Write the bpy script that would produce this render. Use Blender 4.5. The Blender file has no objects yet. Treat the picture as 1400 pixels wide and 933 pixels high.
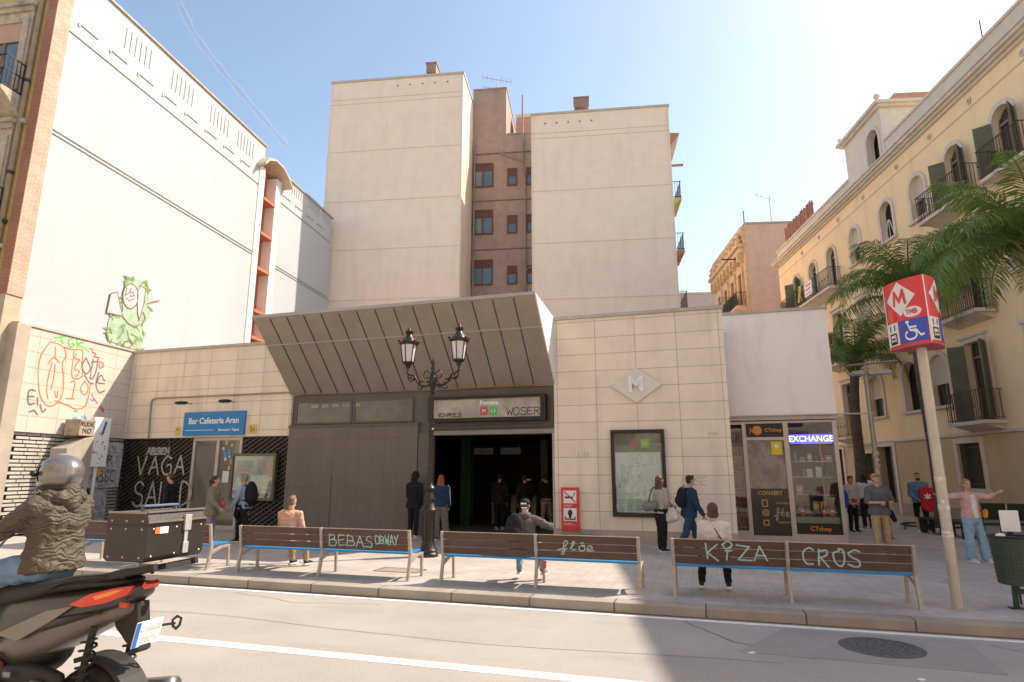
import bpy, bmesh, math, random
from mathutils import Vector, Matrix, Quaternion
from mathutils.geometry import tessellate_polygon
random.seed(7)
R = math.radians
scene = bpy.context.scene
C = scene.collection
PV = 0.13                                   # pavement height above the road

# ------------------------------------------------------------------ camera
CAMZ, FPX, PITCH = 1.88, 841.0, R(12)
FW = Vector((0, math.cos(PITCH), math.sin(PITCH))); UP = Vector((0, -math.sin(PITCH), math.cos(PITCH))); RT = Vector((1, 0, 0))
CAM = Vector((0, 0, CAMZ))
cd = bpy.data.cameras.new('camera'); cam = bpy.data.objects.new('camera', cd); C.objects.link(cam)
cam.location = CAM; cam.rotation_euler = (R(90) + PITCH, 0, 0)
cd.sensor_width = 36; cd.lens = 36 * FPX / 1400; cd.clip_end = 9000; cd.clip_start = .05
scene.camera = cam

def ray(px, py): return FW * FPX + RT * (px - 700) - UP * (py - 466.5)
def ground(px, py, z=PV):
    d = ray(px, py); return CAM + d * ((z - CAM.z) / d.z)
def at_y(px, py, Y):
    d = ray(px, py); return CAM + d * (Y / d.y)

class Frame:
    """a wall-aligned frame: x to the right, y away from the street"""
    def __init__(s, o, ang):
        s.o = Vector((o[0], o[1], 0)); s.ang = ang; a = R(ang)
        s.x = Vector((math.cos(a), -math.sin(a), 0)); s.y = Vector((math.sin(a), math.cos(a), 0))
    def w(s, u, v, z=0): return s.o + s.x * u + s.y * v + Vector((0, 0, z))
    def onv(s, px, py, v=0):
        d = ray(px, py); t = (s.w(0, v) - CAM).dot(s.y) / d.dot(s.y); p = CAM + d * t - s.o; return p.dot(s.x), p.z
    def onu(s, px, py, u=0):
        d = ray(px, py); t = (s.w(u, 0) - CAM).dot(s.x) / d.dot(s.x); p = CAM + d * t - s.o; return p.dot(s.y), p.z
    def onz(s, px, py, z=PV):
        p = ground(px, py, z) - s.o; return p.dot(s.x), p.dot(s.y)
S = Frame((3.53, 15.95), 17)                # street and station
W = Frame((-13.345, 21.281), 9)             # white party wall
Y = Frame((16.17, 26.56), 4.5)              # yellow building, facade on x = 0
B = Frame((-2.322, 30.5), 7)                # apartment blocks behind

# ------------------------------------------------------------------ tags
def tag(o, label=None, cat=None, group=None, kind=None):
    if label: o['label'] = label
    if cat: o['category'] = cat
    if group: o['group'] = group
    if kind: o['kind'] = kind
    return o
def thing(name, label, cat, fr=None, u=0, v=0, z=0, loc=None, rz=None, group=None):
    o = bpy.data.objects.new(name, None); C.objects.link(o); o.empty_display_size = .2
    if fr is not None:
        o.location = fr.w(u, v, z); o.rotation_euler = (0, 0, -R(fr.ang) + (rz or 0))
    else:
        o.location = loc; o.rotation_euler = (0, 0, rz or 0)
    return tag(o, label, cat, group)
def copy_tree(o, parent=None):
    c = o.copy(); C.objects.link(c); c.parent = parent
    for ch in list(o.children): copy_tree(ch, c)
    return c

# ------------------------------------------------------------------ mesh builder
class MB:
    def __init__(s): s.v = []; s.f = []
    def add(s, vs, fs):
        o = len(s.v); s.v += [tuple(p) for p in vs]; s.f += [tuple(i + o for i in f) for f in fs]; return s
    def box(s, x0, x1, y0, y1, z0, z1):
        return s.add([(x0,y0,z0),(x1,y0,z0),(x1,y1,z0),(x0,y1,z0),(x0,y0,z1),(x1,y0,z1),(x1,y1,z1),(x0,y1,z1)],
                     [(0,3,2,1),(4,5,6,7),(0,1,5,4),(1,2,6,5),(2,3,7,6),(3,0,4,7)])
    def bar(s, a, b, w, h=None, up=(0, 0, 1)):
        """rectangular bar from a to b, w across, h along up"""
        a = Vector(a); b = Vector(b); h = h or w; d = (b - a).normalized(); u = Vector(up)
        x = d.cross(u)
        if x.length < 1e-4: x = d.cross(Vector((1, 0, 0)))
        x.normalize(); u = x.cross(d)
        vs = [p + x * sx * w / 2 + u * sz * h / 2 for p in (a, b) for sx, sz in ((-1,-1),(1,-1),(1,1),(-1,1))]
        return s.add(vs, [(0,1,2,3),(7,6,5,4),(0,4,5,1),(1,5,6,2),(2,6,7,3),(3,7,4,0)])
    def tube(s, pts, r, n=10, flat=1.0):
        pts = [Vector(p) for p in pts]; rs = r if isinstance(r, (list, tuple)) else [r] * len(pts)
        o = len(s.v); prev = None
        for i, p in enumerate(pts):
            d = (pts[min(i + 1, len(pts) - 1)] - pts[max(i - 1, 0)]).normalized()
            if prev is None:
                x = d.orthogonal().normalized() if abs(d.z) < .9 else Vector((1, 0, 0))
                x = (x - d * x.dot(d)).normalized()
            else:
                x = (prev - d * prev.dot(d)).normalized()
            prev = x; y = d.cross(x)
            for k in range(n):
                t = 2 * math.pi * k / n
                s.v.append(tuple(p + x * math.cos(t) * rs[i] + y * math.sin(t) * rs[i] * flat))
        for i in range(len(pts) - 1):
            for k in range(n):
                a = o + i * n + k; b = o + i * n + (k + 1) % n
                s.f.append((a, b, b + n, a + n))
        s.f.append(tuple(o + k for k in reversed(range(n)))); s.f.append(tuple(o + (len(pts) - 1) * n + k for k in range(n)))
        return s
    def lathe(s, prof, o=(0, 0, 0), n=20, mat=None, sx=1, sy=1):
        o = Vector(o); b = len(s.v)
        for r, z in prof:
            for k in range(n):
                t = 2 * math.pi * (k + .5) / n; p = Vector((r * math.cos(t) * sx, r * math.sin(t) * sy, z))
                if mat: p = mat @ p
                s.v.append(tuple(p + o))
        for i in range(len(prof) - 1):
            for k in range(n):
                a = b + i * n + k; c = b + i * n + (k + 1) % n
                s.f.append((a, c, c + n, a + n))
        s.f.append(tuple(b + k for k in reversed(range(n)))); s.f.append(tuple(b + (len(prof) - 1) * n + k for k in range(n)))
        return s
    def ell(s, c, r, rot=None, n=14, m=10):
        c = Vector(c); b = len(s.v)
        if not isinstance(r, (tuple, list)): r = (r, r, r)
        for i in range(m + 1):
            ph = math.pi * i / m
            ph = min(max(ph, .04), math.pi - .04)
            for k in range(n):
                t = 2 * math.pi * k / n
                p = Vector((r[0] * math.sin(ph) * math.cos(t), r[1] * math.sin(ph) * math.sin(t), -r[2] * math.cos(ph)))
                if rot: p = rot @ p
                s.v.append(tuple(c + p))
        for i in range(m):
            for k in range(n):
                a = b + i * n + k; q = b + i * n + (k + 1) % n
                s.f.append((a, q, q + n, a + n))
        s.f.append(tuple(b + k for k in reversed(range(n)))); s.f.append(tuple(b + m * n + k for k in range(n)))
        return s
    def cap(s, a, b, ra, rb=None, n=12, flat=1.0):
        """tapered capsule"""
        a = Vector(a); b = Vector(b); rb = ra if rb is None else rb; d = (b - a)
        L = d.length or 1e-5; d = d / L; pts = []; rs = []
        for k in range(5):
            t = math.pi / 2 * k / 4; pts.append(a - d * ra * math.cos(t)); rs.append(max(ra * math.sin(t), ra * .06))
        for k in range(5):
            t = math.pi / 2 * (4 - k) / 4; pts.append(b + d * rb * math.cos(t)); rs.append(max(rb * math.sin(t), rb * .06))
        return s.tube(pts, rs, n, flat)
    def poly(s, outline, holes=(), plane='xz', a=0.0, b=.2):
        """a flat slab with holes: outline in (p, q); a and b bound the thickness axis"""
        loops = [[Vector((p, q, 0)) for p, q in outline]] + [[Vector((p, q, 0)) for p, q in h] for h in holes]
        tris = tessellate_polygon(loops); flat = [p for l in loops for p in l]
        def m(p, t):
            return {'xz': (p.x, t, p.y), 'yz': (t, p.x, p.y), 'xy': (p.x, p.y, t)}[plane]
        n = len(flat); vs = [m(p, a) for p in flat] + [m(p, b) for p in flat]
        fs = [tuple(t) for t in tris] + [tuple(i + n for i in reversed(t)) for t in tris]
        o = 0
        for l in loops:
            k = len(l)
            for i in range(k):
                j = (i + 1) % k; fs.append((o + i, o + j, o + j + n, o + i + n))
            o += k
        return s.add(vs, fs)
    def build(s, name, m, parent=None, smooth=False, bevel=0, fixn=True, segs=2):
        me = bpy.data.meshes.new(name); me.from_pydata(s.v, [], s.f); me.update()
        if fixn:
            bm = bmesh.new(); bm.from_mesh(me); bmesh.ops.recalc_face_normals(bm, faces=bm.faces); bm.to_mesh(me); bm.free()
        me.materials.append(m)
        if smooth:
            for p in me.polygons: p.use_smooth = True
            if smooth == 'auto': me.set_sharp_from_angle(angle=R(35))
        o = bpy.data.objects.new(name, me); C.objects.link(o); o.parent = parent
        if bevel:
            bv = o.modifiers.new('bevel', 'BEVEL'); bv.width = bevel; bv.segments = segs; bv.limit_method = 'ANGLE'; bv.angle_limit = R(30); bv.harden_normals = False
        return o
def rect(a, b, c, d): return [(a, c), (b, c), (b, d), (a, d)]
def arch(a, b, z0, z1, n=12):
    """opening from z0 with a round head topping out at z1"""
    r = (b - a) / 2; zc = z1 - r
    return [(a, z0), (b, z0)] + [((a + b) / 2 + r * math.cos(math.pi * k / n), zc + r * math.sin(math.pi * k / n)) for k in range(n + 1)]
def ring2d(outer, inner): return outer, [inner]
def loft(rings, cap=True, n=20, p=2.6):
    """rings: (centre, half width x, half height z) sections stacked along y/any; superellipse in x-z"""
    mb = MB()
    for c, hx, hz in rings:
        for k in range(n):
            t = 2 * math.pi * k / n; ct, st = math.cos(t), math.sin(t)
            mb.v.append((c[0] , c[1] + hx * math.copysign(abs(ct) ** (2 / p), ct), c[2] + hz * math.copysign(abs(st) ** (2 / p), st)))
    for i in range(len(rings) - 1):
        for k in range(n):
            a = i * n + k; b = i * n + (k + 1) % n
            mb.f.append((a, b, b + n, a + n))
    mb.f.append(tuple(reversed(range(n)))); mb.f.append(tuple((len(rings) - 1) * n + k for k in range(n)))
    return mb
def smooth_path(pts, n=6, closed=False):
    P = [Vector(p) for p in pts]
    if len(P) < 3: return P
    out = []
    m = len(P); rng = range(m if closed else m - 1)
    for i in rng:
        p0 = P[(i - 1) % m] if closed or i > 0 else P[0]; p1 = P[i]; p2 = P[(i + 1) % m]; p3 = P[(i + 2) % m] if closed or i + 2 < m else P[-1]
        for k in range(n):
            t = k / n
            out.append(.5 * ((2 * p1) + (p2 - p0) * t + (2 * p0 - 5 * p1 + 4 * p2 - p3) * t * t + (3 * p1 - p0 - 3 * p2 + p3) * t ** 3))
    out.append(P[0] if closed else P[-1]); return out

# ------------------------------------------------------------------ materials
MATS = {}
def mat(name, col, rough=.6, metal=0, var=.12, scale=2.5, bump=.15, bscale=60, spec=.4, emit=None, es=1, alpha=None, coat=0, stains=None, sscale=(1, 1, .25)):
    if name in MATS: return MATS[name]
    m = bpy.data.materials.new(name); m.use_nodes = True; nt = m.node_tree; n = nt.nodes; l = nt.links
    b = n['Principled BSDF']; b.inputs['Roughness'].default_value = rough; b.inputs['Metallic'].default_value = metal
    b.inputs['Specular IOR Level'].default_value = spec; b.inputs['Coat Weight'].default_value = coat
    tc = n.new('ShaderNodeTexCoord')
    if var:
        nz = n.new('ShaderNodeTexNoise'); nz.inputs['Scale'].default_value = scale; nz.inputs['Detail'].default_value = 6; nz.inputs['Roughness'].default_value = .6
        l.new(tc.outputs['Object'], nz.inputs['Vector'])
        cr = n.new('ShaderNodeValToRGB'); cr.color_ramp.elements[0].position = .3; cr.color_ramp.elements[1].position = .7
        cr.color_ramp.elements[0].color = (*[c * (1 - var) for c in col], 1); cr.color_ramp.elements[1].color = (*[min(1, c * (1 + var)) for c in col], 1)
        l.new(nz.outputs['Fac'], cr.inputs['Fac']); out = cr.outputs['Color']
        if stains:
            mp = n.new('ShaderNodeMapping'); mp.inputs['Scale'].default_value = sscale; l.new(tc.outputs['Object'], mp.inputs['Vector'])
            n2 = n.new('ShaderNodeTexNoise'); n2.inputs['Scale'].default_value = 1.6; n2.inputs['Detail'].default_value = 8; n2.inputs['Roughness'].default_value = .65; l.new(mp.outputs[0], n2.inputs['Vector'])
            r2 = n.new('ShaderNodeValToRGB'); r2.color_ramp.elements[0].position = .5; r2.color_ramp.elements[1].position = .78
            r2.color_ramp.elements[0].color = (0, 0, 0, 1); r2.color_ramp.elements[1].color = (stains[3],) * 3 + (1,); l.new(n2.outputs['Fac'], r2.inputs['Fac'])
            mx = n.new('ShaderNodeMix'); mx.data_type = 'RGBA'; l.new(r2.outputs['Color'], mx.inputs['Factor']); l.new(out, mx.inputs['A']); mx.inputs['B'].default_value = (*stains[:3], 1)
            out = mx.outputs['Result']
        l.new(out, b.inputs['Base Color'])
    else: b.inputs['Base Color'].default_value = (*col, 1)
    if bump:
        bz = n.new('ShaderNodeTexNoise'); bz.inputs['Scale'].default_value = bscale; bz.inputs['Detail'].default_value = 4
        l.new(tc.outputs['Object'], bz.inputs['Vector'])
        bp = n.new('ShaderNodeBump'); bp.inputs['Strength'].default_value = bump; bp.inputs['Distance'].default_value = .01
        l.new(bz.outputs['Fac'], bp.inputs['Height']); l.new(bp.outputs['Normal'], b.inputs['Normal'])
    if emit: b.inputs['Emission Color'].default_value = (*emit, 1); b.inputs['Emission Strength'].default_value = es
    if alpha is not None: b.inputs['Alpha'].default_value = alpha
    MATS[name] = m; return m
def brickmat(name, c1, c2, cm, w, h, mortar, axis='x', offset=0.0, rough=.6, var=.1, shift=(0, 0), bump=.4, dirt=None, spec=.3):
    """tiles, bricks or boards laid on a vertical wall running along axis"""
    if name in MATS: return MATS[name]
    m = bpy.data.materials.new(name); m.use_nodes = True; nt = m.node_tree; n = nt.nodes; l = nt.links
    b = n['Principled BSDF']; b.inputs['Roughness'].default_value = rough; b.inputs['Specular IOR Level'].default_value = spec
    tc = n.new('ShaderNodeTexCoord'); sp = n.new('ShaderNodeSeparateXYZ'); cb = n.new('ShaderNodeCombineXYZ')
    l.new(tc.outputs['Object'], sp.inputs[0]); l.new(sp.outputs[{'x': 0, 'y': 1, 'g': 0}[axis]], cb.inputs[0]); l.new(sp.outputs[1 if axis == 'g' else 2], cb.inputs[1])
    mp = n.new('ShaderNodeMapping'); mp.inputs['Location'].default_value = (shift[0], shift[1], 0); l.new(cb.outputs[0], mp.inputs['Vector'])
    bt = n.new('ShaderNodeTexBrick'); bt.offset = offset; bt.squash = 1; bt.inputs['Scale'].default_value = 1
    bt.inputs['Brick Width'].default_value = w; bt.inputs['Row Height'].default_value = h; bt.inputs['Mortar Size'].default_value = mortar; bt.inputs['Mortar Smooth'].default_value = .1
    bt.inputs['Color1'].default_value = (*c1, 1); bt.inputs['Color2'].default_value = (*c2, 1); bt.inputs['Mortar'].default_value = (*cm, 1)
    l.new(mp.outputs[0], bt.inputs['Vector'])
    nz = n.new('ShaderNodeTexNoise'); nz.inputs['Scale'].default_value = 1.3; nz.inputs['Detail'].default_value = 9; nz.inputs['Roughness'].default_value = .62; l.new(tc.outputs['Object'], nz.inputs['Vector'])
    mr = n.new('ShaderNodeMapRange'); mr.inputs['From Min'].default_value = .3; mr.inputs['From Max'].default_value = .7; mr.inputs['To Min'].default_value = 1 - var; mr.inputs['To Max'].default_value = 1 + var; l.new(nz.outputs['Fac'], mr.inputs['Value'])
    mx = n.new('ShaderNodeMix'); mx.data_type = 'RGBA'; mx.blend_type = 'MULTIPLY'; mx.inputs['Factor'].default_value = 1
    l.new(bt.outputs['Color'], mx.inputs['A']); l.new(mr.outputs[0], mx.inputs['B']); out = mx.outputs['Result']
    if dirt:
        m2 = n.new('ShaderNodeMapping'); m2.inputs['Scale'].default_value = (1.2, 1.2, .18); l.new(tc.outputs['Object'], m2.inputs['Vector'])
        n2 = n.new('ShaderNodeTexNoise'); n2.inputs['Scale'].default_value = 1.7; n2.inputs['Detail'].default_value = 8; l.new(m2.outputs[0], n2.inputs['Vector'])
        r2 = n.new('ShaderNodeMapRange'); r2.inputs['From Min'].default_value = .52; r2.inputs['From Max'].default_value = .75; r2.inputs['To Max'].default_value = dirt[3]; l.new(n2.outputs['Fac'], r2.inputs['Value'])
        m3 = n.new('ShaderNodeMix'); m3.data_type = 'RGBA'; l.new(r2.outputs[0], m3.inputs['Factor']); l.new(out, m3.inputs['A']); m3.inputs['B'].default_value = (*dirt[:3], 1); out = m3.outputs['Result']
    l.new(out, b.inputs['Base Color'])
    if bump:
        inv = n.new('ShaderNodeMath'); inv.operation = 'SUBTRACT'; inv.inputs[0].default_value = 1; l.new(bt.outputs['Fac'], inv.inputs[1])
        ad = n.new('ShaderNodeMath'); ad.operation = 'MULTIPLY_ADD'; ad.inputs[1].default_value = .15; nf = n.new('ShaderNodeTexNoise'); nf.inputs['Scale'].default_value = 50; l.new(tc.outputs['Object'], nf.inputs['Vector'])
        l.new(nf.outputs['Fac'], ad.inputs[0]); l.new(inv.outputs[0], ad.inputs[2])
        bp = n.new('ShaderNodeBump'); bp.inputs['Strength'].default_value = bump; bp.inputs['Distance'].default_value = .006; l.new(ad.outputs[0], bp.inputs['Height']); l.new(bp.outputs['Normal'], b.inputs['Normal'])
    MATS[name] = m; return m
def glass(name='window glass', tint=(.9, .95, .95), rough=.02, mixf=.75):
    if name in MATS: return MATS[name]
    m = bpy.data.materials.new(name); m.use_nodes = True; nt = m.node_tree; n = nt.nodes; l = nt.links
    o = n['Material Output']; n.remove(n['Principled BSDF'])
    t = n.new('ShaderNodeBsdfTransparent'); t.inputs[0].default_value = (*tint, 1)
    g = n.new('ShaderNodeBsdfGlossy'); g.inputs['Roughness'].default_value = rough
    f = n.new('ShaderNodeFresnel'); f.inputs[0].default_value = 1.5
    mr = n.new('ShaderNodeMath'); mr.operation = 'MULTIPLY_ADD'; mr.inputs[1].default_value = .8; mr.inputs[2].default_value = .015; l.new(f.outputs[0], mr.inputs[0])
    mx = n.new('ShaderNodeMixShader'); l.new(mr.outputs[0], mx.inputs[0]); l.new(t.outputs[0], mx.inputs[1]); l.new(g.outputs[0], mx.inputs[2]); l.new(mx.outputs[0], o.inputs[0])
    MATS[name] = m; return m

def text(s, size, m, parent, name='lettering', x=0, y=0, z=0, depth=.002, rot=(R(90), 0, 0), align='CENTER', sx=1, bold=0, shear=0):
    cu = bpy.data.curves.new(name, 'FONT'); cu.body = s; cu.size = size; cu.extrude = depth; cu.align_x = align; cu.align_y = 'CENTER'; cu.offset = bold; cu.shear = shear; cu.resolution_u = 3
    t = bpy.data.objects.new(name, cu); C.objects.link(t)
    bpy.context.view_layer.update()
    me = bpy.data.meshes.new_from_object(t.evaluated_get(bpy.context.evaluated_depsgraph_get()))
    bpy.data.objects.remove(t); me.materials.clear(); me.materials.append(m)
    o = bpy.data.objects.new(name, me); C.objects.link(o); o.parent = parent; o.location = (x, y, z); o.rotation_euler = rot; o.scale = (sx, 1, 1)
    return o
# hand-painted strokes
GL = {
 'A': [[(0,0),(.5,1),(1,0)], [(.2,.38),(.82,.38)]], 'B': [[(0,0),(0,1)], [(0,1),(.7,.92),(.7,.6),(.05,.52)], [(.05,.52),(.9,.4),(.85,.06),(0,0)]],
 'E': [[(.9,1),(.1,.95),(.0,.5),(.1,.02),(.95,.05)], [(.05,.52),(.75,.54)]], 'S': [[(.9,.85),(.5,1),(.08,.8),(.3,.55),(.8,.42),(.85,.12),(.4,-.03),(0,.12)]],
 'C': [[(.9,.9),(.5,1),(.08,.75),(.0,.35),(.25,.02),(.85,.1)]], 'R': [[(0,0),(.05,1)], [(0,.95),(.7,.95),(.75,.6),(.05,.5)], [(.3,.5),(.9,0)]],
 'O': [[(.5,1),(.1,.85),(0,.4),(.3,0),(.75,.08),(.95,.55),(.8,.92),(.45,1)]], 'K': [[(.1,1),(.15,0)], [(.9,1),(.15,.45),(1,0)]],
 'Z': [[(0,.95),(.9,.9),(.1,.1),(1,.02)]], 'i': [[(.5,.6),(.45,0)], [(.1,.95),(.5,.78),(.9,.95),(.5,1.15),(.1,.95)], [(.3,.62),(.85,.66)]], 'f': [[(-.5,.0),(.2,.25),(.8,.9),(.5,1.1),(.3,.7),(.35,-.3),(.0,-.45),(.2,0),(.7,.2)]],
 'l': [[(0,.2),(.6,.8),(.5,1),(.25,.7),(.3,.1),(.8,.1)]], 'o': [[(.5,.6),(.1,.4),(.2,.05),(.7,.05),(.85,.4),(.5,.62),(.9,.6)], [(.4,.85),(.65,.95)]], 'e': [[(0,.15),(.7,.35),(.5,.6),(.15,.45),(.2,.02),(.9,.1)]],
 'V': [[(0,1),(.45,0),(.95,1)]], 'G': [[(.9,.85),(.4,1),(0,.5),(.3,0),(.9,.1),(.9,.5),(.5,.48)]], 'N': [[(0,0),(.05,1),(.85,.05),(.9,1)]], 'D': [[(0,0),(0,1),(.8,.8),(.9,.3),(0,0)]],
 'U': [[(0,1),(.05,.2),(.5,0),(.85,.2),(.9,1)]], 'Y': [[(0,1),(.45,.5)], [(.95,1),(.1,-.2)]], 'W': [[(0,1),(.25,0),(.5,.7),(.75,0),(1,1)]], 'T': [[(0,1),(1,1.02)], [(.5,1),(.45,0)]],
 'M': [[(0,0),(.1,1),(.5,.3),(.9,1),(1,0)]], 'P': [[(0,0),(.05,1)], [(0,.95),(.8,.9),(.75,.5),(.05,.45)]], 'L': [[(.05,1),(0,.02),(.8,.05)]], '1': [[(.1,.7),(.5,1),(.5,0)]], '8': [[(.5,.55),(.1,.8),(.5,1),(.85,.8),(.5,.55),(.05,.25),(.5,0),(.95,.25),(.5,.55)]], ' ': []}
SMOOTHED = set('BSCROifloeGUDP8')
def strokes_of(word, x, z, w, h, gap=.28, slope=0.0, jit=.03, seed=1):
    rnd = random.Random(seed); out = []
    for i, ch in enumerate(word):
        for st in GL[ch]:
            p = [Vector((x + (a + rnd.uniform(-jit, jit)) * w, z + (b + rnd.uniform(-jit, jit)) * h + slope * (x + a * w), 0)) for a, b in st]
            out.append(smooth_path(p, 5) if ch in SMOOTHED else p)
        x += w * (1 + gap) if ch != ' ' else w * .7
    return out
def ribbons(paths, width, fmap, mb=None):
    """paint strokes: thin flat bands on a surface; fmap(p, q, lift) gives the 3D point"""
    mb = mb or MB(); k = 0
    for path in paths:
        for i in range(len(path) - 1):
            a, b = path[i], path[i + 1]; d = b - a
            if d.length < 1e-5: continue
            d.normalize(); nn = Vector((-d.y, d.x, 0)) * width / 2; e = d * width * .35
            k += 1; lift = .0022 + (k % 9) * .0003
            mb.add([fmap(*(a - e - nn).xy, lift), fmap(*(a - e + nn).xy, lift), fmap(*(b + e + nn).xy, lift), fmap(*(b + e - nn).xy, lift)], [(0, 1, 2, 3)])
    return mb
def blobs2d(polys, fmap, mb=None, base=.002):
    mb = mb or MB()
    for k, pl in enumerate(polys):
        vs = [Vector((p[0], p[1], 0)) for p in pl]; lift = base + (k % 40) * .0002
        mb.add([fmap(p.x, p.y, lift) for p in vs], [tuple(t) for t in tessellate_polygon([vs])])
    return mb
# ------------------------------------------------------------------ shared materials
tileR = brickmat('beige stone tile', (.82,.69,.54), (.85,.72,.57), (.40,.32,.25), 1.065, .457, .007, 'x', rough=.55, var=.09, shift=(.27 + .0035, -2.71), dirt=(.38,.31,.25,.35))
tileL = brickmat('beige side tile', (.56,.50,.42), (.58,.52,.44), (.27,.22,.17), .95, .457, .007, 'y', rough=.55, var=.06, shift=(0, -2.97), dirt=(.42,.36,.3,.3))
M_cope = mat('coping stone', (.50,.43,.36), var=.12, stains=(.25,.2,.16,.5))
M_asph = mat('asphalt', (.38,.345,.31), rough=.85, var=.09, scale=.7, bump=.8, bscale=110, stains=(.27,.245,.22,.6), sscale=(.25,.9,1))
M_asph2 = mat('asphalt patch', (.30,.275,.25), rough=.85, var=.1, scale=2, bump=.5, bscale=200)
n_t = M_asph.node_tree; b__ = n_t.nodes['Principled BSDF']; src = b__.inputs['Base Color'].links[0].from_socket
tc_ = n_t.nodes.new('ShaderNodeTexCoord'); n1_ = n_t.nodes.new('ShaderNodeTexNoise'); n1_.inputs['Scale'].default_value = 70; n1_.inputs['Detail'].default_value = 3; n_t.links.new(tc_.outputs['Object'], n1_.inputs['Vector'])
mr_ = n_t.nodes.new('ShaderNodeMapRange'); mr_.inputs['From Min'].default_value = .3; mr_.inputs['From Max'].default_value = .7; mr_.inputs['To Min'].default_value = .78; mr_.inputs['To Max'].default_value = 1.16; n_t.links.new(n1_.outputs['Fac'], mr_.inputs['Value'])
mm_ = n_t.nodes.new('ShaderNodeMix'); mm_.data_type = 'RGBA'; mm_.blend_type = 'MULTIPLY'; mm_.inputs['Factor'].default_value = 1; n_t.links.new(src, mm_.inputs['A']); n_t.links.new(mr_.outputs[0], mm_.inputs['B']); n_t.links.new(mm_.outputs['Result'], b__.inputs['Base Color'])
M_pave = brickmat('pavement tiles', (.43,.375,.33), (.47,.415,.365), (.32,.275,.24), .2, .2, .004, 'g', offset=0, rough=.75, var=.14, dirt=(.2,.18,.16,.35), spec=.3)
M_kerb = brickmat('kerb stone', (.33,.28,.23), (.37,.32,.265), (.12,.10,.08), 1.2, 4, .012, 'x', rough=.8, var=.16, dirt=(.2,.16,.12,.5))
M_paint = mat('road paint', (.78,.77,.74), rough=.6, var=.08, scale=8, stains=(.40,.37,.34,.85), sscale=(5,9,4))
M_white = mat('white render', (.455,.465,.47), rough=.75, var=.025, scale=.4, bump=.2, stains=(.39,.39,.385,.5), sscale=(.5,.8,.12))
M_line = mat('grey joint line', (.27,.27,.265), var=.1)
M_cream = brickmat('cream sheet cladding', (.89,.70,.54), (.90,.71,.55), (.85,.665,.51), 60, .245, .008, 'x', rough=.6, var=.05, dirt=(.74,.57,.44,.45), bump=.12)
M_creamtrim = mat('cream trim', (.82,.65,.5), var=.08)
M_brown_shade = mat('shaded brown render', (.38,.268,.213), rough=.8, var=.12, stains=(.24,.17,.125,.6))  # the brown holds the shade of the right block on the recess
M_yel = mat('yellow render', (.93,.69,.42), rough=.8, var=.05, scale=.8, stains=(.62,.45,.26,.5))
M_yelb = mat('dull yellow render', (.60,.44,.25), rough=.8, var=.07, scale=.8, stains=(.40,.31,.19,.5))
M_trim = mat('pale stone trim', (.66,.58,.48), rough=.75, var=.08, stains=(.45,.38,.3,.4))
M_iron = mat('black iron', (.03,.026,.025), rough=.5, var=.2, bump=.2)
M_shut = mat('green shutter', (.15,.155,.095), rough=.6, var=.15)
M_roller = mat('roller blind', (.55,.49,.38), rough=.6, var=.06)
M_room = mat('room dark', (.02,.018,.016), var=.2, bump=0)
M_dark = mat('dark interior', (.012,.012,.013), rough=.8, var=.2, bump=0)
M_win = mat('dark window pane', (.03,.035,.04), rough=.06, var=.2, scale=1, bump=0, spec=.8)
M_blued = mat('blue window pane', (.10,.15,.17), rough=.1, var=.2, scale=1, bump=0, spec=.8)
M_brfr = mat('red brown frame', (.16,.055,.04), rough=.5, var=.15)
M_alu = mat('weathered aluminium', (.50,.45,.39), rough=.42, metal=.35, var=.1, scale=8)
M_grey = mat('grey sheet metal', (.375,.32,.262), rough=.5, metal=.25, var=.07, scale=1.5, stains=(.2,.17,.15,.4))
M_panel = brickmat('grey panel boards', (.17,.145,.125), (.18,.153,.132), (.12,.10,.088), .42, 1.42, .006, 'x', rough=.55, var=.08)
M_fasc = mat('dark fascia', (.12,.103,.092), rough=.5, var=.1)
M_black = mat('black plastic', (.015,.015,.016), rough=.4, var=.15, bump=.1)
M_wh = mat('white paint', (.8,.8,.78), rough=.5, var=.02, bump=0)
M_red = mat('red enamel', (.72,.03,.035), rough=.35, var=.04, bump=0, coat=.3)
M_blue = mat('blue enamel', (.02,.22,.50), rough=.4, var=.04, bump=0)
M_wlet = mat('white lettering', (.85,.85,.83), rough=.5, var=0, bump=0)
M_gcyan = mat('pale cyan spray paint', (.36,.55,.54), rough=.7, var=.2, scale=20, bump=0)
M_gl = glass()

# ------------------------------------------------------------------ world, sun
SAZ, SEL = 70, 47.8
sv = Vector((math.sin(R(SAZ)) * math.cos(R(SEL)), math.cos(R(SAZ)) * math.cos(R(SEL)), math.sin(R(SEL))))
wd = bpy.data.worlds.new('World'); scene.world = wd; wd.use_nodes = True; nt = wd.node_tree
sky = nt.nodes.new('ShaderNodeTexSky'); sky.sky_type = 'NISHITA'; sky.sun_disc = False
sky.sun_elevation = R(SEL); sky.sun_rotation = R(SAZ); sky.air_density = 1.0; sky.dust_density = 1.2; sky.ozone_density = 1.0; sky.altitude = 50
bg = nt.nodes['Background']; bg.inputs['Strength'].default_value = .092
tint = nt.nodes.new('ShaderNodeMix'); tint.data_type = 'RGBA'; tint.blend_type = 'MULTIPLY'; tint.inputs['Factor'].default_value = 1; tint.inputs['B'].default_value = (1.08, 1.0, .88, 1)
nt.links.new(sky.outputs[0], tint.inputs['A']); nt.links.new(tint.outputs['Result'], bg.inputs[0])
sl = bpy.data.lights.new('sun', 'SUN'); sl.energy = 2.25; sl.angle = R(.55); sl.color = (1, .88, .74)
so = bpy.data.objects.new('sun', sl); C.objects.link(so); so.rotation_euler = sv.to_track_quat('Z', 'Y').to_euler(); so.location = (20, 10, 40)
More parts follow.
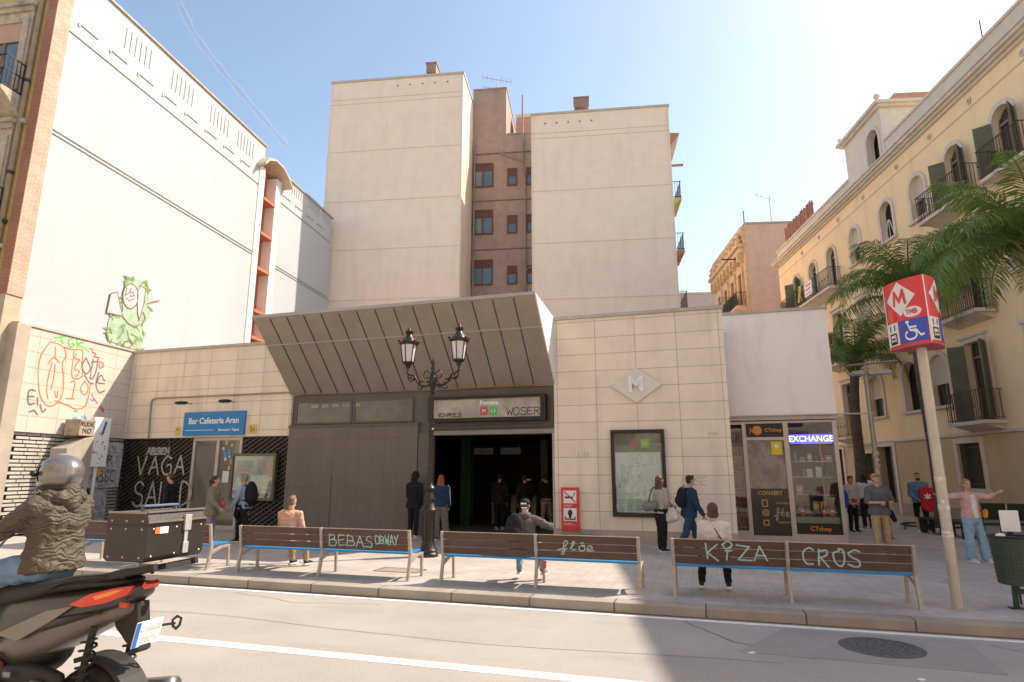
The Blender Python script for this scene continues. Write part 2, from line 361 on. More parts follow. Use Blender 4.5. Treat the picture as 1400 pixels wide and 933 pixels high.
scene.view_settings.view_transform = 'Standard'; scene.view_settings.look = 'None'; scene.view_settings.exposure = 1.67; scene.view_settings.gamma = 1
scene.render.engine = 'CYCLES'

# ------------------------------------------------------------------ ground
def struct(name, mb, m, loc=(0, 0, 0), rz=0, **k):
    o = mb.build(name, m, **k); o.location = loc; o.rotation_euler = (0, 0, rz); o['kind'] = 'structure'; return o
SL, SR = S.o.copy(), -R(17)
struct('road', MB().box(-500, 500, -700, 700, -.4, 0), M_asph, SL, SR)
struct('pavement', MB().box(-90, 90, -7.0, 160, -.1, PV), M_pave, SL, SR)
struct('kerb', MB().box(-90, 90, -7.30, -7.003, -.1, PV + .003), M_kerb, SL, SR, bevel=.015)
struct('edge_line', MB().box(-90, 90, -7.47, -7.385, -.02, .004), M_paint, SL, SR)
struct('lane_line', MB().box(-60, 9.0, -10.24, -10.06, -.02, .004), M_paint, SL, SR)
u0, v0 = S.onz(1205, 886, 0)
mc = MB().poly([(u0 - 1.5, v0 - .62), (u0 + .9, v0 - .70), (u0 + 1.0, v0 + .55), (u0 - .9, v0 + .62)], plane='xy', a=-.02, b=.0045)
struct('road_patch', mc, M_asph2, SL, SR)
mh = thing('manhole_cover', 'round grey iron cover set in a darker patch of the shaded road', 'manhole cover', S, u0, v0, 0)
m_cast = mat('cast iron cover', (.10,.10,.098), rough=.55, metal=.3, var=.2, scale=9)
MB().lathe([(.0, -.02), (.42, -.02), (.42, .008), (.36, .010), (.36, .007), (.01, .007)], n=40).build('cover', m_cast, mh)
lug = MB()
for r in (.08, .16, .24, .31):
    for k in range(int(r * 70)):
        t = 2 * math.pi * k / int(r * 70); x, y = r * math.cos(t), r * math.sin(t); lug.box(x - .014, x + .014, y - .014, y + .014, .006, .0125)
lug.build('tread_pattern', m_cast, mh)
tag(MB().lathe([(.0, -.01), (.56, -.01), (.56, .0052), (.43, .0052), (.43, -.01)], n=40).build('mortar_ring', M_asph2, mh))
rk2 = random.Random(77)
M_crk = mat('crack filler', (.13,.12,.11), rough=.9, var=.3)
def crack(pts, w, name='road_crack'):
    P_ = []
    for i in range(len(pts) - 1):
        a, b = Vector(pts[i] + (0,)), Vector(pts[i + 1] + (0,))
        for k in range(7): P_.append(a.lerp(b, k / 7) + Vector((rk2.uniform(-.03, .03), rk2.uniform(-.03, .03), 0)))
    g = ribbons([P_], w, lambda p, q, l_: (p, q, .0025 + l_ * .3)); o = g.build(name, M_crk); o.location = SL; o.rotation_euler = (0, 0, SR); o['kind'] = 'structure'
crack([(.9, -7.5), (1.5, -8.4), (2.4, -8.9)], .012); crack([(4.2, -7.7), (5.0, -8.6), (4.8, -9.6)], .010); crack([(-6, -7.6), (-4.6, -8.0), (-3.1, -7.7)], .009); crack([(-8, -9.2), (-5.2, -9.0), (-1.5, -9.3), (2.5, -9.05)], .008)
# small pavement access cover near second bench
pc = thing('pavement_cover', 'square pale access cover set flush in the sunlit pavement by the lamp post', 'pavement cover', S, *S.onz(547, 780), z=PV)
MB().box(-.4, .4, -.2, .2, -.02, .004).build('cover', mat('tan cover', (.33,.27,.21), var=.12, scale=6), pc)
MB().poly(rect(-.43, .43, -.23, .23), [rect(-.405, .405, -.205, .205)], plane='xy', a=-.02, b=.006).build('rim', m_cast, pc)
# litter spots on the road
for px, py in ((1028, 893), (1260, 930)):
    p = ground(px, py, 0); o = MB().box(-.035, .035, -.02, .02, .001, .008).build('paper_scrap', M_wh); o.location = p; o.rotation_euler = (0, 0, .3)
    tag(o, 'scrap of white paper on the shaded road' if px < 1100 else 'scrap of white paper near the right front of the road', 'litter')

# ------------------------------------------------------------------ station
st = thing('station_building', 'low beige tiled metro station with folded grey canopy over its dark entrance', 'station', S)
UL, UR = -17.45, 1.97
MB().box(-2.5, UR, 0, .45, 0, 6.0).build('tiled_wall', tileR, st)
MB().box(UL, -10.87, 0, .45, 2.97, 5.9).build('tiled_wall', tileR, st)
MB().box(-2.53, UR + .04, -.06, .5, 6.003, 6.09).build('coping', M_cope, st)
MB().box(UL, -10.9, -.06, .5, 5.903, 5.99).build('coping', M_cope, st)
MB().box(-2.5, UR, -.018, -.002, PV, .42).build('plinth', mat('plinth stone', (.45,.37,.29), var=.15, stains=(.25,.2,.15,.6)), st)
MB().box(UL, UR - .02, .5, 9.5, 5.55, 5.75).build('roof', M_cope, st)
MB().box(UL, UL + .3, .46, 9.5, 0, 5.5).build('side_wall', M_cope, st); MB().box(UL, UR - .02, 9.2, 9.5, 0, 5.5).build('back_wall', M_cope, st); MB().box(UR - .3, UR - .02, .46, 9.2, 0, 5.5).build('side_wall', M_cope, st)
# canopy
cp = MB(); sec = [(-.02, 4.21), (-2.0, 6.20), (-2.0, 6.27), (.0, 6.12), (0, 4.21)]
cp.poly(sec, plane='yz', a=-10.89, b=-2.49); can = cp.build('canopy', M_grey, st)
M_seam = mat('dark seam', (.05,.043,.038), rough=.7, var=0, bump=0)
sm = MB(); NP = 15
def cpt(u, t, lift=.006):  # t 0 bottom, 1 top of the inclined soffit
    n = Vector((0, -1.99, -1.98)).normalized()
    return Vector((u, -.02 - 1.98 * t, 4.21 + 1.99 * t)) + n * lift
for k in range(1, NP):
    u = -10.89 + 8.4 * k / NP; sm.bar(cpt(u, .01), cpt(u, .66), .022, .018, (0, -.7, -.7)); sm.bar(cpt(u + .0, .675), cpt(u, .985), .022, .018, (0, -.7, -.7))
sm.build('panel_joints', M_seam, can)
MB().bar(cpt(-10.89, .668, .012), cpt(-2.49, .668, .012), .03, .03, (0, -.7, -.7)).build('joint_cover', mat('pale strip', (.45,.40,.35), var=.05), can)
MB().box(-10.91, -2.47, -2.03, -1.96, 6.20, 6.285).build('edge_trim', mat('pale edge', (.42,.385,.34), var=.05), can)
MB().poly([(.001, 4.26), (-1.9, 6.18), (-1.95, 6.265), (0.001, 6.11)], plane='yz', a=-2.488, b=-2.478).build('cheek', M_wh, can)  # white sheet puts sunlight on the canopy end into its colour
# fascia, clerestory, panels
fa = MB().box(-10.87, -2.5, .10, .45, 2.985, 4.2).build('fascia', M_fasc, st)
cl = MB()
MB().box(-10.7, -6.75, .085, .097, 3.36, 3.98).build('clerestory_pane', mat('dusty glass', (.16,.15,.125), rough=.25, var=.35, scale=1.2, bump=0, spec=.6), fa)
fr_ = MB()
for a, b in ((-10.75, -8.75), (-8.72, -6.72)): fr_.poly(rect(a, b, 3.30, 4.03), [rect(a + .06, b - .06, 3.36, 3.97)], a=.06, b=.084)
fr_.build('clerestory_frame', M_fasc, fa)
hs = MB(); 
for k in range(5): hs.box(-10.2 + k * .36, -9.93 + k * .36, .078, .084, 3.80, 3.90)
hs.build('vent_slots', mat('pale slot', (.32,.30,.26), var=.2), fa)
MB().box(-10.87, -6.52, -.02, .30, PV, 3.18).build('cladding_panel', M_panel, st)
MB().box(-10.89, -6.50, -.03, .31, 3.183, 3.27).build('flashing', M_fasc, st)
for k in range(6):
    dr = MB().poly(rect(-10.8 + k * .71, -10.14 + k * .71, .2, 3.1), [rect(-10.79 + k * .71, -10.15 + k * .71, .21, 3.09)], a=-.026, b=-.021)
MB().box(-9.28, -9.265, -.025, -.018, .2, 1.8).build('panel_gap', M_seam, st)
MB().box(-6.50, -6.12, .0, .34, PV, 2.98).build('entrance_pier', M_fasc, st)
MB().box(-6.12, -2.5, .02, .40, 2.90, 3.02).build('lintel', mat('grey lintel', (.27,.245,.215), var=.1), st)
MB().box(-2.56, -2.5, -.01, .44, PV, 2.9).build('door_jamb', mat('pale jamb', (.42,.37,.31), var=.1), st)
MB().tube([(-6.1, -.04, 3.08), (-4.6, -.04, 3.08), (-4.58, -.04, 3.10), (-2.9, -.04, 3.12), (-2.6, -.04, 3.14), (-2.55, -.04, 3.3), (-2.55, -.04, 4.15)], .022, 8).build('conduit', M_fasc, st)
# interior
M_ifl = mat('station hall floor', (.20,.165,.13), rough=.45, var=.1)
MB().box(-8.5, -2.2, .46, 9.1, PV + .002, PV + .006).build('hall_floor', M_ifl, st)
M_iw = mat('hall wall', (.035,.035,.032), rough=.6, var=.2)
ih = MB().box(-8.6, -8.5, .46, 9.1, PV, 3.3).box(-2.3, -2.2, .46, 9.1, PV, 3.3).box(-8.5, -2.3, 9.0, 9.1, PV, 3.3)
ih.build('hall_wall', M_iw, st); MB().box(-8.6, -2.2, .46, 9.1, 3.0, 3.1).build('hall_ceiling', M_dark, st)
MB().box(-4.3, -4.05, 5.5, 5.75, PV, 3).build('hall_column', mat('green column', (.02,.06,.03), rough=.4), st)
MB().box(-6.45, -6.1, 3.2, 3.5, PV, 3.0).build('hall_column', mat('green column', (.02,.06,.03), rough=.4), st)
for u in (-5.4, -4.5):
    hg = thing('hanging_sign', 'small grey direction sign hanging in the dark hall, %s of the two' % ('left' if u < -5 else 'right'), 'sign', S, u, 2.5, 2.42, group='signs hanging in the station hall')
    MB().box(-.33, .33, -.03, .03, 0, .2).build('sign_board', mat('grey board', (.10,.10,.10), var=.2), hg); MB().box(-.28, -.27, -.01, .01, .2, .58).box(.27, .28, -.01, .01, .2, .58).build('hanger', M_iron, hg)
M_steel = mat('dull steel', (.25,.25,.24), rough=.35, metal=.8, var=.1)
g0 = thing('ticket_gate', 'x', 'ticket gate', S, -5.3, 4.6, PV, group='ticket gates across the station hall')
MB().box(-.11, .11, -.75, .75, 0, .98).build('cabinet', M_steel, g0, bevel=.04); MB().box(-.09, .09, -.45, .1, .982, 1.02).build('reader', M_black, g0); MB().box(.12, .42, -.02, .0, .25, 1.5).build('flap', M_gl, g0)
for k, lb in enumerate(('leftmost', 'second from left', 'middle', 'fourth from left', 'rightmost')):
    g = g0 if k == 0 else copy_tree(g0); g.location = S.w(-5.5 + k * .68, 4.6, PV); g['label'] = 'grey metal ticket gate in the dark hall, %s of the five' % lb
po = thing('hall_notice_board', 'pale lit notice board on the hall back wall behind the ticket gates', 'notice board', S, -3.2, 8.9, 1.55)
MB().box(-.9, .9, 0, .05, 0, .7).build('board', mat('pale notice', (.10,.10,.08), var=.5, scale=6), po); MB().poly(rect(-.96, .96, -.06, .76), [rect(-.9, .9, 0, .7)], a=-.02, b=.05).build('frame', M_iron, po)

# café recess: grilles, door
def diag(mb, u0, u1, z0, z1, step, w, slope, y0, y1):
    """slanted strips clipped to a rectangle"""
    c = z0 - abs(slope) * (u1 - u0); 
    while c < z1 + abs(slope) * (u1 - u0):
        # z = c + slope*(u-u0)
        pts = []
        ua = u0; ub = u1
        za = c; zb = c + slope * (u1 - u0)
        def clip(u, z):
            return u, z
        lo, hi = min(za, zb), max(za, zb)
        if hi > z0 and lo < z1:
            t0 = 0.; t1 = 1.
            for (zz, sgn) in ((z0, 1), (z1, -1)):
                f0, f1 = sgn * (za - zz), sgn * (zb - zz)
                if f0 < 0 and f1 < 0: t1 = -1
                elif f0 < 0: t0 = max(t0, f0 / (f0 - f1))
                elif f1 < 0: t1 = min(t1, f0 / (f0 - f1))
            if t1 - t0 > .01:
                a = (u0 + (u1 - u0) * t0, za + (zb - za) * t0); b = (u0 + (u1 - u0) * t1, za + (zb - za) * t1)
                mb.bar((a[0], (y0 + y1) / 2, a[1]), (b[0], (y0 + y1) / 2, b[1]), w if False else (y1 - y0), w)
        c += step
    return mb
M_mesh = mat('dark steel lattice', (.065,.058,.048), rough=.5, var=.3, scale=3)
M_mback = mat('lattice backing', (.010,.012,.011), rough=.6, var=.3)
for a, b in ((UL, -14.55), (-12.62, -10.9)):
    sc = MB().box(a, b, .16, .2, PV, 2.96).build('screen_backing', M_mback, st)
    g = MB(); diag(g, a + .02, b - .02, PV + .05, 2.93, .145, .045, .62, .07, .10); diag(g, a + .02, b - .02, PV + .05, 2.93, .145, .03, -.62, .105, .125)
    g.build('steel_lattice', M_mesh, sc)
    f = MB(); k = int((b - a) / .95)
    for i in range(k + 1): uu = a + (b - a) * i / max(k, 1); f.box(max(a, uu - .02), min(b, uu + .02), .05, .068, PV + .03, 2.95)
    f.box(a, b, .05, .068, 2.93, 2.965); f.build('screen_frame', M_mesh, sc)
dr = MB().poly(rect(-14.55, -12.62, PV, 2.96), [rect(-14.45, -13.62, PV + .12, 2.86), rect(-13.5, -12.72, PV + .12, 2.86)], a=.06, b=.14).build('cafe_door', M_alu, st)
MB().box(-14.45, -13.62, .10, .105, PV + .12, 2.86).box(-13.5, -12.72, .10, .105, PV + .12, 2.86).build('door_pane', mat('cafe door glass', (.13,.13,.10), rough=.08, var=.3, scale=.8, bump=0, spec=.8), dr)
MB().tube([(-13.57, .0, 1.0), (-13.57, -.03, 1.05), (-13.57, -.03, 1.5), (-13.57, 0, 1.55)], .014, 8).build('handle', M_steel, dr)
stk = MB()
rr = random.Random(3)
for c_, l_ in (((.75,.75,.72), 'a'), ((.1,.3,.5), 'b'), ((.75,.5,.1), 'c')):
    s_ = MB()
    for k in range(5):
        x = rr.uniform(-13.4, -12.95); z = rr.uniform(1.6, 2.75); w = rr.uniform(.05, .13); s_.box(x, x + w, .092 - k * .001, .094 - k * .001, z, z + w * 1.2)
    if l_ == 'a': s_.box(-13.3, -13.05, .084, .086, 1.55, 1.9)
    s_.build('sticker', mat('sticker ' + l_, c_, bump=0), dr)
# conduit, wall lamps
MB().tube([(-16.33, -.04, 2.97), (-16.4, -.04, 4.15), (-16.36, -.04, 4.25), (-16.25, -.04, 4.30), (-10.88, -.04, 4.30)], .028, 8).build('conduit', mat('tan conduit', (.36,.29,.23), rough=.5), st)
for k, u in enumerate((-14.73, -13.02)):
    t = thing('wall_lamp', 'black floodlight on a short arm over the %s end of the blue cafe sign' % ('left', 'right')[k], 'lamp', S, u, 0, 4.06, group='floodlights above the cafe sign')
    MB().tube([(0, 0, 0), (0, -.2, .02), (0, -.34, -.0)], .012, 8).build('arm', M_black, t)
    loft([((x, -.42, 0), a, b) for x, a, b in ((-.2, .03, .02), (-.17, .1, .045), (0, .12, .06), (.17, .1, .045), (.2, .03, .02))]).build('lamp_head', M_black, t, smooth='auto')
    MB().box(-.15, .15, -.50, -.34, -.066, -.058).build('lens', mat('lamp lens', (.5,.5,.48), rough=.2, bump=0), t)
sg = thing('cafe_sign', 'blue sign with white words above the cafe door', 'sign', S, -13.70, -.02, 3.02)
MB().box(-1.2, 1.2, -.06, 0, 0, .76).build('sign_board', M_blue, sg, bevel=.006)
text('Bar Cafeteria Aran', .27, M_wlet, sg, x=0, y=-.064, z=.46, sx=.96, bold=.006); text('Berenars i Tapes', .12, M_wlet, sg, x=.62, y=-.064, z=.17, bold=.002)
MB().box(-1.08, .02, -.065, -.061, .165, .18).build('rule_line', M_wlet, sg)
for u, w, s_ in ((-15.17, .2, ''), (-12.22, .3, 'S<')):
    t = thing('yellow_plate', 'small yellow square plate on the tiles %s of the blue cafe sign' % ('left' if s_ == '' else 'right'), 'sign', S, u, -.005, 3.06)
    MB().box(-w / 2, w / 2, -.012, 0, 0, .28).build('plate', mat('yellow plate', (.70,.50,.12), bump=0), t)
    text('S' + 'c' if s_ else '*', .22, M_black, t, y=-.014, z=.13)
nb = thing('notice_board', 'glazed notice board with papers beside the cafe door', 'notice board', S, -12.02, -.03, 1.02)
MB().poly(rect(-.82, .82, 0, 1.42), [rect(-.74, .74, .08, 1.34)], a=-.08, b=.04).build('frame', mat('bronze frame', (.13,.105,.08), rough=.4, metal=.4), nb, bevel=.006)
MB().box(-.74, .74, .0, .02, .08, 1.34).build('board', mat('board back', (.42,.36,.28), var=.1), nb)
for k, (x, z, w, h, c_) in enumerate(((-.1,.2,.62,.55,(.75,.72,.66)),(.12,.80,.3,.42,(.2,.15,.13)),(.42,.82,.26,.4,(.6,.25,.14)),(-.66,.86,.5,.1,(.6,.05,.04)),(-.3,.25,.18,.3,(.6,.62,.66)),(.5,.2,.2,.5,(.72,.68,.6)),(-.66,.98,.6,.22,(.1,.1,.1)),(-.62,.2,.3,.5,(.68,.66,.6)))):
    MB().box(x, x + w, -.006 - k * .001, -.004 - k * .001, z, z + h).build('paper', mat('paper%d' % k, c_, var=.25, scale=14, bump=0), nb)
MB().box(-.74, .74, -.05, -.046, .08, 1.34).build('pane', M_gl, nb)
# white scrawl on the lattice
f = lambda p, q, l_: (p, .045 - l_, q)
(ax, az), (bx, bz) = S.onv(176, 650), S.onv(223, 622)
ps = strokes_of('VAGA', -16.75, 1.80, .40, .58, .3, seed=4) + strokes_of('SAL D', -16.75, .80, .42, .74, .3, seed=5) + strokes_of('ABSEN', -16.4, 2.45, .16, .2, .2, slope=.0, seed=6)
ribbons(ps, .065, f).build('spray_paint', mat('white spray', (.36,.345,.31), rough=.7, var=.35, scale=9, bump=0), st)

# station name sign, emblem, map, red sign
sn = thing('station_sign', 'lightbox over the station entrance reading Fontana, scribbled with black tags', 'sign', S, -4.42, -.03, 3.30)
MB().poly(rect(-1.72, 1.72, -.06, .66), [rect(-1.62, 1.58, .05, .58)], a=-.16, b=.12).build('case', M_black, sn, bevel=.01)
MB().box(-1.62, 1.58, -.10, .10, .05, .58).build('panel', mat('dirty lightbox', (.40,.37,.30), rough=.25, var=.3, scale=2.2, bump=0), sn)
text('Fontana', .17, M_wlet, sn, x=.10, y=-.102, z=.46, bold=.004)
MB().box(-.16, .06, -.103, -.100, .12, .34).build('line_badge', mat('badge red', (.6,.08,.08), bump=0), sn); MB().box(.12, .34, -.103, -.100, .12, .34).build('line_badge', mat('badge green', (.08,.5,.12), bump=0), sn)
text('M', .15, M_wlet, sn, x=-.05, y=-.105, z=.23); text('L3', .14, M_wlet, sn, x=.23, y=-.105, z=.23)
ribbons(strokes_of('WOSER', .62, .1, .17, .2, .15, seed=8) + strokes_of('ENRES', -1.4, .1, .12, .1, .2, seed=9), .022, lambda p, q, l_: (p, -.101 - l_, q)).build('graffiti', M_black, sn)
em = thing('metro_emblem', 'pale diamond plaque with a raised M on the beige tiles', 'emblem', S, -.28, -.01, 4.10)
dm = [(-.67, 0), (0, -.47), (.67, 0), (0, .47)]
MB().poly(dm, a=-.07, b=.0).build('plaque', mat('cream plaque', (.74,.68,.57), var=.05), em, bevel=.012)
t_ = text('M', .55, mat('white letter', (.82,.80,.76), bump=0), em, x=0, y=-.085, z=0, depth=.02, bold=.02)
mp_ = thing('map_case', 'tall glazed metro map case in a black frame on the tiled wall', 'map case', S, -.31, 0, .77)
MB().poly(rect(-.68, .68, 0, 2.17), [rect(-.60, .60, .09, 2.08)], a=-.12, b=-.001).build('frame', M_black, mp_, bevel=.01)
MB().box(-.60, .60, -.03, -.01, .09, 2.08).build('backing', mat('case header', (.22,.22,.16), var=.35, scale=3, bump=0), mp_)
MB().box(-.58, .56, -.042, -.032, .11, 1.60).build('map_sheet', mat('map sheet', (.84,.88,.86), var=.08, scale=7, bump=0), mp_)
rr = random.Random(11); ml = [[] for _ in range(4)]
for k in range(34):
    x = rr.uniform(-.5, .45); z = rr.uniform(.18, 1.5); p = [Vector((x, z, 0))]
    for j in range(6): p.append(p[-1] + Vector(rr.choice(((.07, 0), (0, .09), (.05, .06), (0, -.08), (-.05, .06)))).to_3d())
    ml[k % 4].append([Vector((min(.52, max(-.54, q.x)), min(1.55, max(.14, q.y)), 0)) for q in p])
for k, c_ in enumerate(((.45,.48,.5), (.55,.35,.33), (.4,.5,.42), (.38,.42,.5))):
    ribbons(ml[k], .009, lambda p, q, l_: (p, -.041 - l_, q)).build('map_lines', mat('map line%d' % k, c_, bump=0), mp_)
tx = MB()
for r_ in range(9):
    for c_ in range(5):
        x = -.54 + c_ * .22; tx.box(x, x + rr.uniform(.1, .19), -.0446, -.0435, .14 + r_ * .035, .152 + r_ * .035)
tx.build('fine_print', mat('fine print', (.42,.44,.44), bump=0), mp_)
MB().poly([(-.2, 1.82), (-.08, 1.70), (.04, 1.82), (-.08, 1.94)], a=-.044, b=-.035).build('badge', mat('badge red', (.6,.08,.08)), mp_)
MB().box(.08, .30, -.044, -.035, 1.71, 1.93).build('badge', mat('badge lime', (.35,.6,.08), bump=0), mp_)
text('L3', .14, M_wlet, mp_, x=.19, y=-.046, z=1.82); text('Fontana', .10, M_wlet, mp_, x=.44, y=-.040, z=1.80)
MB().box(-.60, .60, -.10, -.096, .09, 2.08).build('pane', M_gl, mp_)
rs = thing('prohibition_sign', 'tall red panel with no smoking and video camera pictograms', 'sign', S, -2.09, -.05, .40)
MB().box(-.235, .235, -.05, .03, 0, 1.08).build('panel', M_red, rs, bevel=.006)
MB().box(-.17, .17, -.056, -.051, .68, 1.0).box(-.17, .17, -.056, -.051, .24, .56).build('pictogram_field', M_wlet, rs)
MB().bar((-.13, -.060, .83), (.08, -.060, .83), .006, .045, (0, 0, 1)).bar((.10, -.06, .86), (.13, -.06, .95), .006, .02).build('cigarette', M_black, rs)
MB().bar((-.15, -.064, .98), (.15, -.064, .70), .006, .03, (0, 0, 1)).build('prohibition_bar', M_red, rs)
MB().ell((0, -.058, .44), (.06, .006, .085)).box(-.03, .03, -.062, -.057, .31, .37).poly([(-.14, .27), (.14, .27), (.14, .35), (.11, .35), (.11, .30), (-.11, .30), (-.11, .35), (-.14, .35)], a=-.063, b=-.058).build('pictogram', M_black, rs)
for z, s_ in ((.635, 'Prohibit fumar'), (.60, 'No smoking'), (.185, 'Zona vigilada'), (.15, 'Video surveillance')): text(s_, .04, M_wlet, rs, x=-.17, y=-.053, z=z, align='LEFT', depth=.001)
dg = MB().box(-2.35, -1.35, -.38, -.03, PV, .30).build('doorstep_block', M_black, st, bevel=.01)
# faint tags on the tiles
sc_ = ribbons([[Vector((a + (p.x - a), p.y, 0)) for p in pth] for a in (0,) for pth in strokes_of('UB', -1.85, 2.25, .12, .14, .3, seed=2) + strokes_of('SOI', .95, 1.5, .14, .2, .1, seed=3) if True] if False else strokes_of('UB', -1.85, 2.25, .12, .14, .3, seed=2) + strokes_of('COSE', .75, 1.55, .14, .2, .1, seed=3) + strokes_of('MM', 1.45, 2.75, .1, .1, .3, seed=5), .012, lambda p, q, l_: (p, -l_, q)).build('faint_tags', mat('faint tag', (.42,.35,.29), var=.2), st)

# ------------------------------------------------------------------ exchange shop
sh = thing('shop_kiosk', 'glazed exchange shop below a blank white box, right of the tiled wall', 'shop', S, 0, 1.45, 0)
MB().box(1.99, 4.66, 0, 3.3, 3.32, 6.16).build('upper_wall', mat('off white render', (.90,.85,.79), rough=.7, var=.03, scale=.7, stains=(.42,.37,.33,.35), sscale=(1,1,.3)), sh)
MB().box(1.97, 4.70, -.05, 3.35, 6.163, 6.24).build('coping', M_cope, sh)
MB().box(1.96, 4.68, -.09, 0.1, 3.22, 3.315).build('ledge', mat('ledge', (.52,.45,.38), var=.1, stains=(.3,.22,.16,.7)), sh)
MB().tube([(1.97, -.12, 3.33), (5.5, -.12, 3.33)], .02, 8).build('rail_pipe', M_alu, sh)
ff = MB().poly(rect(1.93, 4.62, PV, 3.2), [rect(2.0, 2.32, PV + .25, 3.12), rect(2.42, 3.34, PV + .14, 2.70), rect(2.42, 3.34, 2.78, 3.14), rect(3.46, 4.52, PV + .2, 3.14)], a=0, b=.09).build('shop_front', M_alu, sh, bevel=.004)
MB().box(2.42, 3.34, .02, .05, 2.78, 3.14).build('header_board', M_black, ff)
MB().box(2.40, 3.36, .04, .08, PV + .14, 2.70).v
MB().box(2.0, 2.32, .045, .05, PV + .25, 3.12).box(3.46, 4.52, .045, .05, PV + .2, 3.14).build('pane', M_gl, ff)
MB().box(2.42, 3.34, .045, .05, 1.45, 2.70).build('door_pane', mat('reflective door glass', (.16,.14,.11), rough=.12, var=.8, scale=3.5, bump=0, spec=.8), ff)
MB().box(2.42, 3.34, .045, .05, PV + .14, 1.45).build('door_film', mat('dark window film', (.045,.04,.034), rough=.2, var=.1, bump=0), ff)
MB().box(3.46, 4.52, .03, .042, PV + .2, PV + .47).build('film_strip', M_black, ff)
M_or = mat('orange print', (.75,.25,.04), rough=.5, var=0, bump=0); M_go = mat('gold print', (.62,.42,.10), rough=.5, var=0, bump=0)
ogh = (2.42 + 3.34) / 2
text('CTshop', .13, M_or, sh, x=3.10, y=.012, z=2.96, bold=.003); 
o_ = MB().lathe([(.01, 0), (.12, 0), (.12, .006), (.01, .006)], n=24, mat=Matrix.Rotation(R(90), 3, 'X')); oo = o_.build('logo_disc', M_or, sh); oo.location = (2.70, .018, 2.96)
ribbons(strokes_of('M', 2.52, 2.88, .12, .14, .2, seed=3), .02, lambda p, q, l_: (p, .009 - l_, q)).build('logo_mark', M_or, sh)
text('CTshop', .15, M_or, sh, x=4.02, y=.025, z=PV + .335, bold=.003)
text('CONVERT', .13, M_go, sh, x=2.90, y=.04, z=1.33, bold=.002)
for k, s_ in enumerate(('EXCHANGE', 'INTERNET', 'TELEPHONE')): text(s_, .065, M_go, sh, x=3.02, y=.04, z=1.08 - k * .24, align='LEFT')
ic = MB().poly(rect(2.68, 2.82, .99, 1.17), [rect(2.70, 2.80, 1.01, 1.15)], a=.038, b=.043).poly(rect(2.68, 2.82, .52, .66), [rect(2.70, 2.80, .54, .64)], a=.038, b=.043); ic.build('icon', M_go, sh)
text('@', .19, M_go, sh, x=2.75, y=.04, z=.85)
MB().box(3.02, 3.28, .03, .036, 2.32, 2.66).build('yellow_notice', mat('yellow notice', (.80,.60,.03), bump=0), sh); MB().ell((3.15, .026, 2.54), (.06, .006, .05)).build('notice_logo', M_wlet, sh)
ribbons(strokes_of('RUOS', 2.55, 1.9, .16, .5, .15, seed=21) + strokes_of('WEK', 2.6, 1.55, .2, .25, .1, seed=22) + strokes_of('fle', 3.0, .75, .1, .2, .2, seed=23), .02, lambda p, q, l_: (p, .043 - l_, q)).build('scratched_tags', mat('grey tag', (.36,.34,.28), var=.3), sh)
bx = MB().box(3.50, 4.50, .10, .14, 2.60, 2.84).build('led_panel', mat('led panel back', (.02,.02,.12), emit=(.10, .07, .9), es=.9, bump=0), sh)
text('EXCHANGE', .215, mat('led letters', (.5,.5,1), emit=(.35, .35, 1), es=1.6, bump=0), bx, x=4.0, y=.095, z=2.72, bold=.003, sx=.93)
# shop inside
M_si = mat('shop wall', (.45,.38,.30), var=.1)
MB().box(1.95, 4.62, 2.9, 3.0, PV, 3.2).box(4.60, 4.64, .1, 2.9, PV, 3.2).box(1.93, 1.97, .1, 2.9, PV, 3.2).build('inner_wall', M_si, sh); MB().box(1.95, 4.6, .1, 2.9, PV + .002, PV + .01).build('floor', M_si, sh)
MB().box(1.97, 4.6, .1, 2.9, 3.16, 3.215).build('ceiling', M_si, sh)
shf = thing('display_shelf', 'glass display shelving with small goods behind the right shop window', 'shelf', S, 4.0, 1.45 + .45, PV)
for z in (.25, .72, 1.15, 1.6, 2.0): MB().box(-.5, .5, -.16, .16, z, z + .02).build('shelf', mat('glass shelf', (.5,.56,.54), rough=.1, bump=0), shf)
for x in (-.5, .28): MB().box(x - .015, x + .015, .13, .16, 0, 2.7).build('upright', mat('wood upright', (.55,.33,.14), var=.2), shf)
rr = random.Random(5)
goods = [((.7,.7,.68), 'box'), ((.75,.33,.05), 'pouch'), ((.05,.05,.06), 'camera'), ((.35,.30,.2), 'tin'), ((.2,.35,.5), 'carton'), ((.6,.06,.05), 'jar'), ((.45,.45,.44), 'radio')]
for zi, z in enumerate((.27, .74, 1.17, 1.62, 2.02)):
    x = -.42
    while x < .42:
        c_, nm = rr.choice(goods); w = rr.uniform(.08, .16); h = rr.uniform(.1, .27)
        t = thing('shop_' + nm, 'small %s on the %s shelf in the shop window' % (nm, ('lowest', 'second', 'third', 'fourth', 'top')[zi]), nm, S, 4.0 + x + w / 2, 1.45 + .42, PV + z, group='goods on the shop window shelves')
        mm = mat('goods ' + nm, c_, rough=.4, var=.2, scale=10)
        if nm in ('jar', 'tin'): MB().lathe([(w * .4, 0), (w * .45, .02), (w * .45, h * .8), (w * .3, h * .9)], n=14).build('body', mm, t, smooth='auto'); MB().lathe([(w * .32, h * .9), (w * .32, h)], n=14).build('lid', M_steel, t)
        elif nm in ('camera', 'radio'): MB().box(-w / 2, w / 2, -.04, .04, 0, h * .6).build('body', mm, t, bevel=.01); MB().lathe([(.03, 0), (.028, .04)], (0, -.03, h * .3), 14, Matrix.Rotation(R(90), 3, 'X')).build('lens', M_black, t)
        else: MB().box(-w / 2, w / 2, -.05, .05, 0, h).build('body', mm, t, bevel=.006); MB().box(-w / 2 + .01, w / 2 - .01, -.054, -.051, h * .3, h * .7).build('label_patch', mat('goods label', (.7,.65,.5), var=.3, scale=20), t)
        x += w + rr.uniform(.02, .08)
